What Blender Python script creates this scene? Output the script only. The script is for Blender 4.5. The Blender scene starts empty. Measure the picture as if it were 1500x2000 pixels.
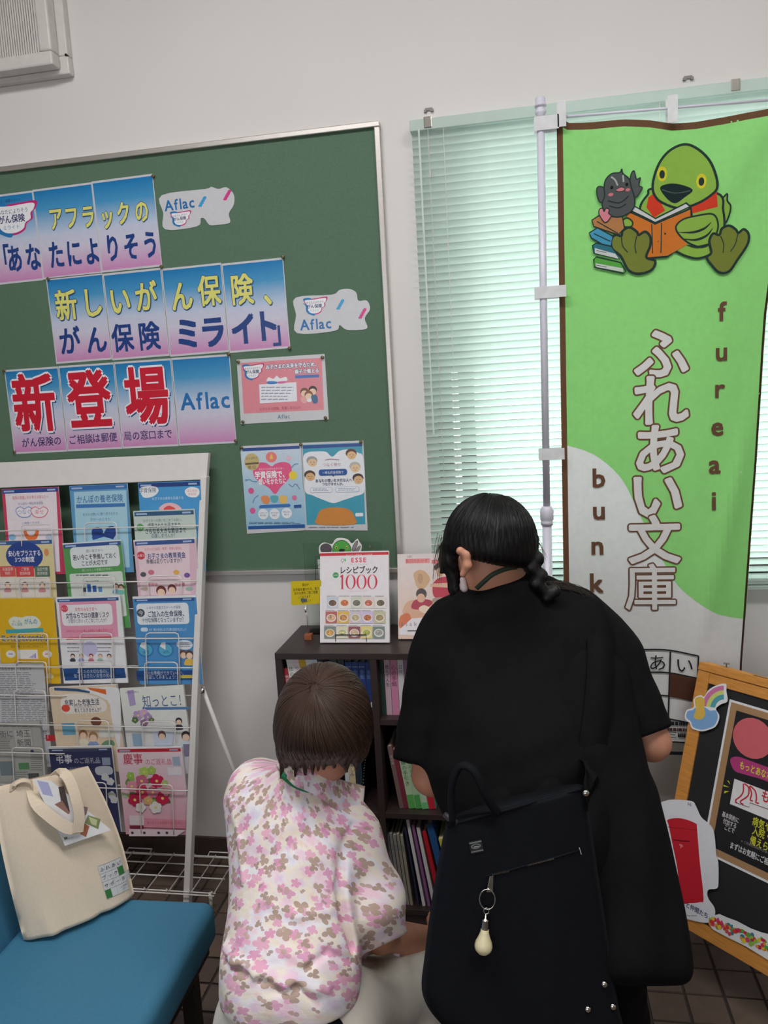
import bpy, bmesh, math, random
import numpy as np
from mathutils import Vector, Matrix
from mathutils.geometry import tessellate_polygon
rnd = random.Random(7)
SC = bpy.context.scene
COL = SC.collection

# ------------------------------------------------------------------ camera
FPX = 1500.0
CAM = np.array([0.0, -2.454, 1.6])
def cam_axes(yaw, pitch, roll):
    y, p, r = np.radians([yaw, pitch, roll])
    fwd = np.array([-np.sin(y)*np.cos(p), np.cos(y)*np.cos(p), -np.sin(p)])
    right = np.array([np.cos(y), np.sin(y), 0.]); up = np.cross(right, fwd)
    return np.cos(r)*right+np.sin(r)*up, -np.sin(r)*right+np.cos(r)*up, fwd
CR, CU, CF = cam_axes(10.2, 7.93, -3.2)
cd = bpy.data.cameras.new('camera'); cam = bpy.data.objects.new('camera', cd); COL.objects.link(cam)
cd.sensor_fit = 'VERTICAL'; cd.sensor_height = 36.0; cd.lens = 36.0*FPX/2000.0; cd.clip_start = 0.05
cam.matrix_world = Matrix(((CR[0], CU[0], -CF[0], CAM[0]), (CR[1], CU[1], -CF[1], CAM[1]), (CR[2], CU[2], -CF[2], CAM[2]), (0, 0, 0, 1)))
SC.camera = cam
# ------------------------------------------------------------------ world, light, exposure
SC.view_settings.view_transform = 'Standard'; SC.view_settings.look = 'None'
SC.view_settings.exposure = 0.06; SC.view_settings.gamma = 1.0; SC.view_settings.use_curve_mapping = False
wd = bpy.data.worlds.new('overcast_sky'); SC.world = wd; wd.use_nodes = True
nt = wd.node_tree; bg = nt.nodes['Background']
sk = nt.nodes.new('ShaderNodeTexSky'); sk.sky_type = 'PREETHAM'; sk.turbidity = 9.0; sk.sun_direction = (-0.3, -0.5, 0.8)
mx = nt.nodes.new('ShaderNodeMix'); mx.data_type = 'RGBA'; mx.inputs[0].default_value = 0.85
nt.links.new(sk.outputs[0], mx.inputs[6]); mx.inputs[7].default_value = (0.95, 1.0, 0.99, 1)
nt.links.new(mx.outputs[2], bg.inputs[0]); bg.inputs[1].default_value = 5.0
def area(name, loc, rot, sx, sy, power, col):
    l = bpy.data.lights.new(name, 'AREA'); l.shape = 'RECTANGLE'; l.size = sx; l.size_y = sy; l.energy = power; l.color = col
    o = bpy.data.objects.new(name, l); COL.objects.link(o); o.location = loc; o.rotation_euler = rot; return o
area('ceiling_lamp_light', (-0.8, -1.75, 3.52), (0, 0, 0), 1.3, 0.4, 31, (1.0, 0.985, 0.975))
area('ceiling_lamp_light', (1.0, -2.0, 3.52), (0, 0, 0), 1.3, 0.4, 30, (1.0, 0.985, 0.975))
area('back_window_light', (-0.8, -5.4, 1.9), (math.radians(90), 0, 0), 3.4, 1.7, 44, (0.95, 0.98, 1.0))

# ------------------------------------------------------------------ pixel of the 1500x2000 frame -> point of the room
def ray(px, py): return CF+(px-750)/FPX*CR-(py-1000)/FPX*CU
def X(px, py, x=None, y=None, z=None):
    d = ray(px, py)
    t = (x-CAM[0])/d[0] if x is not None else (y-CAM[1])/d[1] if y is not None else (z-CAM[2])/d[2]
    return CAM+d*t
def T(px, py, depth): return CAM+ray(px, py)*depth
def onplane(px, py, p0, n):
    d = ray(px, py); return CAM+d*(((p0-CAM)@n)/(d@n))

# ------------------------------------------------------------------ materials
def lin(c):
    return tuple(((v/255.0)/12.92 if v/255.0 <= 0.04045 else ((v/255.0+0.055)/1.055)**2.4) for v in c[:3])
MATS = {}
def mat(name, col, rough=0.6, metal=0.0, var=0.06, scale=40, bump=0.0, bscale=None, spec=0.5, stretch=(1, 1, 1), trans=0.0, coord='Object', sheen=0.0):
    if name in MATS: return MATS[name]
    m = bpy.data.materials.new(name); m.use_nodes = True; n = m.node_tree; b = n.nodes['Principled BSDF']
    c = lin(col)
    tc = n.nodes.new('ShaderNodeTexCoord'); mp = n.nodes.new('ShaderNodeMapping'); mp.inputs['Scale'].default_value = stretch
    n.links.new(tc.outputs[coord], mp.inputs[0])
    nz = n.nodes.new('ShaderNodeTexNoise'); nz.inputs['Scale'].default_value = scale; nz.inputs['Detail'].default_value = 4
    n.links.new(mp.outputs[0], nz.inputs['Vector'])
    cr = n.nodes.new('ShaderNodeValToRGB'); n.links.new(nz.outputs[0], cr.inputs[0])
    cr.color_ramp.elements[0].position = 0.3; cr.color_ramp.elements[1].position = 0.7
    cr.color_ramp.elements[0].color = tuple(max(0, v*(1-var)) for v in c)+(1,); cr.color_ramp.elements[1].color = tuple(min(1, v*(1+var)) for v in c)+(1,)
    n.links.new(cr.outputs[0], b.inputs['Base Color'])
    b.inputs['Roughness'].default_value = rough; b.inputs['Metallic'].default_value = metal
    b.inputs['Specular IOR Level'].default_value = spec
    if sheen: b.inputs['Sheen Weight'].default_value = sheen
    if bump:
        n2 = n.nodes.new('ShaderNodeTexNoise'); n2.inputs['Scale'].default_value = bscale or scale*3; n2.inputs['Detail'].default_value = 3
        n.links.new(mp.outputs[0], n2.inputs['Vector'])
        bp = n.nodes.new('ShaderNodeBump'); bp.inputs['Strength'].default_value = bump; bp.inputs['Distance'].default_value = 0.002
        n.links.new(n2.outputs[0], bp.inputs['Height']); n.links.new(bp.outputs[0], b.inputs['Normal'])
    if trans:
        tr = n.nodes.new('ShaderNodeBsdfTranslucent'); n.links.new(cr.outputs[0], tr.inputs[0])
        ms = n.nodes.new('ShaderNodeMixShader'); ms.inputs[0].default_value = trans
        n.links.new(b.outputs[0], ms.inputs[1]); n.links.new(tr.outputs[0], ms.inputs[2])
        n.links.new(ms.outputs[0], n.nodes['Material Output'].inputs[0])
    MATS[name] = m; return m
def inkmat(name, rough, trans=0.0, weave=0.0, spec=0.5):
    m = bpy.data.materials.new(name); m.use_nodes = True; n = m.node_tree; b = n.nodes['Principled BSDF']
    a = n.nodes.new('ShaderNodeAttribute'); a.attribute_name = 'Col'
    nz = n.nodes.new('ShaderNodeTexNoise'); nz.inputs['Scale'].default_value = 60; nz.inputs['Detail'].default_value = 3
    tc = n.nodes.new('ShaderNodeTexCoord'); n.links.new(tc.outputs['Object'], nz.inputs['Vector'])
    mr = n.nodes.new('ShaderNodeMapRange'); mr.inputs[3].default_value = 0.93; mr.inputs[4].default_value = 1.05; n.links.new(nz.outputs[0], mr.inputs[0])
    vm = n.nodes.new('ShaderNodeVectorMath'); vm.operation = 'SCALE'; n.links.new(a.outputs['Color'], vm.inputs[0]); n.links.new(mr.outputs[0], vm.inputs['Scale'])
    n.links.new(vm.outputs[0], b.inputs['Base Color']); b.inputs['Roughness'].default_value = rough; b.inputs['Specular IOR Level'].default_value = spec
    if weave:
        wv = n.nodes.new('ShaderNodeTexNoise'); wv.inputs['Scale'].default_value = 500; n.links.new(tc.outputs['Object'], wv.inputs['Vector'])
        bp = n.nodes.new('ShaderNodeBump'); bp.inputs['Strength'].default_value = weave; bp.inputs['Distance'].default_value = 0.0008
        n.links.new(wv.outputs[0], bp.inputs['Height']); n.links.new(bp.outputs[0], b.inputs['Normal'])
    if trans:
        tr = n.nodes.new('ShaderNodeBsdfTranslucent'); n.links.new(vm.outputs[0], tr.inputs[0])
        ms = n.nodes.new('ShaderNodeMixShader'); ms.inputs[0].default_value = trans
        n.links.new(b.outputs[0], ms.inputs[1]); n.links.new(tr.outputs[0], ms.inputs[2]); n.links.new(ms.outputs[0], n.nodes['Material Output'].inputs[0])
    return m
INK = inkmat('printed_paper', 0.55); GLOSS = inkmat('laminated_print', 0.28, spec=0.5)
CLOTHINK = inkmat('printed_banner_cloth', 0.75, trans=0.30, weave=0.3, spec=0.2); CANVASINK = inkmat('printed_canvas', 0.85, weave=0.4, spec=0.1)
M_wall = mat('painted_plaster', (221, 217, 215), 0.7, var=0.012, scale=3, bump=0.12, bscale=90)
M_alu = mat('brushed_aluminium', (196, 190, 186), 0.38, 0.75, var=0.05, scale=30, stretch=(1, 1, 12))
M_felt = mat('green_board_cloth', (88, 116, 95), 0.85, var=0.07, scale=220, bump=0.25, bscale=600)
M_base = mat('dark_brown_vinyl', (74, 60, 55), 0.5, var=0.1)
M_white = mat('white_enamel', (226, 222, 219), 0.35, var=0.02)
M_offw = mat('offwhite_plastic', (204, 200, 196), 0.45, var=0.03)
M_dark = mat('dark_espresso_laminate', (52, 41, 39), 0.42, var=0.16, scale=14, stretch=(1, 1, 14), bump=0.08)
M_blk = mat('black_metal', (22, 21, 22), 0.35, 0.5)
M_chrome = mat('chrome', (225, 222, 215), 0.15, 1.0, var=0.02)
M_wood = mat('varnished_pine', (205, 140, 66), 0.45, var=0.16, scale=12, stretch=(2, 2, 26), bump=0.08)

# ------------------------------------------------------------------ mesh helpers
class MB:
    def __init__(s): s.v = []; s.f = []; s.m = []
    def add(s, vs, fs, mi=0):
        k = len(s.v); s.v += [tuple(float(c) for c in p) for p in vs]; s.f += [tuple(i+k for i in f) for f in fs]; s.m += [mi]*len(fs); return s
    def box(s, lo, hi, mi=0, mtx=None):
        x0, y0, z0 = lo; x1, y1, z1 = hi
        vs = [(x0, y0, z0), (x1, y0, z0), (x1, y1, z0), (x0, y1, z0), (x0, y0, z1), (x1, y0, z1), (x1, y1, z1), (x0, y1, z1)]
        if mtx is not None: vs = [tuple(mtx @ Vector(p)) for p in vs]
        return s.add(vs, [(3, 2, 1, 0), (4, 5, 6, 7), (0, 1, 5, 4), (1, 2, 6, 5), (2, 3, 7, 6), (3, 0, 4, 7)], mi)
    def hexa(s, a, b, mi=0):          # two matching quads (bottom, top rings)
        vs = list(a)+list(b); n = len(a)
        return s.add(vs, [tuple(range(n))[::-1], tuple(range(n, 2*n))]+[(i, (i+1) % n, (i+1) % n+n, i+n) for i in range(n)], mi)
    def tube(s, pts, r, seg=8, mi=0, closed=False, flat=1.0, caps=True):
        pts = [Vector([float(c) for c in p]) for p in pts]; n = len(pts); rs = r if hasattr(r, '__len__') else [r]*n
        tang = []
        for i in range(n):
            a = pts[(i-1) % n] if closed or i > 0 else pts[i]; b = pts[(i+1) % n] if closed or i < n-1 else pts[i]
            tang.append((b-a).normalized())
        ref = Vector((0, 0, 1)) if abs(tang[0].z) < 0.9 else Vector((1, 0, 0))
        u = tang[0].cross(ref).normalized(); vs = []
        for i in range(n):
            u = (u-tang[i]*u.dot(tang[i])).normalized(); w = tang[i].cross(u)
            for k in range(seg):
                a = 2*math.pi*k/seg; vs.append(pts[i]+(u*math.cos(a)+w*math.sin(a)*flat)*rs[i])
        fs = []
        for i in range(n if closed else n-1):
            for k in range(seg):
                j = (i+1) % n; fs.append((i*seg+k, i*seg+(k+1) % seg, j*seg+(k+1) % seg, j*seg+k))
        if not closed and caps: fs += [tuple(range(seg))[::-1], tuple((n-1)*seg+k for k in range(seg))]
        return s.add(vs, fs, mi)
    def lathe(s, axis0, axis1, prof, seg=20, mi=0):   # prof: (t along axis 0..1, radius)
        a = Vector([float(c) for c in axis0]); b = Vector([float(c) for c in axis1])
        pts = [a+(b-a)*t for t, r in prof]; d = (b-a).normalized()
        ref = Vector((1, 0, 0)) if abs(d.x) < 0.9 else Vector((0, 1, 0)); u = d.cross(ref).normalized(); w = d.cross(u); vs = []
        for p, (t, r) in zip(pts, prof):
            for k in range(seg):
                an = 2*math.pi*k/seg; vs.append(p+(u*math.cos(an)+w*math.sin(an))*r)
        n = len(prof); fs = [(i*seg+k, i*seg+(k+1) % seg, (i+1)*seg+(k+1) % seg, (i+1)*seg+k) for i in range(n-1) for k in range(seg)]
        fs += [tuple(range(seg))[::-1], tuple((n-1)*seg+k for k in range(seg))]
        return s.add(vs, fs, mi)
    def build(s, name, mats, parent=None, smooth=False, bevel=0.0, loc=None, normals=True, bseg=2):
        me = bpy.data.meshes.new(name); me.from_pydata(s.v, [], s.f)
        for m in (mats if isinstance(mats, (list, tuple)) else [mats]): me.materials.append(m)
        me.polygons.foreach_set('material_index', s.m)
        if normals or bevel:
            bm = bmesh.new(); bm.from_mesh(me)
            if bevel: bmesh.ops.bevel(bm, geom=list(bm.edges), offset=bevel, segments=bseg, affect='EDGES', profile=0.5, clamp_overlap=True)
            bmesh.ops.recalc_face_normals(bm, faces=bm.faces); bm.to_mesh(me); bm.free()
        if smooth: me.polygons.foreach_set('use_smooth', [True]*len(me.polygons))
        return link(name, me, parent, loc)
def link(name, me, parent=None, loc=None):
    o = bpy.data.objects.new(name, me); COL.objects.link(o)
    if parent is not None:
        o.parent = parent; o.matrix_parent_inverse = WM[parent.name].inverted()
        WM[o.name] = Matrix.Identity(4)
    else: WM[o.name] = Matrix.Identity(4)
    if loc is not None: o.location = loc; WM[o.name] = Matrix.Translation(Vector([float(c) for c in loc]))
    return o
WM = {}
def empty(name, loc):
    o = bpy.data.objects.new(name, None); COL.objects.link(o); o.location = [float(c) for c in loc]; o.empty_display_size = 0.05
    WM[o.name] = Matrix.Translation(o.location); return o
def tag(o, label=None, cat=None, group=None, kind=None):
    if label: o['label'] = label
    if cat: o['category'] = cat
    if group: o['group'] = group
    if kind: o['kind'] = kind
    return o
def thing(name, loc, label, cat, group=None): return tag(empty(name, loc), label, cat, group)
def V3(p): return Vector([float(c) for c in p])

# ------------------------------------------------------------------ flat print (real coloured faces on the sheet)
GC = {}
def glyph(ch):
    if ch in GC: return GC[ch]
    c = bpy.data.curves.new('t', 'FONT'); c.body = ch; c.size = 1; c.resolution_u = 2
    o = bpy.data.objects.new('t', c); COL.objects.link(o); dg = bpy.context.evaluated_depsgraph_get()
    m = bpy.data.meshes.new_from_object(o.evaluated_get(dg)); m.calc_loop_triangles()
    vs = [(v.co.x, v.co.y) for v in m.vertices]; fs = [tuple(t.vertices) for t in m.loop_triangles]
    wide = ord(ch) > 0x2000
    adv = 1.0 if wide else (max([v[0] for v in vs])+0.09 if vs else 0.35)
    bpy.data.objects.remove(o); bpy.data.meshes.remove(m); bpy.data.curves.remove(c)
    GC[ch] = (vs, fs, adv); return GC[ch]
STEP = 0.00003
def gridded(fn, cut):      # sheet height sampled on the cut grid and interpolated, so that stacked layers follow the same facets
    def g(a, b):
        i, j = np.floor(a/cut[0]), np.floor(b/cut[1]); s, t = a/cut[0]-i, b/cut[1]-j; f = lambda p, q: fn((i+p)*cut[0], (j+q)*cut[1])
        return (1-t)*((1-s)*f(0, 0)+s*f(1, 0))+t*((1-s)*f(0, 1)+s*f(1, 1))
    return g
class Print:
    """shapes are given in picture pixels of a zoomed crop (x0, y0, scale) and laid on a real plane"""
    def __init__(s, p0, U, V, crop=(0, 0, 1)):
        s.p0 = np.array(p0, float); s.U = np.array(U, float)/np.linalg.norm(U)
        V = np.array(V, float); V = V-s.U*(V@s.U); s.V = V/np.linalg.norm(V); s.N = np.cross(s.U, s.V); s.crop = crop
        s.v = []; s.f = []; s.c = []; s.k = 1
    step = STEP
    def L(s, p):
        q = onplane(s.crop[0]+p[0]*s.crop[2], s.crop[1]+p[1]*s.crop[2], s.p0, s.N)-s.p0; return (q@s.U, q@s.V)
    def raw(s, pts, fs, cols, n=None):
        n = s.k*s.step if n is None else n; k = len(s.v); s.v += [(a, b, n) for a, b in pts]; s.f += [tuple(i+k for i in f) for f in fs]
        s.c += cols if isinstance(cols, list) else [cols]*len(pts)
    def lpoly(s, pts, col, cols=None):          # local metres
        tr = tessellate_polygon([[Vector((a, b, 0)) for a, b in pts]]); s.raw(pts, tr, [lin(c) for c in cols] if cols else lin(col)); s.k += 1
    def poly(s, pts, col, cols=None): s.lpoly([s.L(p) for p in pts], col, cols)
    def lrect(s, a0, b0, a1, b1, col, col2=None, cut=1):
        for i in range(cut):
            t0, t1 = i/cut, (i+1)/cut; y0, y1 = b0+(b1-b0)*t0, b0+(b1-b0)*t1
            if col2: 
                mixc = lambda t: tuple(x+(y-x)*t for x, y in zip(lin(col), lin(col2)))
                cc = [mixc(t0), mixc(t0), mixc(t1), mixc(t1)]
            else: cc = lin(col)
            s.raw([(a0, y0), (a1, y0), (a1, y1), (a0, y1)], [(0, 1, 2, 3)], cc)
        s.k += 1
    def rect(s, x0, y0, x1, y1, col, col2=None):   # crop pixels; col at bottom, col2 at top
        a0, b0 = s.L((x0, (y0+y1)/2)); a1, _ = s.L((x1, (y0+y1)/2)); _, t = s.L(((x0+x1)/2, y0)); _, b = s.L(((x0+x1)/2, y1))
        s.lrect(a0, b, a1, t, col, col2)
    def ell(s, cx, cy, rx, ry, col, n=22, rot=0, a0=0, a1=360):
        c = s.L((cx, cy)); r = s.L((cx+rx, cy)); t = s.L((cx, cy-ry)); A = math.dist(c, r); B = math.dist(c, t); ro = math.radians(rot)
        pts = []
        for i in range(n if a1-a0 == 360 else n+1):
            a = math.radians(a0+(a1-a0)*i/n); x, y = A*math.cos(a), B*math.sin(a); pts.append((c[0]+x*math.cos(ro)-y*math.sin(ro), c[1]+x*math.sin(ro)+y*math.cos(ro)))
        s.lpoly(pts, col)
    def rrect(s, x0, y0, x1, y1, r, col):
        a0, b0 = s.L((x0, (y0+y1)/2)); a1, _ = s.L((x1, (y0+y1)/2)); _, t = s.L(((x0+x1)/2, y0)); _, b = s.L(((x0+x1)/2, y1)); R = math.dist(s.L((x0, y0)), s.L((x0+r, y0)))
        pts = []
        for cx, cy, q in ((a1-R, t-R, 0), (a0+R, t-R, 90), (a0+R, b+R, 180), (a1-R, b+R, 270)):
            for k in range(5): a = math.radians(q+k*22.5); pts.append((cx+R*math.cos(a), cy+R*math.sin(a)))
        s.lpoly(pts, col)
    def line(s, pts, w, col, closed=False, taper=False, smooth=0):
        P = [s.L(p) for p in pts]; W = abs(s.L((pts[0][0]+w, pts[0][1]))[0]-P[0][0])/2
        if smooth: P = catmull(P, smooth, closed)
        n = len(P); vs = []; fs = []
        for i in range(n):
            a = P[(i-1) % n] if closed or i else P[i]; b = P[(i+1) % n] if closed or i < n-1 else P[i]
            d = (b[0]-a[0], b[1]-a[1]); l = math.hypot(*d) or 1; nx, ny = -d[1]/l, d[0]/l
            ww = W*(1 if not taper else max(0.12, math.sin(math.pi*(i+0.3)/(n-0.4))))
            vs += [(P[i][0]+nx*ww, P[i][1]+ny*ww), (P[i][0]-nx*ww, P[i][1]-ny*ww)]
        for i in range(n if closed else n-1): j = (i+1) % n; fs.append((2*i+1, 2*j+1, 2*j, 2*i))
        s.raw(vs, fs, lin(col)); s.k += 1
    def blob(s, pts, col, ol=None, w=4, k=6):       # smooth closed outline, filled and stroked
        P = catmull([s.L(p) for p in pts], k, True); s.lpoly(P, col)
        if ol: s.line(pts, w, ol, True, smooth=k)
    def text(s, st, cx, cy, h, col, ws=1.0, sp=1.0, bold=0.0, ol=None, olw=0.08, rot=0.0, shadow=None, vert=False, vsp=1.05, slant=0.0, nb=4, no=10):
        c = s.L((cx, cy)); H = abs(s.L((cx, cy-h/2))[1]-s.L((cx, cy+h/2))[1]); ro = math.radians(rot)
        gl = [glyph(ch) if ch != ' ' else ([], [], 0.4) for ch in st]; tot = sum(g[2] for g in gl)*sp*ws*H
        passes = []
        if shadow: passes.append((shadow[0], [(shadow[1], -shadow[1])]+[(shadow[1]+olw*math.cos(a), -shadow[1]+olw*math.sin(a)) for a in [i*math.pi/3 for i in range(6)]]))
        if ol: passes.append((ol, [(olw*math.cos(i*2*math.pi/no), olw*math.sin(i*2*math.pi/no)) for i in range(no)]))
        passes.append((col, [(0, 0)]+([(bold*math.cos(i*2*math.pi/nb+0.78), bold*math.sin(i*2*math.pi/nb+0.78)) for i in range(nb)] if bold else [])))
        for colr, sh in passes:
            for dx, dy in sh:
                a = -tot/2
                for i, (vs, fs, adv) in enumerate(gl):
                    if vert: ax = -0.5*ws*H; by = (len(st)/2-i-0.5)*vsp*H-0.38*H
                    else: ax = a+(sp-1)*adv*ws*H/2; by = -0.38*H
                    pts = []
                    for x, y in vs:
                        X_, Y_ = ax+(x+dx+slant*y)*ws*H, by+(y+dy)*H; pts.append((c[0]+X_*math.cos(ro)-Y_*math.sin(ro), c[1]+X_*math.sin(ro)+Y_*math.cos(ro)))
                    s.raw(pts, fs, lin(colr)); a += adv*sp*ws*H
                s.k += 0.15
            s.k += 0.6
    def scrib(s, x0, y0, x1, y1, n, w, col, seed=0):    # small body copy too small to read: short dashes
        r = random.Random(seed+int(x0*7+y0)); 
        for i in range(n):
            y = y0+(y1-y0)*(i+0.5)/n; x = x0; e = x1-(x1-x0)*r.random()*0.25
            while x < e:
                l = (x1-x0)*(0.05+0.12*r.random()); s.rect(x, y-w/2, min(x+l, e), y+w/2, col); s.k -= 1; x += l*1.22
        s.k += 1
    def build(s, name, material, parent=None, warp=None, cut=None, back=None, loc=None, base=0.0):
        vs, fs, cs = list(s.v), list(s.f), list(s.c)
        if back:    # (outline in local metres, thickness, colour): a closed sheet under the print
            pts, th, bc = back; n = len(pts); k = len(vs); vs += [(a, b, base) for a, b in pts]+[(a, b, base-th) for a, b in pts]
            tr = tessellate_polygon([[Vector((a, b, 0)) for a, b in pts]])
            fs += [tuple(k+i for i in t) for t in tr]+[tuple(k+n+i for i in t)[::-1] for t in tr]+[(k+i, k+n+i, k+n+(i+1) % n, k+(i+1) % n) for i in range(n)]
            cs += [lin(bc)]*(2*n)
        me = bpy.data.meshes.new(name); me.from_pydata(vs, [], fs)
        at = me.color_attributes.new('Col', 'FLOAT_COLOR', 'POINT'); at.data.foreach_set('color', np.array([tuple(c)+(1.0,) for c in cs], dtype=np.float32).ravel())
        if cut:
            bm = bmesh.new(); bm.from_mesh(me)
            for ax in (0, 1):
                lo = min(v.co[ax] for v in bm.verts); hi = max(v.co[ax] for v in bm.verts); x = math.ceil(lo/cut[ax]+1e-6)*cut[ax]
                while x < hi-1e-4:
                    no = Vector((1, 0, 0)) if ax == 0 else Vector((0, 1, 0)); co = Vector((x, 0, 0)) if ax == 0 else Vector((0, x, 0))
                    bmesh.ops.bisect_plane(bm, geom=bm.verts[:]+bm.edges[:]+bm.faces[:], plane_co=co, plane_no=no, dist=1e-7); x += cut[ax]
            bm.to_mesh(me); bm.free()
        n = len(me.vertices); co = np.empty(n*3, dtype=np.float64); me.vertices.foreach_get('co', co); co = co.reshape(-1, 3)
        if warp is not None: W = warp(co)
        else: W = s.p0+co[:, :1]*s.U+co[:, 1:2]*s.V+co[:, 2:3]*s.N
        me.vertices.foreach_set('co', W.astype(np.float32).ravel()); me.materials.append(material); me.update()
        return link(name, me, parent, loc)
def catmull(P, k, closed):
    n = len(P); out = []
    for i in range(n if closed else n-1):
        p0 = P[(i-1) % n] if closed or i else P[i]; p1 = P[i]; p2 = P[(i+1) % n]; p3 = P[(i+2) % n] if closed or i < n-2 else p2
        for j in range(k):
            t = j/k; out.append(tuple(0.5*((2*b)+(-a+c)*t+(2*a-5*b+4*c-d)*t*t+(-a+3*b-3*c+d)*t**3) for a, b, c, d in zip(p0, p1, p2, p3)))
    if not closed: out.append(tuple(P[-1]))
    return out
# ------------------------------------------------------------------ room shell
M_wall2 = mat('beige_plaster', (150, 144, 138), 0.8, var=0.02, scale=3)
M_ceil = mat('ceiling_board', (190, 186, 180), 0.8, var=0.02, scale=8)
RX0, RX1, RY0, CZ = -2.6, 2.2, -5.6, 3.6
WX0, WX1, WZ0, WZ1 = -0.262, 1.55, 1.03, 2.40
m = MB()
m.box((RX0-.15, 0, 0), (WX0, .18, CZ)); m.box((WX1, 0, 0), (RX1+.15, .18, CZ)); m.box((WX0, 0, 0), (WX1, .18, WZ0)); m.box((WX0, 0, WZ1), (WX1, .18, CZ))
tag(m.build('wall_back', M_wall), kind='structure')
tag(MB().box((RX0-.15, RY0, 0), (RX0, 0, CZ)).build('wall_left', M_wall2), kind='structure')
tag(MB().box((RX1, RY0, 0), (RX1+.15, 0, CZ)).build('wall_right', M_wall2), kind='structure')
tag(MB().box((RX0-.15, RY0-.15, 0), (RX1+.15, RY0, CZ)).build('wall_front', M_wall2), kind='structure')
tag(MB().box((RX0-.15, RY0-.15, CZ), (RX1+.15, .18, CZ+.12)).build('ceiling', M_ceil), kind='structure')
tag(MB().box((RX0, -.012, 0), (RX1, 0, .078)).build('baseboard_back', M_base), kind='structure')
tag(MB().box((RX0, RY0, 0), (RX0+.012, -.012, .078)).build('baseboard_left', M_base), kind='structure')
# floor: 10 cm stoneware tiles, dark joints
M_grout = mat('dark_grout', (52, 44, 41), 0.9)
M_tiles = [mat('brown_stoneware_'+n, c, 0.5, var=0.13, scale=25, bump=0.15) for n, c in (('a', (92, 76, 68)), ('b', (87, 72, 65)), ('c', (98, 81, 71)), ('d', (83, 69, 62)))]
fl = tag(MB().box((RX0-.15, RY0-.15, -.12), (RX1+.15, .18, -.004)).build('floor', M_grout), kind='structure')
tmesh = []
for k, mt in enumerate(M_tiles):
    b = MB(); h = .0472; b.hexa([(-h, -h, -.006), (h, -h, -.006), (h, h, -.006), (-h, h, -.006)], [(-h+.0015, -h+.0015, 0), (h-.0015, -h+.0015, 0), (h-.0015, h-.0015, 0), (-h+.0015, h-.0015, 0)])
    o = b.build('tile', mt); tmesh.append(o.data); bpy.data.objects.remove(o)
rest = [MB() for _ in M_tiles]; cnt = 0
def seen_tile(x, y):
    return (-1.62 < x < -.62 and -.36 < y) or (-.85 < x < -.55 and -1.0 < y <= -.36) or (.12 < x < .95 and -1.0 < y < -.1 and x < .35-y*.9) or (-.45 < x < .1 and -.5 < y < -.3)
for i in range(int((RX1-RX0)/.1)+1):
    for j in range(int(-RY0/.1)+1):
        x = RX0+.041+i*.1; y = -.058-j*.1+(.004)
        if x > RX1-.04 or y < RY0+.04: continue
        k = rnd.randrange(4)
        if seen_tile(x, y) and cnt < 290:
            o = bpy.data.objects.new('tile', tmesh[k]); COL.objects.link(o); o.parent = fl; o.location = (x, y, rnd.uniform(-.0005, .0004)); cnt += 1
        else:
            h = .0457; rest[k].add([(x-h, y-h, 0), (x+h, y-h, 0), (x+h, y+h, 0), (x-h, y+h, 0)], [(0, 1, 2, 3)])
for k, b in enumerate(rest): tag(b.build('tile_field', M_tiles[k], fl, normals=False), kind='stuff')
# ceiling lamps (out of frame, they light the room)
M_tube = bpy.data.materials.new('lamp_diffuser'); M_tube.use_nodes = True
M_tube.node_tree.nodes['Principled BSDF'].inputs['Emission Color'].default_value = (1, .97, .93, 1); M_tube.node_tree.nodes['Principled BSDF'].inputs['Emission Strength'].default_value = 3
for lx, ly, w in ((-.8, -1.75, 'left'), (1.0, -2.0, 'right')):
    t = thing('ceiling_lamp', (lx, ly, CZ), 'white ceiling lamp on the %s with long diffuser' % w, 'lamp')
    MB().box((lx-.68, ly-.24, CZ-.07), (lx+.68, ly+.24, CZ)).build('housing', M_white, t)
    MB().box((lx-.65, ly-.2, CZ-.078), (lx+.65, ly+.2, CZ-.07)).build('diffuser', M_tube, t)
# window
M_glass = bpy.data.materials.new('window_glass'); M_glass.use_nodes = True; b_ = M_glass.node_tree.nodes['Principled BSDF']
b_.inputs['Transmission Weight'].default_value = 1; b_.inputs['Roughness'].default_value = 0.0; b_.inputs['IOR'].default_value = 1.01; b_.inputs['Base Color'].default_value = (.93, 1, .97, 1)
M_winfr = mat('dark_bronze_aluminium', (96, 84, 78), 0.4, 0.4)
m = MB()
for x in (WX0+.0, .42, 1.06): m.box((x, .09, WZ0), (x+.05, .13, WZ1))
m.box((WX1-.05, .09, WZ0), (WX1, .13, WZ1)); m.box((WX0, .09, WZ0), (WX1, .13, WZ0+.04)); m.box((WX0, .09, WZ1-.04), (WX1, .13, WZ1)); m.box((WX0+.075, .07, WZ0), (WX0+.125, .1, WZ1))
w = tag(m.build('window_1', M_winfr), kind='structure')
for a, b in ((WX0+.05, .42), (.47, 1.06), (1.11, WX1-.05)): MB().box((a, .107, WZ0+.04), (b, .112, WZ1-.04)).build('pane', M_glass, w)
MB().box((WX0, .0, WZ0-.012), (WX1, .09, WZ0)).build('window_sill', M_white, w)
M_out = mat('pale_pavement', (186, 188, 184), 0.9); M_eave = mat('eave_board', (150, 152, 146), 0.8)
tag(MB().box((-8, .3, -.3), (8, 14, -.12)).build('trim_pavement_outside', M_out), kind='structure')
tag(MB().box((-3, .18, 2.46), (4, .95, 2.56)).build('trim_eave_outside', M_eave), kind='structure')
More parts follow.
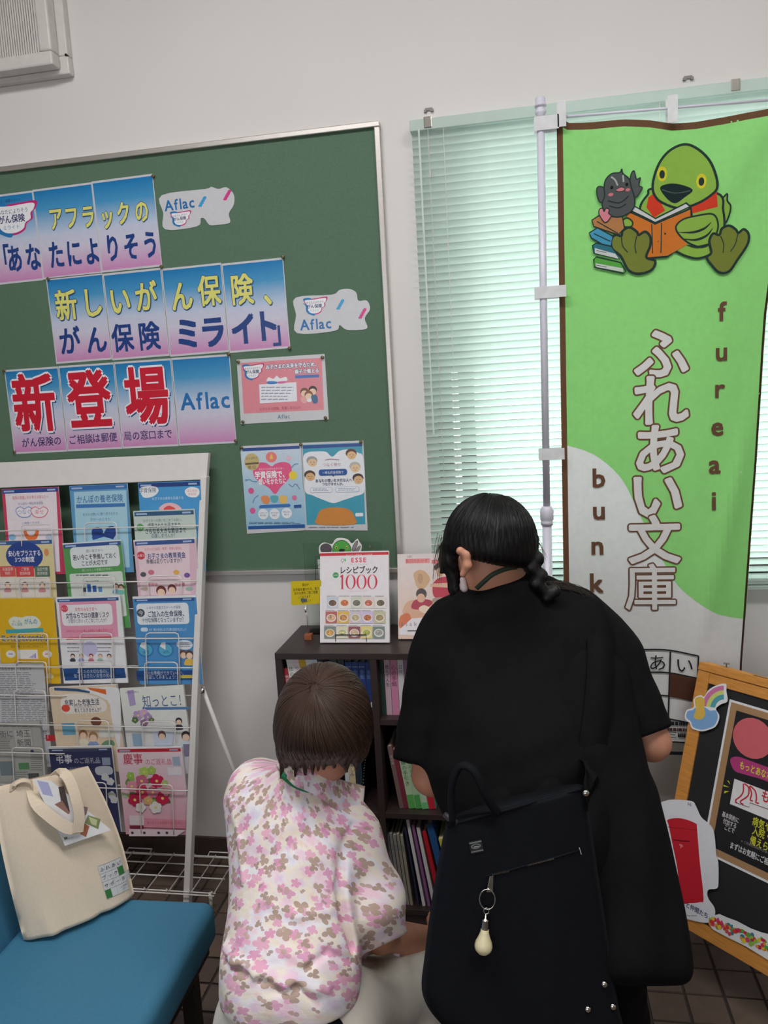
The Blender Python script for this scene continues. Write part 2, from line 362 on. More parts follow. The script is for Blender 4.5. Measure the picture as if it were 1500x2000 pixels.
# venetian blind, slats nearly closed
M_slat = mat('pale_green_slat', (216, 230, 224), 0.42, var=0.015, trans=0.40)
BX0, BX1, BY = -.291, 1.62, -.03
bl = thing('venetian_blind', ((BX0+BX1)/2, BY, 2.43), 'pale green venetian blind hung over the window behind the banner', 'blind')
MB().box((BX0, BY-.018, 2.400), (BX1, BY+.018, 2.432)).build('headrail', M_slat, bl, bevel=.002)
sl = MB(); th = math.radians(55); NS = 6
pr = []
for i in range(NS+1):
    t = i/NS-.5; y = t*.0255; c = .0016*(1-(2*t)**2); pr.append((y*math.cos(th)+c*math.sin(th)*1, -y*math.sin(th)+c*math.cos(th)))
vs = [];
for x in (BX0+.004, BX1-.004):
    for y, z in pr: vs.append((x, y, z))
sl.add(vs, [(i, i+1, NS+1+i+1, NS+1+i) for i in range(NS)])
o = sl.build('slat', M_slat, smooth=True, normals=False); me = o.data; bpy.data.objects.remove(o)
zt, zb = 2.388, 1.028; n = 64
for i in range(n):
    z = zt-(zt-zb)*i/(n-1); o = bpy.data.objects.new('slat', me); COL.objects.link(o); o.parent = bl; o.matrix_parent_inverse = WM[bl.name].inverted()
    o.location = (0, BY, z); o.rotation_euler = (math.radians(rnd.uniform(-1.4, 1.4)), math.radians(rnd.uniform(-.05, .05)), 0)
for i in range(4):
    o = bpy.data.objects.new('slat', me); COL.objects.link(o); o.parent = bl; o.matrix_parent_inverse = WM[bl.name].inverted(); o.location = (0, BY, 1.018-i*.0045); o.rotation_euler = (math.radians(45), 0, 0)
MB().box((BX0, BY-.013, .986), (BX1, BY+.013, .999)).build('bottom_rail', M_slat, bl, bevel=.002)
for x in (BX0+.1, .42, .95, 1.5):
    MB().tube([(x, BY-.0165, 2.40), (x, BY-.0165, 1.0)], .0009, 5).build('ladder_cord', M_white, bl)
MB().tube([(BX0+.028, BY-.026, 2.40), (BX0+.031, BY-.03, 1.5)], .003, 6).build('tilt_wand', mat('clear_wand', (214, 226, 218), 0.15), bl)
p = MB().tube([(BX0+.055, BY-.024, 2.40), (BX0+.057, BY-.024, 1.35)], .0011, 5); p.tube([(BX0+.056, BY-.024, 2.285), (BX0+.056, BY-.024, 2.262)], .0035, 8)
p.build('lift_cord', M_offw, bl)
for x in (BX0+.055, .62):
    MB().box((x-.012, BY-.021, 2.404), (x+.012, BY+.03, 2.436)).build('bracket', M_chrome, bl, bevel=.002)
for x in (BX0+.055, .505):
    MB().box((x-.011, -.004, 2.468), (x+.011, 0, 2.476)).box((x-.014, -.008, 2.464), (x-.006, 0, 2.471)).box((x+.006, -.008, 2.464), (x+.014, 0, 2.471)).build('clip', mat('grey_steel', (120, 116, 112), .5, .5), bl)

# wall ventilator, top left
a = X(146, 151, y=0); fx1, fz0 = a[0], a[2]; fx0, fz1 = fx1-.62, fz0+.62
t = thing('wall_ventilator', (fx1-.31, 0, fz0), 'square white wall ventilator with vertical grille high on the left wall area', 'ventilator')
M_vent = mat('aged_white_plastic', (214, 210, 206), .45, var=.05)
def frame(m, x0, z0, x1, z1, w, y0, y1):
    m.box((x0, y0, z0), (x1, y1, z0+w)); m.box((x0, y0, z1-w), (x1, y1, z1)); m.box((x0, y0, z0+w), (x0+w, y1, z1-w)); m.box((x1-w, y0, z0+w), (x1, y1, z1-w))
m = MB(); frame(m, fx0, fz0, fx1, fz1, .055, -.03, 0); m.build('flange', M_vent, t, bevel=.004)
m = MB(); frame(m, fx0+.012, fz0+.014, fx1-.028, fz1-.012, .042, -.075, -.03); m.build('bezel', M_vent, t, bevel=.006)
MB().tube([(fx1-.004, -.034, fz0+.055), (fx1-.004, -.022, fz0+.055)], .004, 8).build('screw', M_blk, t)
m = MB(); gx0, gx1, gz0, gz1 = fx0+.054, fx1-.07, fz0+.056, fz1-.054; n = 60
for i in range(n):
    x = gx0+(gx1-gx0)*(i+.5)/n; m.box((x-.0028, -.07, gz0), (x+.0028, -.062, gz1))
tag(m.build('grille', M_vent, t), kind='stuff')
cx, cz = (gx0+gx1)/2+.05, (gz0+gz1)/2-.03
MB().box((gx0, -.012, gz0), (gx1, -.004, gz1)).build('back_plate', mat('dark_plate_grey', (92, 86, 84), .8), t)  # plain plate in a darker grey, so the grille gaps read dark
m = MB().lathe((cx, -.05, cz), (cx, -.015, cz), [(0, .05), (.2, .062), (1, .065)], 24)
m.build('fan_hub', M_vent, t, smooth=True)
for i in range(5):
    a0 = 2*math.pi*i/5+.3; b = MB(); vs = []
    for r, w_ in ((.06, .35), (.13, .5), (.2, .42)):
        for s_ in (-1, 1): vs.append((cx+r*math.cos(a0+s_*w_), -.032+s_*.012, cz+r*math.sin(a0+s_*w_)))
    b.add(vs+[(x, y+.003, z) for x, y, z in vs], [(0, 1, 3, 2), (2, 3, 5, 4), (6, 8, 9, 7), (8, 10, 11, 9)]); b.build('fan_blade', M_vent, t)

# ------------------------------------------------------------------ green notice board
bx0, bx1, bz0, bz1 = -2.19, -.386, 1.053, 2.451
t = thing('notice_board', ((bx0+bx1)/2, -.01, bz0), 'large green cloth notice board in a silver aluminium frame', 'notice board')
MB().box((bx0+.01, -.012, bz0+.01), (bx1-.01, -.001, bz1-.01)).build('felt_panel', M_felt, t)
fw = .017
for nm, lo, hi in (('frame_rail', (bx0, -.024, bz1-fw), (bx1, -.001, bz1)), ('frame_rail', (bx0, -.024, bz0), (bx1, -.001, bz0+fw)), ('frame_stile', (bx0, -.0235, bz0+fw), (bx0+fw, -.001, bz1-fw)), ('frame_stile', (bx1-fw, -.0235, bz0+fw), (bx1, -.001, bz1-fw))):
    MB().box(lo, hi).build(nm, M_alu, t, bevel=.0025)
NB = np.array([0., -1., 0.])
def sheetprint(tl, tr, bl, crop, y=-.0135):
    f = lambda q: X(crop[0]+q[0]*crop[2], crop[1]+q[1]*crop[2], y=y)
    A, B, D = f(tl), f(tr), f(bl); P = Print(D, B-A, A-D, crop)
    return P
def finish(P, name, tl, tr, br, bl_, label, cat, group=None, material=None, th=.0004, bc=(206, 206, 211)):
    o = P.build(name, material or GLOSS, back=([P.L(q) for q in (bl_, br, tr, tl)], th, bc)); tag(o, label, cat, group); return o
BL1, BL2, LAV, PK1 = (14, 122, 186), (140, 186, 216), (208, 204, 222), (206, 138, 190)
def winglogo(P, cx, cy, s, txt=True):
    W = [(-1, -.55), (-.2, -.62), (.95, -.8), (1, -.5), (.85, -.3), (.85, 0), (.6, .2), (.5, .5), (.1, .72), (-.4, .72), (-.7, .45), (-.75, 0), (-.95, -.25)]
    P.blob([(cx+x*s*1.08, cy+y*s*1.1) for x, y in W], (196, 40, 120)); 
    P.blob([(cx+(x-.12)*s*1.06, cy+(y+.02)*s*1.08) for x, y in W if x < .3]+[(cx+.1*s, cy+.3*s)], (30, 120, 185))
    P.blob([(cx+x*s*.96, cy+y*s*.95) for x, y in W], (240, 240, 244))
    if txt:
        P.text('あなたによりそう', cx-.05*s, cy-.35*s, s*.26, (30, 50, 110), ws=.85); P.text('がん保険', cx-.1*s, cy+.02*s, s*.42, (24, 40, 100), bold=.025, ws=.9); P.text('ミライト', cx-.1*s, cy+.42*s, s*.24, (40, 130, 190))
ROWS = [
 dict(TL=(-45, 384.5), TR=(303.6, 339), BL=(-26, 559), BR=(317, 519), n=3, nm='top row', yt=[(0, 330, .22)],
   cap=['blue to pink poster sheet with a wing-shaped logo, cut by the left edge', 'blue to pink poster sheet between logo sheet and last sheet of the top row', 'last blue to pink sheet of the top row, beside the upper die-cut card']),
 dict(TL=(95, 548), TR=(557, 500), BL=(110, 711), BR=(568, 682), n=4, nm='middle row',
   cap=['first poster sheet of the middle row, with yellow 新 at its left', 'second poster sheet from the left in the middle row', 'third poster sheet from the left in the middle row', 'last poster sheet of the middle row, beside the lower die-cut card']),
 dict(TL=(8, 722), TR=(447, 692), BL=(28, 887), BR=(463, 865), n=4, nm='bottom row',
   cap=['leftmost poster sheet with a big red character, bottom row', 'middle one of the three sheets with big red characters', 'poster sheet with a big red character left of the blue-lettered sheet', 'blue to pink poster sheet with only plain blue Latin lettering'])]
Y_ = (226, 222, 120); YO = (24, 70, 120); BLU = (24, 62, 132); RED = (206, 24, 52)
def R1(P, st, pts, h, col, **k): pass
G1 = [('ア', 495, 440), ('フ', 635, 428), ('ラ', 782, 420), ('ッ', 950, 425), ('ク', 1095, 392), ('の', 1257, 372)]
G2 = [('「', 20, 800), ('あ', 130, 795), ('な', 295, 780), ('た', 500, 760), ('に', 657, 745), ('よ', 820, 728), ('り', 1000, 700), ('そ', 1165, 685), ('う', 1335, 668)]
H1 = [('新', 248, 222), ('し', 345, 212), ('い', 450, 205), ('が', 548, 190), ('ん', 682, 188), ('保', 785, 168), ('険', 908, 163), ('、', 1030, 165)]
H2 = [('が', 262, 357), ('ん', 362, 352), ('保', 460, 345), ('険', 560, 338), ('ミ', 705, 328), ('ラ', 800, 322), ('イ', 915, 312), ('ト', 1000, 300), ('」', 1064, 320)]
for ri, rw in enumerate(ROWS):
    f = lambda q: X(q[0], q[1], y=-.0135)
    TL, TR_, BL_, BR_ = [f(rw[k]) for k in ('TL', 'TR', 'BL', 'BR')]
    for i in range(rw['n']):
        a, b = i/rw['n'], (i+1)/rw['n']
        P = Print(BL_+(BR_-BL_)*a, TR_-TL, TL-BL_, (0, 0, 1)); wdt = np.linalg.norm(TR_-TL)/rw['n']; hgt = (np.linalg.norm(TL-BL_)+np.linalg.norm(TR_-BR_))/2
        # small vertical offset of each sheet along the row
        P.k = 1; mg = .0065; w0, w1 = mg*.5, wdt-mg*.5
        P.lrect(w0, mg, w1, mg+.33*(hgt-2*mg), PK1, LAV, 3); P.k -= 1; P.lrect(w0, mg+.33*(hgt-2*mg), w1, mg+.5*(hgt-2*mg), LAV, (196, 204, 226), 2); P.k -= 1
        P.lrect(w0, mg+.5*(hgt-2*mg), w1, mg+.78*(hgt-2*mg), (190, 204, 226), (70, 152, 202), 3); P.k -= 1; P.lrect(w0, mg+.78*(hgt-2*mg), w1, hgt-mg, (70, 152, 202), BL1, 3)
        inr = lambda: None
        def put(lst, crop, h, col, **k):
            P.crop = crop
            for g in lst:
                l = P.L((g[1], g[2]))[0]
                if -.0 <= l < wdt or (i == 0 and l < 0) or (i == rw['n']-1 and l >= wdt): P.text(g[0], g[1], g[2], h*(g[3] if len(g) > 3 else 1), col, **k)
        if ri == 0:
            if i == 0:
                P.crop = (0, 330, .22); winglogo(P, 120, 440, 185); P.text('生きると保障サポート', 70, 285, 34, (20, 60, 120), ws=.8)
            put(G1, (0, 330, .22), 225, Y_, ws=.66, bold=.03, ol=YO, olw=.05, shadow=(YO, .025)); put(G2, (0, 330, .22), 265, BLU, ws=.62, bold=.035)
        elif ri == 1:
            put(H1, (0, 480, .52), 122, Y_, ws=.78, bold=.028, ol=YO, olw=.045, shadow=(YO, .025)); put([g for g in H2 if g[0] not in 'ミライト'], (0, 480, .52), 112, BLU, ws=.82, bold=.03)
            put([g for g in H2 if g[0] in 'ミライト'], (0, 480, .52), 128, BLU, ws=.85, bold=.05)
        else:
            put([('新', 128, 590), ('登', 335, 576), ('場', 550, 562)], (0, 480, .52), 228, RED, ws=.80, bold=.038, ol=(240, 236, 244), olw=.062, shadow=(YO, .02))
            put([('が', 96, 740), ('ん', 126, 738), ('保', 156, 736), ('険', 186, 734), ('の', 216, 732), ('ご', 272, 729), ('相', 304, 727), ('談', 334, 724), ('は', 362, 722), ('郵', 394, 720), ('便', 425, 718), ('局', 480, 714), ('の', 511, 713), ('窓', 542, 711), ('口', 572, 710), ('ま', 602, 708), ('で', 632, 706)], (0, 480, .52), 37, (64, 56, 110), ws=.9, bold=.015)
            if i == 3: P.crop = (0, 480, .52); P.text('Aflac', 772, 578, 90, (30, 112, 178), ws=.95, bold=.025)
        o = P.build('poster_sheet', GLOSS, back=([(0, 0), (wdt-.0006, 0), (wdt-.0006, hgt), (0, hgt)], .0004, (206, 206, 212)))
        tag(o, rw['cap'][i], 'poster', 'poster sheets taped in rows')
# die-cut cards
def card(outl, crop, tx, logo, patches, label):
    f = lambda q: X(crop[0]+q[0]*crop[2], crop[1]+q[1]*crop[2], y=-.0135)
    P = Print(f(outl[-1]), f(outl[1])-f(outl[0]), f(outl[0])-f(outl[-1]), crop); P.text('Aflac', tx[0], tx[1], tx[2]*1.12, (30, 112, 178), ws=.95, bold=.025)
    winglogo(P, logo[0], logo[1], logo[2])
    for (x, y, c) in patches:
        for k in range(4): P.blob([(x-9+k*5, y+16-k*9), (x-2+k*5, y+6-k*9), (x+6+k*5, y+8-k*9), (x+3+k*5, y+17-k*9)], c)
    pts = catmull([P.L(q) for q in outl], 4, True)
    tag(P.build('die_cut_card', GLOSS, back=(pts, .0005, (206, 206, 211))), label, 'card')
card([(592, 715), (752, 692), (772, 684), (800, 692), (830, 686), (856, 712), (856, 750), (838, 782), (842, 815), (800, 823), (768, 824), (750, 802), (735, 800), (722, 829), (605, 840), (598, 780)], (0, 0, .5333), (658, 745, 50), (662, 800, 34), [(735, 740, (60, 160, 215)), (826, 716, (214, 60, 140))], 'white die-cut card with blue lettering beside the top poster row')
card([(1110, 195), (1245, 184), (1275, 166), (1312, 162), (1338, 176), (1346, 206), (1378, 206), (1390, 238), (1370, 272), (1380, 308), (1350, 316), (1300, 315), (1275, 298), (1256, 320), (1115, 328), (1112, 260)], (0, 480, .52), (1187, 292, 50), (1185, 226, 40), [(1272, 222, (60, 160, 215)), (1355, 256, (214, 60, 140))], 'white die-cut card with blue lettering right of the middle poster row')
# pink landscape notice
CR5 = (450, 680, .1867)
q = [(65, 120), (985, 60), (1030, 745), (110, 795)]
P = sheetprint(q[0], q[1], q[3], CR5); P.poly([(108, 155), (955, 100), (978, 645), (140, 685)], (226, 138, 150))
P.text('お子さまの未来を守るため、', 645, 182, 54, (250, 250, 252), ws=.84, bold=.03, ol=(40, 60, 130), olw=.1, rot=0); P.text('親子で備える', 800, 240, 52, (250, 250, 252), ws=.86, bold=.03, ol=(40, 60, 130), olw=.1)
P.poly([(675, 285), (925, 275), (928, 305), (678, 316)], (70, 120, 190)); winglogo(P, 240, 245, 100)
P.poly([(300, 380), (690, 355), (698, 555), (310, 578)], (236, 236, 244)); P.scrib(325, 395, 680, 550, 5, 7, (96, 110, 150), 3)
P.blob([(380, 345), (400, 305), (450, 320), (485, 290), (520, 315), (580, 300), (598, 335), (560, 355), (490, 358), (420, 362)], (240, 240, 244)); P.blob([(385, 352), (420, 345), (490, 352), (480, 372), (400, 376)], (60, 130, 200)); P.blob([(495, 352), (560, 345), (592, 350), (560, 368), (500, 370)], (214, 110, 170))
for (x, y, c, h) in ((775, 470, (240, 206, 180), (120, 80, 60)), (862, 450, (240, 206, 180), (60, 44, 44)), (820, 500, (240, 210, 186), (150, 90, 60))):
    P.ell(x, y-14, 44, 42, h); P.ell(x, y+6, 36, 34, c)
P.blob([(735, 520), (775, 505), (800, 540), (790, 575), (750, 570)], (236, 170, 170)); P.blob([(845, 500), (900, 490), (915, 560), (870, 575)], (60, 110, 150)); P.ell(825, 545, 26, 20, (238, 238, 244))
P.text('お子さまの保障、見直しませんか', 520, 628, 38, (200, 100, 120), ws=.8); P.text('Aflac', 560, 712, 62, (70, 120, 150), ws=.95)
finish(P, 'notice', *q, label='pink landscape notice pinned right of the bottom poster row', cat='poster')
# heart poster
q = [(105, 1025), (740, 992), (780, 1906), (175, 1942)]
P = sheetprint(q[0], q[1], q[3], CR5)
a0, b0 = P.L((190, 1900)); a1, b1 = P.L((728, 1048)); P.lrect(a0-.005, b0+.002, a1+.001, b1, (150, 196, 224), (206, 222, 236), 5)
P.poly([(126, 1047), (722, 1020), (724, 1052), (128, 1080)], (36, 74, 150)); P.poly([(185, 1862), (778, 1842), (780, 1882), (187, 1896)], (36, 90, 160))
P.blob([(430, 1235), (480, 1205), (560, 1190), (625, 1215), (640, 1290), (600, 1380), (530, 1450), (468, 1525), (400, 1460), (300, 1400), (245, 1330), (240, 1250), (290, 1200), (370, 1200)], (236, 92, 142), k=5)
P.ell(428, 1140, 58, 56, (240, 130, 130)); P.blob([(412, 1150), (428, 1105), (446, 1150), (430, 1162)], (244, 206, 90)); P.ell(225, 1190, 78, 90, (206, 186, 130)); P.poly([(155, 1203), (295, 1192), (297, 1212), (157, 1222)], (110, 92, 66)); P.text('第1位', 226, 1245, 44, (110, 80, 50), ws=.9); P.text('えらばれて', 225, 1150, 30, (110, 80, 50), ws=.9)
P.text('学資保険で、', 428, 1322, 84, (250, 248, 250), ws=.72, bold=.035); P.text('想いをかたちに', 440, 1392, 66, (250, 248, 250), ws=.66, bold=.03); P.text('あなたの大切なお子さまへ', 430, 1262, 26, (252, 226, 236), ws=.9)
P.ell(655, 1330, 42, 46, (240, 214, 60)); P.ell(612, 1150, 28, 26, (236, 190, 214))
for x, y, r, c in ((217, 1492, 30, (224, 92, 150)), (670, 1565, 26, (230, 120, 160)), (233, 1700, 30, (224, 100, 160)), (700, 1430, 10, (206, 150, 190)), (165, 1380, 12, (120, 180, 200))): P.ell(x, y, r, r*1.05, c)
for pts in ([(155, 1388), (200, 1375), (230, 1392), (280, 1398)], [(295, 1540), (255, 1570), (235, 1620)], [(610, 1420), (650, 1450), (680, 1420), (728, 1475)], [(640, 1250), (670, 1215), (710, 1210)]): P.line(pts, 9, (100, 150, 196), smooth=4)
P.blob([(420, 1550), (460, 1540), (500, 1552), (495, 1600), (460, 1618), (428, 1600)], (96, 176, 190)); P.blob([(320, 1560), (365, 1540), (408, 1565), (405, 1620), (345, 1622)], (232, 150, 100)); P.blob([(510, 1560), (545, 1540), (590, 1555), (585, 1615), (530, 1622)], (238, 196, 110))
P.poly([(300, 1655), (320, 1640), (620, 1628), (632, 1645), (618, 1660), (305, 1675)], (60, 120, 190))
for x, y, st in ((345, 1735, 'いざという時も安心'), (463, 1735, 'お子さまの成長に'), (590, 1725, '大学入学に備える')):
    P.ell(x, y, 54, 56, (238, 242, 248)); P.text(st[:5], x, y-12, 22, (60, 80, 120), ws=.8); P.text(st[5:], x, y+14, 22, (60, 80, 120), ws=.8)
P.poly([(665, 1640), (742, 1635), (744, 1668), (667, 1673)], (40, 90, 160)); P.scrib(195, 1818, 770, 1840, 2, 5, (90, 110, 140))
finish(P, 'portrait_poster', *q, label='light blue portrait poster with a large pink heart', cat='poster')
# white cloud poster
q = [(745, 990), (1390, 965), (1436, 1908), (782, 1906)]
P = sheetprint(q[0], q[1], q[3], CR5)
P.poly([(755, 1012), (1378, 988), (1412, 1842), (798, 1850)], (66, 160, 186)); P.poly([(756, 1018), (1378, 994), (1380, 1026), (758, 1052)], (36, 74, 150))
P.blob([(762, 1140), (810, 1090), (900, 1080), (1000, 1085), (1066, 1135), (1140, 1075), (1240, 1062), (1340, 1095), (1384, 1130), (1400, 1300), (1400, 1500), (1300, 1550), (1180, 1590), (1080, 1620), (980, 1590), (860, 1540), (784, 1500), (775, 1320)], (238, 240, 246), k=5)
for x, y, c, h in ((858, 1192, (232, 200, 160), (160, 164, 170)), (1268, 1115, (232, 190, 140), (96, 60, 44)), (1308, 1250, (236, 204, 160), (190, 190, 184)), (836, 1340, (226, 180, 130), (84, 60, 50)), (1340, 1372, (226, 186, 140), (70, 50, 44))):
    P.ell(x-5, y-16, 58, 46, h); P.ell(x, y+6, 48, 42, c); P.line([(x-22, y+4), (x-10, y+1)], 5, (90, 60, 50)); P.line([(x+8, y), (x+20, y+3)], 5, (90, 60, 50)); P.line([(x-10, y+22), (x, y+27), (x+10, y+21)], 4, (150, 80, 70))
P.line([(990, 1170), (1050, 1160), (1140, 1168)], 8, (190, 140, 170), smooth=4); P.text('つなぐ幸せ', 1062, 1217, 40, (206, 150, 180))
P.rrect(925, 1265, 1222, 1332, 26, (30, 84, 160)); P.text('一時払終身保険で', 1073, 1300, 34, (236, 240, 248), ws=.85); P.poly([(1060, 1328), (1090, 1328), (1076, 1345)], (30, 84, 160))
P.text('あなたの想いを大切な人へ', 1080, 1382, 40, (40, 60, 100), ws=.82, bold=.015); P.text('つなげませんか。', 1080, 1420, 36, (40, 60, 100), ws=.85, bold=.012)
for x0, x1, y in ((835, 1070, 1482), (1098, 1350, 1475)): P.rrect(x0, y-28, x1, y+30, 24, (150, 180, 214)); P.rrect(x0+3, y-25, x1-3, y+27, 22, (238, 240, 246)); P.scrib(x0+30, y-18, x1-20, y+18, 2, 6, (120, 140, 180))
P.blob([(915, 1842), (910, 1760), (945, 1695), (1020, 1670), (1100, 1665), (1190, 1672), (1260, 1700), (1296, 1760), (1296, 1842)], (214, 140, 64), k=4)
P.rrect(1308, 1722, 1390, 1760, 10, (236, 240, 246)); P.scrib(820, 1862, 1380, 1885, 1, 6, (120, 120, 130))
finish(P, 'portrait_poster', *q, label='teal and white portrait poster with drawn faces around a cloud', cat='poster')
# push pins
M_pin = mat('brass_pin', (116, 104, 78), .4, .7)
pm = MB().lathe((0, 0, 0), (0, -.006, 0), [(0, .0022), (.5, .0022), (.6, .0058), (.9, .0055), (1, .003)], 12).build('push_pin', M_pin, smooth=True); pme = pm.data; bpy.data.objects.remove(pm)
PINS = [(300, 344, 'top right corner of the top poster row'), (95, 545, 'left end between top and middle poster rows'), (316, 521, 'junction of the top and middle poster rows'), (553, 502, 'top right corner of the middle poster row'), (566, 680, 'bottom right corner of the middle poster row'), (447, 692, 'top right corner of the bottom poster row'), (461, 861, 'bottom right corner of the bottom poster row'), (9, 724, 'top left corner of the leftmost bottom-row sheet'), (29, 883, 'bottom left corner of the leftmost bottom-row sheet'),
 (466, 707, 'top left corner of the pink notice'), (630, 698, 'top right corner of the pink notice'), (475, 824, 'bottom left corner of the pink notice'), (636, 816, 'bottom right corner of the pink notice'), (472, 874, 'top left corner of the heart poster'), (588, 868, 'top edge between heart and cloud posters'), (705, 863, 'top right corner of the cloud poster')]
for px, py, w in PINS:
    o = bpy.data.objects.new('push_pin', pme); COL.objects.link(o); o.location = V3(X(px, py, y=-.0150)); tag(o, 'small brass pin at the '+w, 'pin', 'pins on the notice board'); WM[o.name] = Matrix.Identity(4)
# ------------------------------------------------------------------ magazine rack
from mathutils.bvhtree import BVHTree
RU = np.array([0, .21, 1.45]); RU = RU/np.linalg.norm(RU); RN = np.array([0, -RU[2], RU[1]])
RP0 = np.array([-1.003, -.06, 1.48])
def RK(u, h, d=0.0):
    t = (h-.03)/1.45; return np.array([-1.113+.110*t-u, -.27+.21*t, h])+RN*d
def rh(px, py, d=0.0): return onplane(px, py, RP0+RN*d, RN)[2]
t = thing('magazine_rack', RK(.5, 0.0), 'white wire magazine rack full of brochures in front of the green board', 'rack')
WR = 1.0
for u in (0.0, WR):
    a, b = RK(u+.006, .0), RK(u+.006, 1.40); m = MB(); w_, d_ = .0105, .004
    m.hexa([a+[-w_, -.026, 0], a+[w_, -.026, 0], a+[w_, d_, 0], a+[-w_, d_, 0]], [b+[-w_, -.026, 0], b+[w_, -.026, 0], b+[w_, d_, 0], b+[-w_, d_, 0]]); m.build('upright', M_white, t, bevel=.002)
h0 = rh(330, 940); a = RK(0, h0), RK(WR, h0); b = RK(-.004, 1.475), RK(WR, 1.475); m = MB()
m.hexa([a[1]+RN*.014, a[0]+RN*.014, a[0]-RN*.006, a[1]-RN*.006], [b[1]+RN*.014, b[0]+RN*.014, b[0]-RN*.006, b[1]-RN*.006]); m.build('header_panel', M_white, t, bevel=.002)
WY = [1031, 1086, 1138, 1192, 1249, 1306, 1363, 1422, 1479, 1544]; HS = [rh(300, y, .03) for y in WY]
c3 = onplane(323, 1138, RP0+RN*.03, RN); cu = RK(0, c3[2])[0]-c3[0]; PITCH = .236; CUS = [cu+PITCH*i for i in range(4)]
LOOPS = [(0, 2, 4, 5, 6, 8), (0, 2, 4, 5, 7, 9), (2, 4, 5, 7, 9)]     # pockets not covered by the brochures of the next pocket, per column from the left
for hi, h in enumerate(HS):
    u1 = .03 if hi in (0, 2, 4, 5, 7, 9) else CUS[1]+PITCH/2 if hi in (6, 8) else None
    if u1 is not None: MB().tube([RK(u1-.02, h-.004, .003), RK(u1-.014, h-.001, .030), RK(u1, h, .035), RK(WR-.03, h, .035), RK(WR-.01, h-.004, .003)], .0021, 6).build('front_wire', M_white, t, smooth=True)
    MB().tube([RK(.01, h-.002, 0), RK(WR-.01, h-.002, 0)], .0019, 6).build('back_wire', M_white, t, smooth=True)
    for ci, c in enumerate(CUS):
        if ci < 3 and hi not in LOOPS[2-ci]: continue
        w_ = .058; L = .155; e = .012
        dl = lambda f: .012+.025*f
        pts = [RK(c+w_, h-L, .002), RK(c+w_, h-L+.004, dl(0))]+[RK(c+w_, h-L+(L+.006)*f, dl(f)) for f in (.2, .5, .8, 1)]+[RK(c+w_-.003, h+.014, .037), RK(c+w_-e, h+.018, .037), RK(c-w_+e, h+.018, .037), RK(c-w_+.003, h+.014, .037)]+[RK(c-w_, h-L+(L+.006)*f, dl(f)) for f in (1, .8, .5, .2)]+[RK(c-w_, h-L+.004, dl(0)), RK(c-w_, h-L, .002)]
        MB().tube(pts, .0019, 6).build('pocket_loop', M_white, t, smooth=True)
hz = .058; gx0, gx1 = -1.015, -2.1
m = MB()
for y, r in ((-.095, .004), (-.145, .0024), (-.215, .0024), (-.292, .0024), (-.305, .0024)): m.tube([(gx0, y, hz), (gx1, y, hz)], r, 6)
for i in range(14): x = gx0-.004-i*.078; m.tube([(x, -.088, hz+.003), (x, -.30, hz+.003), (x, -.312, hz+.02)], .0021, 6)
for x in (-1.08, -1.39, -1.62): m.tube([(x-.045, -.094, hz), (x-.045, -.075, hz+.006), (x+.045, -.075, hz+.006), (x+.045, -.094, hz)], .0024, 6)
m.build('base_shelf', M_white, t, smooth=True)
for x in (gx0-.02, gx1+.1):
    for y in (-.1, -.29): MB().tube([(x, y, hz), (x, y, 0)], .006, 8).build('foot', M_white, t, smooth=True)
a = RK(.005, rh(398, 1345)); MB().tube([a+[0.01, .012, 0], (-.925, -.03, .0)], .007, 8).build('rear_strut', M_white, t, smooth=True)
a = RK(WR, rh(398, 1345)); MB().tube([a+[0, .012, 0], (-1.95, -.03, .0)], .007, 8).build('rear_strut', M_white, t, smooth=True)
MB().tube([RK(0.0, rh(392, 1350), -.012), RK(-.014, rh(392, 1350), -.012)], .011, 10).build('hinge', M_chrome, t, smooth=True)

C3 = (0, 870, .28); C4 = (0, 1280, .2933)
def brochure(crop, tl, tr, draw, label, group=None, th=.003, H=.297, name='brochure', dtop=.031, bc=(232, 232, 236), cat='brochure', dbot=.006, mt=None):
    f = lambda q: onplane(crop[0]+q[0]*crop[2], crop[1]+q[1]*crop[2], RP0+RN*dtop, RN)
    A, B = f(tl), f(tr); V = RU*H+RN*(dtop-dbot); V = V/np.linalg.norm(V); U = B-A
    P = Print(A-V*H, U, V, crop); P.W = np.linalg.norm(U); P.H = H; draw(P)
    o = P.build(name, mt or INK, back=([(0, 0), (P.W, 0), (P.W, H), (0, H)], th, bc)); tag(o, label, cat, group or 'brochures in the white wire rack'); return o
NAVY = (34, 62, 130); INKD = (46, 56, 92)
def fill(P, c, c2=None, m=.0, b0=0, b1=1): P.lrect(m, P.H*b0+m, P.W-m, P.H*b1-m, c, c2)
def band(P, c=NAVY, h=.014, m=.004, b=None): y = P.H-m-h if b is None else b; P.lrect(m, y, P.W-m, y+h, c); P.lrect(m+.006, y+h*.3, m+.045, y+h*.7, (170, 190, 224)); P.lrect(P.W-m-.04, y+h*.3, P.W-m-.01, y+h*.7, (170, 190, 224))
def flower(P, x, y, r, c, cc=(240, 220, 120), n=5):
    for k in range(n): a = 2*math.pi*k/n+x; P.ell(x+r*.55*math.cos(a), y+r*.55*math.sin(a), r*.52, r*.5, c, n=10)
    P.ell(x, y, r*.22, r*.22, cc, n=8)
def head(P, x, y, r, hair, face=(240, 208, 184), body=None):
    if body: P.blob([(x-r*1.3, y+r*2.6), (x-r, y+r*1.2), (x, y+r), (x+r, y+r*1.2), (x+r*1.3, y+r*2.6)], body)
    P.ell(x, y-r*.2, r*1.12, r*1.15, hair, n=14); P.ell(x, y+r*.2, r*.85, r*.85, face, n=14)
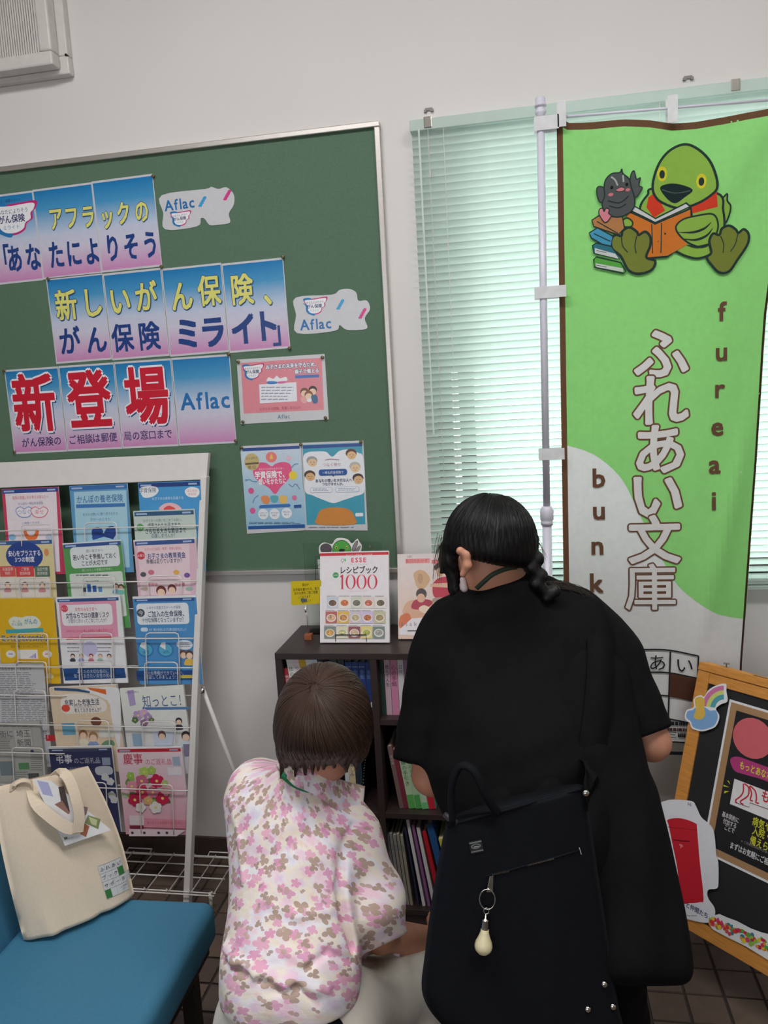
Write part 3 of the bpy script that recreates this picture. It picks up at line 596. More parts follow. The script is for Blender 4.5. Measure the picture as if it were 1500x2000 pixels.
def d1(P):
    fill(P, (206, 62, 96)); P.poly([(35, 326), (392, 318), (420, 880), (80, 890)], (238, 228, 236)); band(P, (48, 74, 150), m=.002)
    P.text('保険の見直しをお考えのあなたへ', 212, 362, 26, (214, 60, 96), ws=.72); P.text('かんぽの一時払終身保険', 212, 404, 22, (90, 110, 160), ws=.8)
    for x, c, s_ in ((170, (116, 140, 206), 'つなぐ'), (275, (226, 110, 130), '幸せ')): P.blob([(x-62, 450), (x-30, 425), (x, 440), (x+30, 425), (x+62, 450), (x+40, 495), (x, 505), (x-40, 495)], c); P.blob([(x-57, 452), (x-28, 431), (x, 446), (x+28, 431), (x+57, 452), (x+36, 490), (x, 499), (x-36, 490)], (242, 236, 240)); P.text(s_, x, 464, 36, c)
    P.text('ご用意できます', 215, 540, 20, (120, 130, 170)); P.blob([(165, 600), (180, 585), (200, 625), (235, 625), (255, 585), (272, 600), (250, 655), (190, 655)], (232, 120, 60)); P.ell(85, 640, 26, 22, (150, 196, 228)); P.ell(345, 640, 26, 22, (190, 206, 228))
brochure(C3, (12, 305), (408, 288), d1, 'red-edged white brochure with two heart outlines, top left of rack')
def d2(P):
    fill(P, (96, 158, 204)); P.poly([(515, 325), (880, 312), (905, 850), (545, 860)], (170, 212, 230)); band(P, (56, 110, 176), m=.002)
    P.text('かんぽの養老保険', 695, 372, 58, (52, 116, 176), ws=.76, bold=.01); P.poly([(530, 412), (872, 402), (874, 426), (532, 438)], (62, 124, 190)); P.text('あなたの想いに寄り添うかたち', 700, 478, 24, (90, 120, 160), ws=.8); P.text('万が一のときも', 700, 515, 22, (90, 120, 160))
    P.blob([(650, 580), (690, 570), (720, 600), (690, 630), (650, 640), (640, 610)], (36, 72, 150)); P.blob([(730, 600), (760, 565), (800, 570), (805, 630), (770, 640), (735, 620)], (36, 72, 150)); P.poly([(640, 640), (800, 590), (806, 612), (650, 660)], (44, 84, 164)); P.poly([(640, 590), (800, 635), (790, 655), (640, 612)], (30, 62, 136))
brochure(C3, (485, 283), (890, 265), d2, 'pale blue brochure with a dark blue bow, top middle of rack')
def d3(P):
    fill(P, (74, 158, 216)); band(P, m=.002)
    P.blob([(975, 300), (1030, 285), (1090, 290), (1105, 320), (1070, 355), (1010, 365), (985, 340)], (240, 242, 246)); P.text('学資保険', 1030, 312, 40, (60, 74, 110), ws=.8)
    P.blob([(1290, 315), (1330, 290), (1380, 300), (1392, 330), (1370, 360), (1310, 355)], (244, 240, 242)); P.text('はじめの', 1340, 315, 20, (230, 130, 120)); P.text('かんぽ', 1340, 338, 20, (230, 130, 120)); P.text('お子さまの成長を応援する', 1170, 368, 22, (220, 236, 248), ws=.9)
    P.blob([(1110, 445), (1140, 410), (1190, 400), (1240, 415), (1265, 450), (1180, 470)], (240, 190, 196)); P.blob([(1140, 445), (1180, 420), (1225, 445), (1180, 465)], (224, 80, 80))
brochure(C3, (960, 262), (1395, 246), d3, 'sky blue brochure with white cloud captions, top right of rack')
def d3b(P):
    fill(P, (200, 214, 206)); band(P, (50, 92, 130), m=.004); P.text('「お子さまへの想いをこめてお祝い」', 1130, 522, 22, (90, 110, 120), ws=.85)
    P.ell(978, 572, 26, 26, (96, 160, 96)); P.text('大学', 978, 572, 22, (240, 244, 240)); P.text('成長されたお子さまの', 1145, 556, 36, INKD, ws=.68, bold=.012); P.text('さらなる大きな節目まで', 1155, 594, 40, INKD, ws=.70, bold=.02); P.text('応援しませんか？', 1145, 628, 34, INKD, ws=.7)
brochure(C3, (930, 458), (1360, 442), d3b, 'pale grey-green brochure with a green dot, second from top in right column', dtop=.030, dbot=.003)
def d4(P):
    fill(P, (226, 212, 160)); band(P, (60, 96, 156), m=.001); P.ell(170, 770, 130, 100, (40, 70, 146)); P.text('安心をプラスする', 170, 752, 44, (240, 240, 244), ws=.72, bold=.02); P.text('3つの制度', 172, 795, 42, (240, 240, 244), ws=.8, bold=.02)
    for x0, x1, c, a_, b_ in ((0, 108, (220, 90, 90), '先進医療', '特約'), (112, 238, (216, 70, 76), 'ご家族', '登録制度'), (244, 348, (84, 120, 100), '指定代理', '請求制度')):
        P.rect(x0, 842, x1, 915, c); P.text(a_, (x0+x1)/2, 862, 26, (236, 220, 214), ws=.8); P.text(b_, (x0+x1)/2, 892, 26, (236, 220, 214), ws=.8); P.rect(x0, 918, x1, 1060, (230, 222, 216)); head(P, (x0+x1)/2, 975, 18, (120, 90, 70), body=(210, 150, 150))
    P.ell(325, 745, 16, 26, (222, 150, 100))
brochure(C3, (-40, 668), (365, 655), d4, 'yellow-beige brochure with a navy circle, second row left')
def d5(P):
    fill(P, (88, 158, 88)); P.lrect(0, P.H-.004, P.W, P.H, (232, 234, 236)); band(P, (54, 84, 150), m=.004); P.rrect(492, 702, 835, 850, 26, (226, 232, 234)); P.text('若い皆さまへ', 660, 733, 22, (90, 100, 110)); P.text('若い今こそ準備しておく', 660, 775, 42, (50, 60, 76), ws=.72, bold=.02); P.text('ことが大切です', 660, 818, 40, (50, 60, 76), ws=.72, bold=.018)
    P.text('若いからこそ準備はお早めに', 680, 866, 20, (210, 230, 210), ws=.9); P.rrect(500, 885, 870, 1200, 12, (214, 222, 214)); P.scrib(530, 895, 800, 915, 1, 8, (90, 100, 110))
    for x, h_, c in ((588, 30, (60, 70, 90)), (622, 55, (44, 92, 170)), (660, 45, (44, 92, 170)), (700, 36, (90, 140, 200))): P.rect(x-13, 1022-h_, x+13, 1022, c)
    P.text('約3,000万円', 645, 950, 22, (70, 80, 100), ws=.8); head(P, 810, 985, 18, (110, 90, 80), body=(130, 170, 200)); head(P, 845, 990, 18, (90, 70, 60), body=(120, 190, 180))
brochure(C3, (455, 683), (865, 656), d5, 'green brochure with a white title box, second row middle')
def d6(P):
    fill(P, (226, 190, 206)); P.lrect(0, P.H-.006, P.W, P.H, (236, 234, 238)); P.poly([(958, 690), (1320, 678), (1330, 1035), (985, 1045)], (238, 214, 222)); band(P, (60, 90, 150), m=.005)
    P.text('お子さまの誕生・教育・結婚の節目に', 1140, 720, 22, (220, 110, 130), ws=.75); P.ell(984, 768, 28, 28, (216, 70, 80)); P.text('必要な', 984, 768, 20, (244, 230, 230)); P.text('お子さまの教育資金', 1160, 768, 44, (40, 76, 140), ws=.72, bold=.02); P.text('準備は足りていますか？', 1150, 806, 36, INKD, ws=.70, bold=.012)
    for x, y, c in ((1000, 900, (90, 90, 100)), (1055, 885, (214, 120, 140)), (1230, 885, (230, 180, 90)), (1305, 905, (120, 90, 160))): P.ell(x, y, 22, 18, c, n=9)
    P.text('学資金', 1065, 970, 26, (220, 90, 110)); P.text('生活費', 1255, 970, 26, (220, 90, 110)); head(P, 1125, 1020, 32, (110, 50, 50)); head(P, 1200, 1005, 28, (120, 60, 56)); P.ell(1010, 1000, 30, 12, (190, 170, 150)); P.ell(1320, 1000, 26, 14, (160, 190, 170))
brochure(C3, (940, 660), (1375, 640), d6, 'pink brochure with a red dot and a family, second row right', dtop=.035, dbot=.008)
def d7(P):
    fill(P, (228, 182, 26)); P.blob([(60, 1230), (90, 1195), (150, 1200), (190, 1190), (250, 1195), (285, 1240), (250, 1275), (110, 1280)], (226, 230, 216)); P.text('もしも', 115, 1225, 20, (90, 160, 150)); P.text('がん保険', 118, 1248, 26, (70, 150, 170), ws=.8); P.text('がんの', 215, 1228, 42, (80, 150, 190), ws=.8, bold=.02)
    P.poly([(40, 1285), (300, 1272), (305, 1300), (45, 1312)], (70, 170, 180)); P.text('知っておきたい5つのがん', 170, 1345, 52, (44, 60, 110), ws=.58, bold=.03, ol=(240, 236, 220), olw=.06); P.text('自分で備えるために大切なこと', 190, 1402, 20, (110, 100, 60), ws=.9)
    for x, c in ((75, (160, 160, 200)), (330, (230, 140, 130))): P.ell(x, 1455, 34, 26, (236, 232, 226)); P.line([(x-14, 1455), (x+14, 1455)], 8, c)
    P.rect(122, 1425, 265, 1488, (236, 234, 232)); 
    for k in range(6): P.rect(200+k*9, 1480-6*k, 206+k*9, 1482, (150, 140, 200))
    P.text('みんなで学ぼう', 170, 1510, 22, (190, 110, 40)); P.rrect(290, 1590, 375, 1625, 14, (236, 216, 150))
brochure(C3, (-30, 1068), (375, 1062), d7, 'bright yellow brochure with a cloud caption, third row left')
def d8(P):
    fill(P, (234, 234, 238)); P.poly([(410, 1090), (808, 1082), (826, 1335), (430, 1345)], (230, 156, 184)); band(P, (46, 84, 140), m=.006, h=.011); P.rrect(430, 1108, 785, 1255, 26, (240, 236, 240))
    P.ell(450, 1138, 25, 25, (222, 80, 100)); P.text('今こそ', 450, 1138, 18, (244, 230, 230)); P.text('女性のみなさまへ', 600, 1142, 30, (214, 70, 100), ws=.7, bold=.01); P.text('女性ならではの健康リスク', 610, 1184, 44, (50, 58, 96), ws=.62, bold=.022); P.text('が意外と多いってご存じでしたか？', 615, 1222, 34, (70, 76, 104), ws=.55)
    P.text('20代からじわじわ増える病気にも備えが安心です', 625, 1292, 22, (210, 60, 90), ws=.72); P.poly([(462, 1340), (788, 1330), (789, 1346), (463, 1356)], (216, 80, 90)); P.blob([(590, 1380), (625, 1365), (665, 1385), (680, 1430), (640, 1475), (590, 1460), (575, 1420)], (200, 196, 232))
    P.scrib(470, 1370, 560, 1450, 3, 7, (150, 150, 170), 1); P.scrib(680, 1370, 780, 1450, 3, 7, (150, 150, 170), 2)
    for x, h_, b_ in ((508, (70, 60, 60), (60, 64, 80)), (568, (190, 160, 120), (150, 160, 220)), (636, (140, 60, 50), (200, 130, 150)), (700, (180, 160, 160), (170, 200, 190)), (762, (90, 80, 80), (230, 230, 235))): head(P, x, 1470, 14, h_, body=b_)
    P.poly([(440, 1555), (868, 1548), (880, 1620), (455, 1640)], (30, 78, 140)); P.text('あなたの大切な毎日に', 650, 1575, 30, (214, 228, 244), ws=.8); P.text('知っておきたい女性の安心', 650, 1605, 32, (214, 228, 244), ws=.75)
brochure(C3, (398, 1060), (848, 1045), d8, 'pink and white brochure with a row of people, third row middle', th=.006)
def d9(P):
    fill(P, (76, 146, 204)); P.lrect(0, P.H-.007, P.W, P.H, (232, 234, 238)); band(P, (44, 84, 150), m=.007, h=.011); P.rrect(955, 1100, 1318, 1248, 24, (232, 238, 244))
    P.text('いまから見直す万が一への保険', 1140, 1130, 24, (50, 100, 160), ws=.75); P.ell(982, 1168, 28, 28, (74, 84, 96)); P.text('今', 982, 1168, 38, (236, 240, 240)); P.text('ご加入の生命保険、', 1165, 1174, 46, (40, 52, 96), ws=.70, bold=.022); P.text('十分な保障となっていますか？', 1140, 1216, 38, (40, 52, 96), ws=.60, bold=.012)
    P.rrect(982, 1270, 1032, 1298, 12, (210, 226, 240)); P.text('まず、現在の生活をふまえて必要なお金を考えましょう', 1170, 1284, 22, (226, 238, 248), ws=.5)
    for x in (1015, 1155): P.ell(x, 1425, 58, 52, (52, 126, 190)); P.ell(x, 1425, 46, 42, (90, 176, 210)); P.poly([(x, 1425), (x-40, 1400), (x-28, 1375), (x, 1372)], (232, 236, 240)); P.text('60%', x+6, 1440, 28, (30, 100, 140), ws=.9)
    P.blob([(1230, 1385), (1260, 1360), (1320, 1362), (1345, 1390), (1320, 1420), (1260, 1420)], (226, 234, 240)); P.scrib(1250, 1370, 1330, 1410, 3, 6, (130, 140, 160)); head(P, 1280, 1460, 26, (110, 80, 70), body=(80, 130, 190)); head(P, 1322, 1462, 26, (90, 70, 60), body=(226, 190, 80))
    P.poly([(950, 1572), (1365, 1566), (1365, 1635), (958, 1640)], (28, 74, 140)); P.text('十分な準備ができているか、', 1150, 1586, 32, (220, 230, 244), ws=.72); P.text('確認してみましょう！', 1130, 1614, 32, (220, 230, 244), ws=.75); P.rrect(1255, 1600, 1360, 1622, 8, (236, 214, 90))
brochure(C3, (932, 1056), (1375, 1044), d9, 'blue brochure with two pie charts, third row right', th=.005)
def d10(P):
    fill(P, (196, 196, 200)); P.text('加入者のみなさまへ　お知らせ', 70, 92, 22, (50, 50, 60)); P.scrib(0, 110, 250, 280, 14, 4, (110, 110, 118), 5); P.scrib(10, 290, 345, 560, 22, 4, (118, 118, 126), 9)
    P.rect(305, 530, 370, 570, (196, 40, 50))
brochure(C4, (-75, 58), (300, 52), d10, 'grey printed leaflet of dense small text, left column', name='leaflet', H=.36, mt=INK, cat='leaflet', bc=(200, 200, 204))
def d11(P):
    fill(P, (172, 172, 168)); P.scrib(-20, 455, 260, 480, 2, 4, (120, 120, 118), 1); P.text('の街に', 20, 525, 50, (60, 60, 60)); P.rect(92, 488, 218, 610, (150, 152, 150)); P.rect(96, 492, 214, 606, (184, 184, 180)); P.text('埼玉', 155, 520, 52, (56, 56, 56)); P.text('新聞', 160, 580, 52, (56, 56, 56)); P.scrib(0, 545, 85, 640, 8, 4, (110, 110, 108), 2)
    P.rect(0, 705, 95, 800, (120, 132, 140)); P.rect(125, 715, 195, 760, (90, 140, 96)); P.rect(190, 785, 262, 835, (80, 82, 84)); P.scrib(105, 770, 190, 860, 6, 4, (100, 100, 100), 3); P.scrib(205, 640, 290, 770, 9, 4, (116, 116, 114), 4); P.ell(215, 642, 12, 14, (60, 60, 110))
brochure(C4, (-120, 460), (292, 442), d11, 'grey folded newspaper at the lower left of the rack', name='newspaper', H=.30, th=.009, cat='newspaper', bc=(160, 160, 156))
def d12(P):
    fill(P, (226, 206, 178)); P.blob([(700, 210), (760, 215), (800, 260), (800, 600), (770, 560), (740, 400), (715, 300), (560, 230)], (236, 236, 240), k=3); P.poly([(580, 214), (705, 226), (708, 262), (600, 230)], (226, 110, 50)); P.poly([(360, 214), (520, 222), (600, 240), (596, 252), (510, 240), (362, 234)], (50, 86, 130))
    P.blob([(420, 270), (560, 255), (690, 300), (700, 370), (560, 385), (420, 380)], (238, 232, 224)); P.text('充実した老後生活', 545, 312, 46, (50, 60, 100), ws=.68, bold=.02, rot=0); P.text('のために必要なこと', 570, 338, 24, (90, 96, 110), ws=.8); P.ell(438, 352, 28, 24, (226, 80, 60)); P.text('考えておきませんか？', 590, 364, 34, (50, 60, 100), ws=.6, bold=.012)
    P.rect(415, 450, 500, 530, (110, 170, 200)); P.ell(640, 440, 36, 30, (120, 70, 60)); head(P, 555, 530, 26, (160, 110, 70), body=(230, 220, 200)); head(P, 622, 545, 28, (170, 130, 90), body=(140, 160, 200)); P.rrect(660, 490, 760, 545, 14, (230, 232, 226)); P.blob([(680, 600), (700, 570), (750, 565), (760, 600)], (110, 150, 120))
brochure(C4, (352, 216), (800, 196), d12, 'beige brochure with an orange corner stripe, fourth row middle', th=.012, bc=(226, 222, 222))
def d13(P):
    fill(P, (220, 216, 226), (232, 236, 228)); P.poly([(845, 235), (890, 228), (905, 330), (865, 340)], (176, 160, 206)); P.text('知っとこ！', 1095, 302, 92, (56, 92, 150), ws=.68, bold=.0); P.poly([(948, 346), (1262, 342), (1264, 360), (950, 364)], (90, 130, 180)); P.text('かんぽからのお知らせ', 880, 245, 16, (60, 60, 80), ws=.6)
    for x, y, r, c in ((920, 400, 34, (190, 160, 206)), (960, 385, 30, (214, 180, 216)), (985, 410, 28, (176, 150, 200)), (900, 430, 22, (90, 120, 80)), (1010, 430, 18, (100, 130, 90)), (960, 450, 26, (150, 110, 150))): flower(P, x, y, r, c)
    head(P, 1192, 440, 20, (50, 44, 54), body=(60, 60, 80)); head(P, 1080, 535, 26, (110, 80, 76), body=(190, 210, 226)); head(P, 1240, 540, 28, (70, 56, 60), body=(210, 226, 236)); P.poly([(880, 520), (940, 520), (950, 600), (890, 600)], (150, 180, 206)); P.poly([(1020, 510), (1160, 510), (1150, 600), (1030, 600)], (206, 216, 234)); head(P, 1080, 535, 24, (120, 86, 80)); P.poly([(1220, 590), (1280, 590), (1285, 670), (1230, 670)], (140, 130, 160))
brochure(C4, (828, 222), (1252, 200), d13, 'white and lilac brochure reading 知っとこ！ fourth row right', th=.009, bc=(224, 220, 214))
def d14(P):
    fill(P, (48, 52, 92)); P.lrect(0, P.H-.006, P.W, P.H, (206, 206, 206)); band(P, (70, 76, 100), m=.006, h=.01); P.text('弔事', 425, 690, 66, (214, 214, 222), bold=.015, ws=.92); P.text('のご返礼品', 580, 700, 42, (196, 198, 212), ws=.9); P.text('心をこめたお返し', 480, 752, 22, (150, 160, 200), ws=.8); P.blob([(640, 745), (735, 740), (745, 790), (650, 795)], (190, 196, 206)); P.rect(680, 680, 735, 730, (150, 160, 184))
    for x, y in ((700, 810), (735, 840), (745, 930), (760, 960)): flower(P, x, y, 26, (206, 210, 220))
brochure(C4, (345, 612), (762, 604), d14, 'navy brochure reading 弔事 half hidden behind the tote bag', th=.008)
def d15(P):
    fill(P, (230, 168, 188), (240, 222, 230)); P.lrect(0, P.H-.004, P.W, P.H, (230, 220, 222)); band(P, (200, 40, 60), m=.004, h=.011); P.text('慶事', 885, 690, 76, (206, 60, 90), ws=.92, bold=.01); P.text('のご返礼品', 1055, 708, 44, (206, 90, 116), ws=.85); P.rect(1150, 675, 1200, 735, (170, 186, 206)); P.rect(1112, 740, 1215, 800, (214, 210, 224)); P.rect(1116, 744, 1211, 796, (238, 230, 238))
    r = random.Random(4)
    for k in range(26): a = r.random()*6.28; q = r.random()**.5; P.ell(980+160*q*math.cos(a), 900+130*q*math.sin(a), 26, 14, r.choice([(110, 150, 80), (150, 190, 100), (90, 130, 80), (190, 200, 170)]), n=8, rot=r.uniform(0, 180))
    for x, y, rr, c in ((870, 800, 26, (160, 200, 90)), (960, 775, 34, (186, 216, 110)), (1010, 765, 28, (170, 206, 100)), (945, 835, 42, (206, 110, 140)), (1045, 835, 46, (206, 30, 84)), (880, 870, 38, (226, 150, 170)), (950, 910, 46, (214, 60, 100)), (900, 960, 44, (196, 30, 76)), (1020, 910, 40, (220, 130, 160)), (1085, 950, 44, (206, 34, 80)), (1110, 895, 38, (236, 180, 190)), (990, 965, 30, (224, 180, 120)), (940, 1010, 34, (236, 232, 226)), (1040, 1010, 40, (240, 234, 230)), (1100, 850, 24, (180, 206, 130))): flower(P, x, y, rr, c)
    P.rect(865, 1062, 962, 1130, (232, 220, 222)); P.rect(868, 1128, 962, 1150, (130, 40, 60)); P.poly([(962, 1080), (1240, 1095), (1240, 1150), (962, 1140)], (230, 150, 170)); P.text('ありがとうの気持ちをかたちに', 1100, 1112, 22, (180, 70, 100), ws=.8); P.poly([(862, 1152), (1240, 1160), (1180, 1200), (864, 1200)], (238, 218, 226))
    for x in (885, 965, 1060, 1115): P.ell(x, 1178, 10, 9, (70, 60, 80), n=10)
brochure(C4, (796, 618), (1232, 610), d15, 'pink brochure reading 慶事 with red and white flowers', th=.006)

# ------------------------------------------------------------------ blue bench
ang = math.radians(1.5); ba = np.array([math.sin(ang), -math.cos(ang), 0]); bb = np.array([-math.cos(ang), -math.sin(ang), 0]); E0 = np.array([-.768, -.817, 0])
def BP(a, b, z): return E0+ba*a+bb*b+np.array([0, 0, z])
t = thing('bench', BP(.65, .25, 0), 'blue upholstered bench with backrest at the lower left', 'bench')
M_blue = mat('blue_upholstery', (64, 122, 154), .62, var=.05, scale=160, bump=.12, bscale=700, spec=.3)
def slab(a0, a1, b0, b1, z0, z1, lean=0): return [BP(a0, b0, z0), BP(a1, b0, z0), BP(a1, b1, z0), BP(a0, b1, z0)], [BP(a0, b0+lean, z1), BP(a1, b0+lean, z1), BP(a1, b1+lean, z1), BP(a0, b1+lean, z1)]
m = MB(); m.hexa(*slab(0, 1.25, 0, .445, .315, .42)); m.build('seat', M_blue, t, smooth=True, bevel=.028, bseg=5)
m = MB(); m.hexa(*slab(0, 1.25, .437, .53, .36, .74, .10)); m.build('backrest', M_blue, t, smooth=True, bevel=.028, bseg=5)
M_leg = mat('dark_steel_leg', (48, 42, 40), .5, .3)
m = MB(); m.hexa(*slab(.02, 1.23, .02, .43, .285, .318)); m.build('seat_frame', M_blk, t, bevel=.004)
for a in (.07, 1.15):
    for b in (.03, .40): m = MB(); m.hexa(*slab(a, a+.035, b, b+.035, 0, .29)); m.build('leg', M_leg, t, bevel=.003)
for a in (.1, 1.15): m = MB(); m.hexa(*slab(a, a+.03, .50, .53, .29, .55, .05)); m.build('back_bracket', M_leg, t)

# ------------------------------------------------------------------ tote bag
M_canvas = mat('natural_canvas', (222, 205, 184), .88, var=.03, scale=200, bump=.3, bscale=900, spec=.15)
zb_ = .424; BLc = X(46, 1836, z=zb_); BRc = X(262, 1745, z=zb_); hd = (BRc-BLc)/np.linalg.norm(BRc-BLc); up = np.array([0, 0, 1.])
nb = np.cross(hd, up); nb = nb/np.linalg.norm(nb)
if nb@(CAM-BLc) < 0: nb = -nb
lean = math.radians(13); tu = up*math.cos(lean)-nb*math.sin(lean); TN = nb*math.cos(lean)+up*math.sin(lean)
Lp = [(46, 1836), (27, 1765), (4, 1665), (-8, 1592), (-14, 1538)]; Rp = [(262, 1745), (251, 1695), (236, 1640), (208, 1568), (172, 1496)]
Ls = catmull([tuple(onplane(*p, BLc, TN)) for p in Lp], 6, False); Rs = catmull([tuple(onplane(*p, BLc, TN)) for p in Rp], 6, False)
NR = len(Ls); NQ = 28; front = []; back = []
for i in range(NR):
    s = i/(NR-1); a, b = np.array(Ls[i]), np.array(Rs[i]); rf = []; rb = []
    for j in range(NQ+1):
        q = j/NQ; p = a+(b-a)*q; sh = (max(0, 1-(2*q-1)**2))**.6
        bulge = sh*(.036*(1-s)**.5*(1-.2*s)+.012+.006*math.sin(q*7+s*3)*(s)) - .012*math.exp(-((q-.30-.35*(1-s))/.05)**2)*(s < .35)*(.35-s)*2.2
        gus = .012*math.exp(-((q-.22+.1*s)/.06)**2)*math.exp(-(s/.18)**2)
        sag = -.0*sh*(1-s)**3
        lift = np.array([0, 0, max(0.0, .030*sh*(1-s)**6*0)])
        rf.append(p+TN*(bulge+gus)+up*sag+(up*.012*math.sin(q*3.1)*(s > .9)*0)); rb.append(p-TN*(.5*bulge))
    front.append(rf); back.append(rb)
bot = front[0]; shiftz = min(min(p[2] for p in front[0]), min(p[2] for p in back[0]))
m = MB(); vs = [p for r in front for p in r]+[p for r in back for p in r]; K = NR*(NQ+1); fs = []
for i in range(NR-1):
    for j in range(NQ):
        a = i*(NQ+1)+j; fs.append((a, a+1, a+NQ+2, a+NQ+1)); fs.append((K+a, K+a+NQ+1, K+a+NQ+2, K+a+1))
    a = i*(NQ+1); fs.append((a, a+NQ+1, K+a+NQ+1, K+a)); a += NQ; fs.append((a, K+a, K+a+NQ+1, a+NQ+1))
for j in range(NQ): fs.append((j, K+j, K+j+1, j+1))
m.add([np.array(p)+[0, 0, .0] for p in vs], fs)
tb = thing('tote_bag', (BLc+BRc)/2, 'natural canvas tote bag with green crossword print standing on the blue bench', 'bag')
body = m.build('body', M_canvas, tb, smooth=True)
def bvh_of(o): return BVHTree.FromPolygons([v.co.copy() for v in o.data.vertices], [tuple(p.vertices) for p in o.data.polygons])
bagbvh = bvh_of(body)
def draper(P, bvh, off=.0012, start=.3):
    def w(co):
        out = []
        for a, b, n in co:
            p = P.p0+a*P.U+b*P.V; h = bvh.ray_cast(V3(p+P.N*start), V3(-P.N)); q = np.array(h[0]) if h[0] is not None else p
            out.append(q+P.N*(off+n))
        return np.array(out)
    return w
C6 = (0, 1480, .19)
P = Print(BLc, hd, tu, C6)
fx = lambda u, v: (962+(1215-962)*u*1.0+ (v*100)*.30*3.4/3.4, 1090-82*u+v*82)
cell = lambda c, r: (965+62*c+22*r, 1085-20*c+80*r)
for r, n in ((0, 4), (1, 4), (2, 5), (3, 4)):
    p = [cell(0, r), cell(n, r), cell(n, r+1), cell(0, r+1)]; P.poly(p, (206, 206, 208))
    P.line([cell(0, r), cell(n, r)], 4, (110, 110, 110))
    for c in range(n+1): P.line([cell(c, r), cell(c, r+1)], 3, (170, 170, 170))
P.poly([cell(3, 1), cell(4, 1), cell(4, 2), cell(3, 2)], (64, 122, 70)); P.poly([cell(0, 3), cell(1, 3), cell(1, 4), cell(0, 4)], (64, 122, 70))
for st, r in (('ふれあい', 0), ('ブック', 1), ('サポータ', 2)):
    for c, ch in enumerate(st): x, y = cell(c+.5, r+.5); P.text(ch, x, y, 50, (60, 60, 64), rot=6)
P.text('いろは', 1240, 1285, 26, (60, 60, 60)); P.text('ぶんこ', 1250, 1310, 20, (110, 110, 110))
P.build('printed_mark', CANVASINK, tb, warp=draper(P, bagbvh), cut=(.012, .012))
def ribbon(m, pts, w, nrm, th=.0022, k=4):
    P_ = [np.array(p) for p in catmull([tuple(p) for p in pts], k, False)]; n = len(P_); rings = []
    for i in range(n):
        d = P_[min(i+1, n-1)]-P_[max(i-1, 0)]; N_ = np.array(nrm if not isinstance(nrm, list) else nrm[0]+(nrm[1]-nrm[0])*i/(n-1), float); s_ = np.cross(d, N_); s_ = s_/np.linalg.norm(s_)*w/2; N_ = N_/np.linalg.norm(N_)*th/2
        rings.append([P_[i]-s_-N_, P_[i]+s_-N_, P_[i]+s_+N_, P_[i]-s_+N_])
    vs = [p for r in rings for p in r]; fs = [(0, 1, 2, 3)[::-1], tuple(4*(n-1)+q for q in range(4))]
    for i in range(n-1):
        for q in range(4): fs.append((4*i+q, 4*i+(q+1) % 4, 4*i+4+(q+1) % 4, 4*i+4+q))
    return m.add(vs, fs)
ob = lambda x, y, o: onplane(x, y, BLc+TN*o, TN)
# card tucked under the handle
q = [(64, 1521), (100, 1525), (217, 1621), (127, 1652)]
P = Print(ob(127, 1652, .052), ob(217, 1621, .052)-ob(127, 1652, .052), ob(64, 1521, .052)-ob(127, 1652, .052), C6)
P.poly([(380, 232), (495, 255), (548, 400), (440, 375)], (176, 176, 216)); P.poly([(600, 300), (660, 290), (720, 560), (640, 520)], (70, 60, 56)); P.poly([(560, 480), (640, 440), (720, 570), (700, 580)], (150, 110, 100)); P.poly([(745, 745), (850, 660), (920, 705), (885, 815)], (176, 108, 78)); P.poly([(905, 590), (1035, 630), (1010, 735), (870, 670)], (130, 140, 96)); P.poly([(905, 600), (1000, 640), (990, 700), (940, 680)], (196, 200, 150)); P.poly([(828, 490), (905, 510), (888, 580), (850, 625)], (140, 116, 122)); P.poly([(590, 680), (640, 690), (745, 745), (735, 765), (620, 710)], (76, 80, 60)); P.text('ブックサポーター', 700, 835, 28, (90, 110, 90), ws=.6); P.poly([(655, 820), (690, 810), (695, 835), (665, 845)], (110, 120, 90))
cardo = P.build('leaflet', INK, back=([P.L(C) for C in [((x-C6[0])/C6[2], (y-C6[1])/C6[2]) for x, y in (q[3], q[2], q[1], q[0])]], .0008, (232, 230, 232))); tag(cardo, 'white leaflet with diamond-shaped photos tucked under the tote handle', 'leaflet')
m = MB(); ribbon(m, [ob(62, 1541, .012), ob(72, 1570, .045), ob(100, 1596, .062), ob(132, 1617, .068), ob(158, 1617, .066)], .026, TN, .003)
ribbon(m, [ob(152, 1626, .070), ob(155, 1595, .070), ob(148, 1560, .066), ob(136, 1525, .05), ob(122, 1510, .03), ob(108, 1516, .012), ob(103, 1530, .0)], .026, TN+.3*hd, .003); m.build('front_handle', M_canvas, tb, bevel=.0006)
m = MB(); ribbon(m, [ob(24, 1546, .012), ob(28, 1532, .016), ob(44, 1524, .02), ob(60, 1528, .018), ob(66, 1542, .012)], .014, hd*.4+up+TN*.4, .0025); m.build('rear_handle', M_canvas, tb, smooth=True)
# ------------------------------------------------------------------ bookcase
SX0, SX1, SYF, SYB, SZ = -.742, -.142, -.322, -.03, .88
t = thing('bookcase', ((SX0+SX1)/2, -.17, 0), 'dark espresso bookcase with open compartments behind the two people', 'bookcase')
MB().box((SX0, SYF, SZ-.02), (SX1, SYB, SZ)).build('top', M_dark, t, bevel=.0015)
CW = (SX1-SX0-.02)/2; XS = [SX0+i*CW for i in range(3)]
for i, x in enumerate(XS): MB().box((x, SYF+.001, 0), (x+.02, SYB, SZ-.02)).build('side_panel' if i in (0, 2) else 'divider', M_dark, t, bevel=.001)
ZS = [.045, .360, .657]
for z in ZS:
    for i in range(2): MB().box((XS[i]+.02, SYF+.003, z), (XS[i+1], SYB, z+.018)).build('shelf', M_dark, t, bevel=.001)
MB().box((SX0+.02, SYF+.01, 0), (SX1-.02, SYF+.025, .045)).build('plinth', M_dark, t)
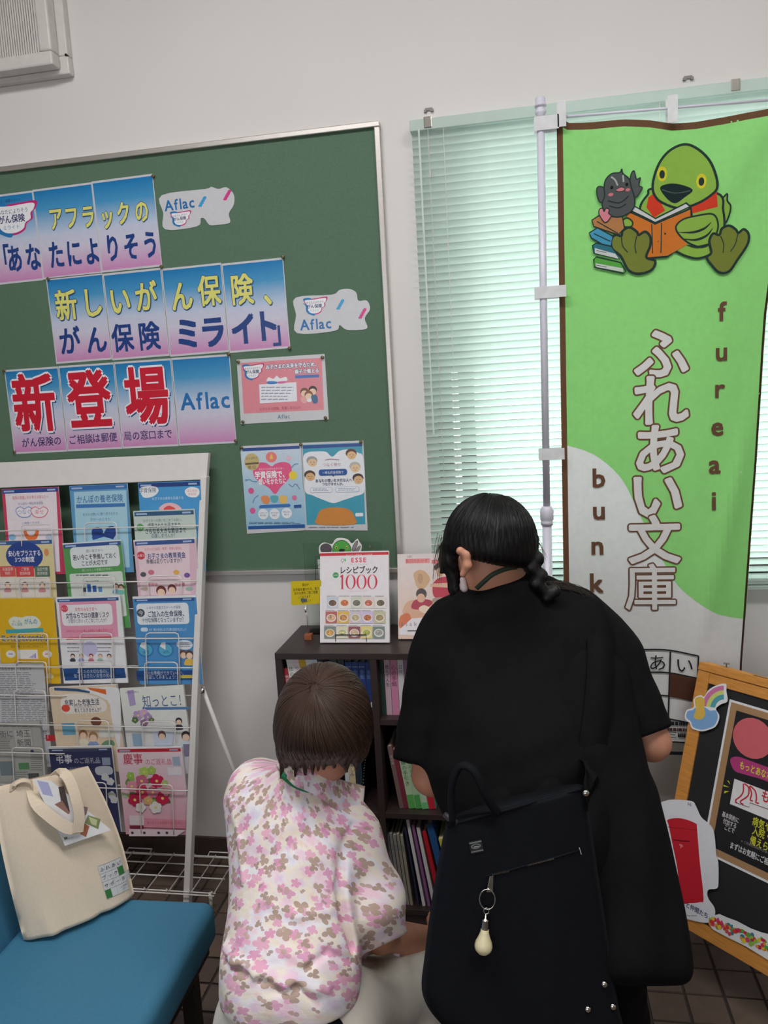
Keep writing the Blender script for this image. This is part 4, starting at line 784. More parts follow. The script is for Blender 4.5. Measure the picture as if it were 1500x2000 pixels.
MB().box((SX0+.02, SYB-.006, .045), (SX1-.02, SYB-.001, SZ-.02)).build('back_panel', M_dark, t)
M_page = mat('book_pages', (214, 206, 190), .8, var=.05, scale=300, stretch=(1, 1, 1))
def cover(c):
    n = 'book_cover_%d_%d_%d' % c; return mat(n, c, .42, var=.03, scale=20)
def book(x, w, h, zs, col, label, tilt=0.0, yf=-.285, dep=.15, txt=None, tcol=(60, 60, 60), grp='books in the bookcase', band=None, name='book'):
    """spine faces -y; x = left edge of the foot, tilt leans the top towards -x when positive"""
    me = Matrix.Translation((x, yf, zs)) @ Matrix.Rotation(-tilt, 4, 'Y')
    p3 = lambda a, b, c: me @ Vector((a, b, c))
    bk = thing(name, me @ Vector((w/2, dep/2, 0)), label, name if name != 'magazine' else 'magazine', grp); th = min(.002, w*.2)
    m = MB(); 
    for lo, hi in (((0, 0, 0), (w, th, h)), ((0, th, 0), (th, dep, h)), ((w-th, th, 0), (w, dep, h))): m.box(lo, hi, mtx=me)
    m.build('cover', cover(col), bk)
    MB().box((th, th, .003), (w-th, dep-.003, h-.003), mtx=me).build('pages', M_page, bk)
    o = np.array(p3(0, -.0003, 0)); U = np.array(p3(1, 0, 0))-np.array(p3(0, 0, 0)); V = np.array(p3(0, 0, 1))-np.array(p3(0, 0, 0))
    P = Print(o, U, V); P.raw([(w*.1, .002), (w*.9, .002), (w*.9, .0021), (w*.1, .0021)], [(0, 1, 2, 3)], lin(col)); used = False
    if band: P.lrect(w*.04, h*band[0], w*.96, h*band[1], band[2]); used = True
    if txt:
        used = True; n = len(txt); s_ = min(w*.78, h*.62/n)
        for i, ch in enumerate(txt):
            vs, fs, adv = glyph(ch); P.raw([(w/2+(a-.5*adv)*s_, h*.86-(i+.5)*s_*1.04+(b-.38)*s_) for a, b in vs], fs, lin(tcol)); P.k += .1
    if used: tag(P.build('spine_print', INK, bk), kind='stuff')
    return bk
Z1, Z2, Z3 = ZS[2]+.0185, ZS[1]+.0185, ZS[0]+.0185
bx = lambda px, z, y=-.285: X(px, 1290 if z == Z1 else 1500, y=y)[0]
# top row, left compartment: paperbacks leaning left
x = XS[0]+.034
for k, (w, h, c, tx, tc, lb) in enumerate(((.015, .150, (170, 52, 60), '物語', (240, 220, 220), 'short red paperback at the left end of the top shelf'), (.020, .181, (222, 222, 218), '旅の本', (70, 110, 70), 'white paperback second from left on the top shelf'), (.018, .183, (226, 210, 214), 'やさしい本', (70, 70, 120), 'pinkish white paperback beside the gold one'), (.021, .182, (206, 168, 50), '暮らしの本', (120, 80, 30), 'gold-yellow paperback on the top shelf left'), (.018, .184, (224, 222, 220), 'ことば', (70, 70, 90), 'white paperback just right of the gold one'), (.017, .185, (210, 214, 226), '人の話', (60, 60, 90), 'pale blue-white paperback, last of the light group'))):
    book(x, w, h, Z1, c, lb, math.radians(7), yf=-.30, dep=.11, txt=tx, tcol=tc, name='book'); x += w*1.025
for w, h, c, lb in ((.022, .178, (52, 62, 58), 'dark grey-green book behind the brown-haired head'), (.02, .182, (44, 48, 60), 'black-blue book behind the brown-haired head'), (.018, .17, (70, 60, 50), 'dark brown book behind the brown-haired head')):
    book(x+.012, w, h, Z1, c, lb, math.radians(1), yf=-.27, dep=.13); x += w+.003
xb = X(676, 1330, y=-.285)[0]
for k in range(4): book(xb+k*.0205, .0195, .165, Z1, (32, 62, 128), ('dark blue book of a matching set, %s' % ['leftmost', 'second from left', 'third from left', 'rightmost with a white shelf label'][k]), 0, yf=-.285, dep=.13, txt='全集', tcol=(120, 150, 200), band=(.14, .24, (214, 218, 224)) if k == 3 else (.90, .92, (110, 130, 180)))
# top row, middle compartment
x = XS[1]+.0205; 
for w, h, c, tx, tc, lb in ((.014, .182, (44, 66, 60), None, None, 'thin dark green book left of the pink spines'), (.017, .183, (196, 166, 180), '教えて人生', (60, 60, 80), 'pale pink spine left of the deeper pink one'), (.021, .183, (206, 134, 168), '心の手紙', (80, 40, 70), 'deeper pink spine on the top shelf'), (.018, .184, (214, 208, 214), '日々', (90, 90, 110), 'whitish spine right of the pink ones'), (.02, .178, (150, 120, 150), None, None, 'mauve spine right of the whitish one')):
    book(x, w, h, Z1, c, lb, 0, txt=tx, tcol=tc or (0, 0, 0), dep=.14); x += w+.0012
for w, h, c in ((.03, .18, (60, 70, 90)), (.025, .17, (96, 60, 60)), (.022, .18, (60, 80, 70))): pass
# second row
xb = X(672, 1500, y=-.285)[0]
for w, h, c, tx, lb in ((.013, .215, (196, 200, 204), '読本', 'white spine left of the cream one on the second shelf'), (.019, .215, (206, 186, 150), '古典の楽しみ', 'cream spine beside the brown-haired head'), (.02, .21, (34, 52, 58), None, 'dark teal spine right of the cream one')):
    book(xb, w, h, Z2, c, lb, 0, yf=-.28, dep=.15, txt=tx, tcol=(80, 90, 100)); xb += w+.001
x = XS[1]+.060
for w, h, c, tx, tc, bnd, lb in ((.013, .20, (120, 96, 92), '花の本', (200, 190, 180), None, 'grey-brown leaning book on the second shelf'), (.015, .19, (120, 44, 60), None, None, None, 'maroon leaning book on the second shelf'), (.021, .203, (176, 200, 164), '健康の手引き', (50, 90, 60), (.0, .22, (90, 170, 84)), 'first pale green leaning book with bright green foot'), (.019, .203, (164, 194, 160), '健康の手引き', (50, 90, 60), (.0, .22, (80, 162, 80)), 'middle pale green leaning book with bright green foot'), (.019, .205, (176, 206, 176), '健康の手引き', (50, 90, 60), (.0, .1, (110, 190, 120)), 'pale green leaning book left of the teal one'), (.023, .205, (56, 160, 146), '料理', (230, 240, 236), (.0, .45, (190, 32, 56)), 'teal and crimson leaning book, last of the row')):
    book(x, w, h, Z2, c, lb, math.radians(8), yf=-.29, dep=.14, txt=tx, tcol=tc or (0, 0, 0), band=bnd); x += w*1.03
# bottom row: thin magazines
x = XS[1]+.034
for k in range(5): book(x, .0085, .232+.004*(k % 2), Z3, (128+k*5, 126+k*4, 128), 'thin grey magazine, %s of the row on the bottom shelf' % ['first', 'second', 'third', 'fourth', 'fifth'][k], math.radians(5), yf=-.30, dep=.18, name='magazine', grp='magazines on the bottom shelf', txt='月刊誌', tcol=(70, 70, 76)); x += .011
pv = 5.0
for w, h, c, tilt, lb in ((.006, .262, (40, 44, 70), 6.5, 'thin navy magazine on the bottom shelf'), (.009, .286, (210, 206, 210), 7.5, 'tall white leaning magazine on the bottom shelf'), (.008, .27, (140, 92, 140), 8, 'purple leaning magazine on the bottom shelf'), (.01, .262, (206, 204, 204), 8.5, 'light grey leaning magazine right of the purple one'), (.012, .25, (186, 30, 44), 9.5, 'red leaning book on the bottom shelf'), (.02, .276, (38, 82, 134), 11, 'large blue leaning book on the bottom shelf'), (.014, .23, (206, 190, 96), 12.5, 'yellow leaning book at the end of the bottom shelf')):
    x += .27*(math.tan(math.radians(tilt))-math.tan(math.radians(pv)))+.0015; pv = tilt
    book(x+.003, w, h, Z3, c, lb, math.radians(tilt), yf=-.30, dep=.18, name='magazine' if w < .011 else 'book', grp='magazines on the bottom shelf'); x += w*1.06+.003
# book displayed on a wire stand (recipe book) and its neighbour
def stand(px0, px1, py0, pyb, base, name_label):
    m = MB(); a, b = X(px0, pyb, z=SZ+.002), X(px1, pyb, z=SZ+.002); a1 = np.array([a[0], a[1], SZ+.028]); b1 = np.array([b[0], b[1], SZ+.028]); r = .0016
    t = thing('book_stand', (a+b)/2, name_label, 'book stand', 'wire book stands on the bookcase')
    back = np.array([0, .085, 0])
    m.tube([a+back, a+[0, 0, 0], a1, b1, b+[0, 0, 0], b+back], r, 6); m.build('front_lip', M_blk, t, smooth=True)
    m = MB(); m.tube([a+[.01, .03, 0], a+[.012, .075, .12], b+[-.012, .075, .12], b+[-.01, .03, 0]], r, 6); m.tube([a+[.012, .075, .11], a+[.005, .105, 0], b+[-.005, .105, 0], b+[-.012, .075, .11]], r, 6); m.build('back_rest', M_blk, t, smooth=True); return t
def shown(bl_, br_, tl, th, label, drawfn, crop, name='book', yb=None):
    A, B = X(*bl_, z=SZ+.004), X(*br_, z=SZ+.004); B[1] = A[1] = (A[1]+B[1])/2; l = math.radians(15)
    V = np.array([0, math.sin(l), math.cos(l)]); U = B-A; P = Print(A, U, V, crop); P.W = np.linalg.norm(U); P.H = P.L(((tl[0]-crop[0])/crop[2], (tl[1]-crop[1])/crop[2]))[1]
    tb_ = thing(name, (A+B)/2, label, 'book', 'books shown on wire stands')
    drawfn(P); P.build('front_cover', GLOSS, tb_, back=([(0, 0), (P.W, 0), (P.W, P.H), (0, P.H)], .0012, (232, 226, 230)))
    N = P.N; c = [A+P.U*.001+P.V*.003, A+P.U*(P.W-.003)+P.V*.003, A+P.U*(P.W-.003)+P.V*(P.H-.003), A+P.U*.001+P.V*(P.H-.003)]
    MB().hexa([p-N*.0014 for p in c], [p-N*th for p in c]).build('pages', M_page, tb_)
    c = [A, A+P.U*P.W, A+P.U*P.W+P.V*P.H, A+P.V*P.H]; MB().hexa([p-N*th for p in c], [p-N*(th+.001) for p in c]).build('back_cover', M_white, tb_)
def esse(P):
    P.lrect(0, P.H-.0125, P.W, P.H-.0035, (206, 34, 52)); P.text('オレンジページ料理の本　レシピ大全集', 800, 184, 26, (244, 220, 224), ws=.9)
    P.text('ESSE', 795, 262, 100, (222, 40, 78), ws=1.0, sp=1.18, bold=.03); P.ell(545, 272, 24, 24, (50, 60, 66)); P.ell(545, 272, 19, 19, (236, 228, 232)); P.line([(545, 295), (540, 315)], 6, (50, 60, 66)); P.poly([(580, 290), (570, 250), (590, 240), (600, 285)], (90, 190, 120))
    P.text('BOOKS RECIPE', 800, 335, 22, (190, 160, 170), sp=1.7); P.text('レシピブック', 795, 420, 122, (34, 34, 42), ws=.84, bold=.028)
    P.ell(440, 500, 46, 44, (46, 150, 84)); P.text('保存版', 440, 500, 24, (220, 240, 220))
    for cx in (530,): P.poly([(500, 535), (525, 500), (555, 492), (555, 708), (575, 716), (505, 716), (528, 708), (528, 530)], (212, 30, 66))
    for cx in (670, 838, 1005): P.ell(cx, 602, 78, 112, (212, 30, 66), n=28); P.ell(cx, 602, 48, 106, (232, 222, 228), n=28)
    P.text('Recipe Book 1000', 775, 742, 26, (226, 150, 170), sp=1.5)
    r = random.Random(11); dish = [[((196, 206, 220), (110, 72, 56)), ((236, 226, 214), (206, 110, 50)), ((206, 210, 190), (116, 110, 96)), ((226, 210, 206), (206, 110, 84)), ((226, 220, 214), (110, 92, 64))], [((190, 90, 80), (214, 170, 130)), ((226, 180, 60), (190, 130, 60)), ((210, 196, 206), (186, 170, 130)), ((206, 190, 226), (196, 110, 50)), ((196, 190, 150), (160, 140, 90))], [((120, 130, 120), (200, 150, 60)), ((220, 214, 180), (190, 190, 130)), ((140, 60, 70), (206, 176, 140)), ((226, 206, 110), (180, 180, 70)), ((110, 130, 120), (160, 160, 150))]]
    for ri, (y0, y1, x0, x1) in enumerate(((838, 1012, 302, 1228), (1062, 1240, 282, 1216), (1292, 1472, 262, 1205))):
        w = (x1-x0)/5
        for c in range(5):
            xa, xb2 = x0+c*w+3, x0+(c+1)*w-9; bg_, fd = dish[ri][c]; P.rect(xa, y0, xb2, y1, bg_); cx, cy = (xa+xb2)/2, (y0+y1)/2+8; P.ell(cx, cy, 74, 62, (232, 226, 222)); P.ell(cx, cy-4, 60, 48, fd)
            for k in range(7): a = r.random()*6.28; q = r.random()*40; f_ = r.uniform(.6, 1.35); P.ell(cx+q*math.cos(a), cy-4+q*.75*math.sin(a), 15, 10, tuple(min(250, int(v*f_)) for v in fd), n=8, rot=r.uniform(0, 180)); P.k -= .5
            P.scrib(xa, y0-24, xb2, y0-8, 1, 8, (120, 110, 110), c)
shown((626, 1254), (760, 1256), (645, 1078), .014, 'recipe book with large red 1000 standing on the bookcase', esse, (600, 1060, .12667))
stand(656, 716, 0, 1256, SZ, 'black wire stand under the recipe book with the red 1000')
def asaku(P):
    P.lrect(0, 0, P.W, P.H, (226, 196, 176), (226, 214, 214)); P.k += 1; P.lrect(0, P.H-.012, P.W, P.H, (222, 210, 208)); P.text('LEE', 100, 1135, 26, (60, 50, 50)); P.rect(60, 1155, 300, 1200, (226, 150, 150)); P.text('毎日のおかず', 170, 1178, 46, (214, 60, 80), ws=.8); P.rect(315, 1165, 420, 1205, (220, 120, 120))
    P.blob([(140, 1300), (200, 1265), (260, 1290), (300, 1360), (240, 1450), (180, 1440), (150, 1370)], (210, 170, 130)); P.ell(205, 1350, 26, 50, (190, 150, 120))
    P.ell(400, 1240, 60, 46, (70, 50, 46)); P.ell(405, 1285, 48, 44, (224, 180, 150)); P.blob([(330, 1400), (400, 1340), (500, 1350), (520, 1520), (420, 1545), (335, 1520)], (190, 30, 60)); P.poly([(300, 1400), (500, 1390), (500, 1440), (300, 1430)], (222, 176, 150)); P.blob([(330, 1545), (500, 1550), (500, 1640), (400, 1700), (320, 1690)], (170, 140, 130))
    P.blob([(40, 1700), (60, 1600), (130, 1560), (320, 1570), (330, 1700), (200, 1760)], (220, 170, 140)); P.blob([(120, 1640), (140, 1570), (200, 1550), (300, 1560), (320, 1600), (220, 1650)], (176, 36, 62)); P.ell(215, 1500, 52, 55, (66, 50, 48)); P.ell(212, 1540, 40, 44, (224, 176, 146)); P.blob([(190, 1640), (240, 1610), (300, 1640), (290, 1690), (220, 1680)], (236, 214, 190))
    P.blob([(0, 1820), (10, 1720), (90, 1690), (120, 1780), (60, 1830)], (214, 110, 60)); P.poly([(0, 1850), (120, 1740), (330, 1720), (320, 1910), (0, 1900)], (232, 226, 230)); P.text('asaku', 120, 1790, 60, (130, 110, 120), sp=1.5, slant=0)
shown((779, 1246), (900, 1250), (793, 1082), .012, 'cookbook with two women in red standing at the right of the bookcase', asaku, (780, 860, .2))
stand(797, 868, 0, 1248, SZ, 'black wire stand under the cookbook at the right')
# clear acrylic sign holder with a grid card
M_acr = bpy.data.materials.new('clear_acrylic'); M_acr.use_nodes = True; nt_ = M_acr.node_tree; b_ = nt_.nodes['Principled BSDF']
b_.inputs['Transmission Weight'].default_value = 1; b_.inputs['Roughness'].default_value = .02; b_.inputs['IOR'].default_value = 1.06; b_.inputs['Base Color'].default_value = (.93, .96, .94, 1)
t = thing('sign_holder', (-.57, -.075, SZ), 'clear acrylic sign holder behind the recipe book on the bookcase', 'sign holder')
MB().box((-.70, -.083, SZ), (-.44, -.0815, 1.170)).build('front_plate', M_acr, t); MB().box((-.70, -.078, SZ), (-.44, -.0765, 1.170)).build('back_plate', M_acr, t); MB().box((-.69, -.135, SZ), (-.45, -.072, SZ+.0025)).build('foot', M_acr, t)
MB().tube([(-.478, -.0835, 1.155), (-.478, -.0865, 1.155)], .004, 10).build('screw', M_chrome, t)
P = Print((-.655, -.0800, .895), (1, 0, 0), (0, 0, 1), (600, 1060, .12667)); P.k = 1
for y0, y1 in ((218, 395), (400, 560), (565, 720)): P.line([(120, y0), (480, y0)], 7, (60, 60, 60))
for x in (130, 300, 470): P.line([(x, 218), (x, 780)], 7, (60, 60, 60))
P.line([(125, 565), (480, 565)], 7, (60, 60, 60)); P.text('ふ', 210, 320, 110, (60, 60, 60)); P.rect(215, 735, 300, 910, (60, 40, 34))
P.blob([(225, 190), (290, 170), (330, 200), (330, 260), (280, 275), (240, 250)], (70, 150, 70), (30, 50, 40), 8)
o = P.build('sign_card', INK, back=([(0, 0), (.2, 0), (.2, .22), (0, .22)], .0004, (226, 224, 226))); tag(o, 'white grid card with the letter ふ inside the clear holder', 'card')
P = Print((-.66, -.0875, 1.0), (1, 0, 0), (0, 0, 1), (600, 1060, .12667)); DK = (40, 52, 44)
P.blob([(395, 150), (400, 60), (450, -10), (530, -38), (610, -10), (665, 60), (670, 150), (600, 190), (460, 190)], (84, 172, 74), DK, 9)
P.ell(450, 75, 16, 26, (226, 206, 90)); P.ell(452, 78, 9, 14, DK); P.ell(612, 72, 16, 26, (226, 206, 90)); P.ell(610, 76, 9, 14, DK); P.blob([(490, 110), (530, 92), (580, 108), (560, 140), (530, 146), (500, 138)], DK)
P.blob([(205, 90), (225, 40), (280, 15), (340, 30), (372, 70), (365, 140), (300, 170), (230, 150)], (92, 84, 90), DK, 8); P.blob([(690, 100), (730, 10), (775, -30), (770, 40), (720, 130)], (150, 140, 150), DK, 7); P.blob([(730, 140), (780, 70), (822, 50), (800, 110), (760, 150)], (150, 140, 150), DK, 7)
pts = catmull([P.L(q_) for q_ in [(180, 100), (200, 30), (270, -5), (380, 20), (440, -60), (530, -75), (630, -50), (690, 10), (770, -60), (800, -20), (840, 40), (830, 120), (780, 180), (500, 230), (220, 190)]], 4, True)
tag(P.build('die_cut_sticker', INK, back=(pts, .0004, (236, 236, 232))), 'white-edged die-cut card of a green bird above the recipe book', 'card')
# yellow card on a wooden block clip
a = X(603, 1249, z=SZ); t = thing('card_holder', (a[0], a[1], SZ), 'small wooden block with a wire clip holding a yellow card', 'card holder')
m = MB().box((a[0]-.012, a[1]-.010, SZ), (a[0]+.012, a[1]+.012, SZ+.019)); m.build('block', mat('reddish_wood', (150, 84, 52), .55, var=.15), t, bevel=.002)
MB().tube([(a[0], a[1], SZ+.019), (a[0]-.001, a[1]+.002, SZ+.07), (a[0]-.006, a[1]+.002, SZ+.125)], .0012, 6).build('wire', M_chrome, t, smooth=True)
MB().tube([(a[0]-.004, a[1]+.002, SZ+.088), (a[0]-.005, a[1]+.002, SZ+.102)], .003, 8).build('clip_spring', M_chrome, t, smooth=True)
m = MB(); m.box((a[0]-.016, a[1]-.002, SZ+.124), (a[0]+.004, a[1]-.0005, SZ+.134)); m.tube([(a[0]-.012, a[1]-.003, SZ+.120), (a[0]-.001, a[1]-.003, SZ+.132)], .001, 5); m.build('clip_jaw', M_chrome, t)
P = Print((a[0]-.055, a[1]+.0008, SZ+.118), (1, 0, .05), (0, 0, 1), (380, 1100, .1733))
for st, x, y, h in (('貸出中', 1250, 243, 40), ('お手紙を書かれる、皆さ', 1258, 292, 42), ('まのお席を二席ご用意', 1256, 333, 42), ('しております', 1235, 378, 38), ('ごゆっくり', 1262, 424, 34)): P.text(st, x, y, h*.9, (70, 60, 20), ws=.72, bold=.015)
q = [(1090, 205), (1425, 192), (1432, 440), (1420, 455), (1100, 474), (1090, 460)]
tag(P.build('notice_card', GLOSS, back=([P.L(p) for p in q], .0006, (222, 196, 26))), 'small yellow notice card clipped above the wooden block', 'card')

# ------------------------------------------------------------------ banner on a white pole
t = thing('banner', (.4, -.15, .0), 'tall green and white cloth banner with vertical lettering on a white pole', 'banner')
BYP = -.15
P = Print((.13, BYP, .55), (1, 0, 0), (.0095, 0, 1), (0, 0, 1)); P.step = .00006; P.k = 3
top = [(1087, 228), (1110, 240), (1160, 239), (1220, 235), (1270, 236), (1313, 241), (1360, 238), (1410, 230), (1460, 220), (1500, 214), (1545, 206)]
right = [(1522, 450), (1502, 610), (1484, 900), (1460, 1212), (1453, 1300), (1447, 1500)]
Lb = [P.L((1087, 228)), P.L((1100, 1170))]; zb0 = 0.0
cloth = [P.L(q_) for q_ in top]+[P.L(q_) for q_ in right]; 
botr = (P.L((1447, 1500))[0]-.01, 0.0); botl = (P.L((1100, 1170))[0]-.006, 0.0); cloth += [botr, botl]+[P.L((1101, 1170)), P.L((1095, 700))]
green = (166, 240, 146); GR = [P.L(q_) for q_ in top]+[P.L(q_) for q_ in right[:4]]+catmull([P.L(q_) for q_ in [(1460, 1212), (1430, 1207), (1390, 1193), (1330, 1150), (1300, 1105), (1270, 1050), (1240, 985), (1210, 930), (1160, 888), (1100, 868)]], 4, False)+[P.L((1095, 700))]
P.lpoly(GR, green)
BR = (124, 88, 64)
P.poly([(1087, 228), (1100, 238), (1107, 700), (1113, 1170), (1101, 1170), (1095, 700)], BR) if False else P.line([(1093, 236), (1100, 700), (1107, 1170), (1110, 1500)], 12, BR)
P.line([(x, y+7) for x, y in top], 13, BR); P.line([(x-3, y) for x, y in [(1543, 210)]+right], 5, (72, 48, 42))
for x, y in ((1097, 1), (1315, 1)): pass
WH, OLB = (246, 246, 244), (126, 90, 70)
for ch, x, y, h in (('ふ', 1290, 690, 108), ('れ', 1288, 781, 108), ('あ', 1287, 876, 106), ('い', 1281, 966, 106), ('文', 1277, 1053, 98), ('庫', 1270, 1145, 96)): P.text(ch, x, y, h, WH, bold=(.012 if ch == '庫' else .026), ol=OLB, olw=(.040 if ch == '庫' else .056), nb=12, no=16)
for ch, x, y in (('f', 1413, 606), ('u', 1410, 684), ('r', 1407, 756), ('e', 1402, 830), ('a', 1397, 904), ('i', 1394, 975), ('b', 1171, 932), ('u', 1171, 995), ('n', 1168, 1064), ('k', 1167, 1138)): P.text(ch, x, y, 52, OLB, bold=.032)
LN = (40, 44, 48)
for y, x0 in ((1268, 1160), (1312, 1160), (1357, 1160), (1402, 1160)): P.line([(x0, y+8), (1215, y+1), (1262, y-1), (1308, y), (1362, y+10)], 3, LN, smooth=3)
for x in (1160, 1208, 1258, 1308, 1362): P.line([(x, 1270 if x < 1350 else 1278), (x-4, 1400), (x-6, 1445)], 3, LN)
P.poly([(1308, 1313), (1360, 1322), (1358, 1366), (1306, 1358)], (100, 66, 50)); P.text('あ', 1283, 1292, 34, LN); P.text('い', 1335, 1296, 34, LN); P.text('ふ', 1185, 1296, 34, LN); P.text('れ', 1232, 1292, 34, LN)
P.scrib(1306, 1404, 1345, 1416, 1, 7, LN, 1); P.text('一', 1335, 1410, 14, LN); P.scrib(1303, 1415, 1345, 1428, 1, 6, (90, 60, 60), 2); P.text('三', 1312, 1432, 16, LN); P.scrib(1322, 1427, 1348, 1438, 1, 8, LN, 3); P.line([(1170, 1444), (1340, 1446)], 3, LN); P.line([(1170, 1470), (1345, 1467)], 7, LN)
# picture: two plain birds reading, a stack of books
P.crop = (1130, 260, .24667); DK = (46, 66, 62); G2_ = (160, 204, 88)
P.blob([(1090, 510), (1130, 520), (1170, 488), (1172, 540), (1200, 580), (1190, 650), (1150, 720), (1100, 640)], G2_, DK, 14)
P.blob([(480, 600), (540, 500), (600, 450), (1080, 480), (1140, 620), (1150, 760), (1110, 880), (1040, 960), (940, 995), (840, 975), (760, 940), (600, 900), (500, 750)], G2_, DK, 18)
P.poly([(545, 520), (600, 480), (680, 620), (590, 680), (530, 600)], (238, 74, 48)); P.poly([(1085, 450), (1095, 590), (900, 640), (870, 580)], (238, 74, 48))
P.blob([(580, 440), (600, 330), (650, 220), (730, 135), (840, 92), (940, 130), (1030, 220), (1080, 340), (1090, 440), (1040, 500), (940, 560), (800, 600), (660, 560), (600, 510)], G2_, DK, 20)
for x, y, ro in ((657, 330, -12), (968, 385, 6)): P.ell(x, y, 40, 60, (240, 226, 60)); P.ell(x, y+4, 22, 34, DK)
P.blob([(640, 440), (720, 405), (820, 415), (900, 455), (840, 510), (760, 560), (690, 520)], (34, 52, 54)); P.line([(655, 455), (760, 480), (880, 460)], 8, (90, 110, 100), smooth=3)
P.poly([(360, 600), (600, 720), (890, 590), (900, 650), (840, 890), (700, 990), (560, 1005), (440, 940)], DK); P.poly([(368, 625), (598, 735), (880, 610), (880, 660), (850, 890), (700, 975), (545, 990), (450, 930)], (238, 138, 56))
P.poly([(352, 600), (420, 575), (600, 680), (850, 550), (890, 585), (600, 722)], DK); P.poly([(375, 602), (425, 588), (602, 692), (845, 565), (870, 585), (600, 712)], (234, 238, 236)); P.line([(572, 730), (580, 960)], 8, DK); P.line([(650, 720), (646, 955)], 8, DK)
P.blob([(765, 750), (820, 690), (930, 660), (1060, 650), (1100, 740), (1060, 850), (980, 905), (880, 880), (800, 820)], G2_, DK, 14)
for pts in ([(780, 790), (900, 790), (990, 760), (1045, 710)], [(810, 840), (920, 850), (1010, 815), (1058, 755)], [(850, 890), (940, 905), (1020, 880)]): P.line(pts, 20, DK, taper=True, smooth=4)
P.blob([(345, 700), (380, 680), (420, 710), (415, 745), (370, 750), (342, 735)], G2_, DK, 12)
OLV = (138, 148, 66)
P.blob([(255, 850), (290, 810), (335, 820), (345, 780), (400, 755), (455, 790), (470, 815), (520, 790), (560, 830), (560, 900), (530, 990), (600, 1020), (570, 1090), (470, 1120), (390, 1090), (330, 980), (265, 920)], OLV, DK, 20)
P.blob([(1030, 860), (1060, 800), (1110, 810), (1130, 760), (1190, 735), (1245, 765), (1265, 790), (1310, 760), (1350, 800), (1340, 880), (1260, 1000), (1190, 1095), (1110, 1105), (1050, 1050), (1010, 990), (1045, 950)], OLV, DK, 20)
for pts in ([(335, 830), (345, 900), (385, 950)], [(455, 820), (440, 900), (450, 960)], [(1120, 820), (1145, 880), (1140, 950)], [(1260, 800), (1240, 880), (1200, 940)]): P.line(pts, 8, DK, smooth=3)
for pts, c in (([(105, 690), (160, 655), (340, 660), (360, 760), (310, 810), (120, 740)], (204, 142, 90)), ([(85, 790), (150, 750), (270, 820), (250, 920), (100, 830)], (84, 170, 214)), ([(110, 890), (140, 870), (260, 900), (320, 1000), (120, 950)], (60, 130, 150)), ([(120, 1000), (140, 980), (330, 1030), (370, 1100), (350, 1115), (125, 1060)], (100, 186, 80))): P.poly(pts, c); P.line(pts, 11, DK, True)
for pts in ([(128, 910), (290, 960), (315, 1000), (130, 950)], [(135, 1030), (345, 1075), (350, 1105), (138, 1060)]): P.poly(pts, (232, 236, 234)); P.line([(140, (pts[0][1]+pts[3][1])/2), (220, (pts[0][1]+pts[3][1])/2+18)], 4, DK)
P.line([(145, 700), (310, 800)], 7, DK); P.line([(120, 795), (250, 860)], 7, DK)
GY = (96, 100, 102)
P.blob([(150, 430), (200, 440), (210, 520), (170, 550), (145, 490)], GY, DK, 9); P.blob([(400, 420), (405, 350), (430, 315), (450, 380), (480, 370), (470, 430), (495, 450), (450, 520), (420, 500)], GY, DK, 9)
P.blob([(200, 430), (215, 370), (260, 330), (320, 325), (335, 300), (345, 335), (390, 375), (410, 440), (435, 530), (430, 600), (380, 650), (300, 670), (220, 640), (185, 570), (205, 500)], GY, DK, 10)
P.line([(255, 355), (285, 380), (305, 425)], 12, (200, 206, 204), smooth=3); P.line([(345, 345), (350, 400)], 12, (200, 206, 204)); P.ell(260, 438, 12, 14, (30, 34, 36)); P.ell(375, 420, 12, 14, (30, 34, 36)); P.blob([(290, 458), (330, 440), (360, 452), (345, 470), (310, 472)], (240, 150, 160), DK, 5)
P.ell(252, 493, 20, 13, (236, 140, 150)); P.ell(383, 462, 18, 12, (236, 140, 150)); P.line([(230, 540), (320, 560), (390, 510)], 9, DK, smooth=4); P.line([(240, 580), (310, 600), (370, 570)], 8, DK, smooth=4)
P.blob([(160, 640), (165, 605), (190, 600), (200, 625), (215, 600), (240, 610), (235, 640), (255, 660), (230, 700), (205, 710), (180, 680)], (240, 150, 166), DK, 8)
P.crop = (0, 0, 1)
def bheight(a, b):
    y = .010*np.sin(a*13+b*.5+.6)*np.clip((1.95-b)*1.2, .15, 1)+.003*np.sin(a*29-b*.8)
    y = y+.035*np.clip((a-.44)/.14, 0, 1)**2*np.clip((1.6-b)*1.5, 0, 1)                    # free edge curls away
    y = y-.008*np.exp(-((a-.12-(1.8-b)*.45)/.06)**2)*np.clip((b-1.35)*3, 0, 1)
    y = y-.012*np.exp(-((a-.49+(.85-b)*.22)/.035)**2)*np.clip((1.15-b)*2.5, 0, 1)*np.clip((b-.2)*3, 0, 1)
    return y-.012*np.exp(-((a-.40-(b-1.50)*.6)/.06)**2)*np.clip((b-1.45)*4, 0, 1)
BCUT = (.016, .024); bh_ = gridded(bheight, BCUT)
def bwarp(co):
    a, b, n = co[:, 0], co[:, 1], co[:, 2]
    p = P.p0+a[:, None]*P.U+b[:, None]*P.V; p[:, 1] += bh_(a, b)-n; return p
P.build('cloth', CLOTHINK, t, warp=bwarp, cut=BCUT, back=(cloth, .0006, (242, 242, 242)), base=-.0003)
M_loop = mat('translucent_loop', (236, 236, 238), .4, trans=.25); M_pole = mat('white_plastic_pole', (216, 214, 228), .3, var=.02)
pt = X(1055, 192, y=BYP-.006); pj = X(1068, 1003, y=BYP-.006); pb_ = np.array([.058, BYP-.006, 0.0])
m = MB().tube([pt+[0, 0, -.01], pj], .0108, 14); m.build('upper_pole', M_pole, t, smooth=True)
MB().tube([pj, pb_], .0145, 14).build('lower_pole', M_pole, t, smooth=True)
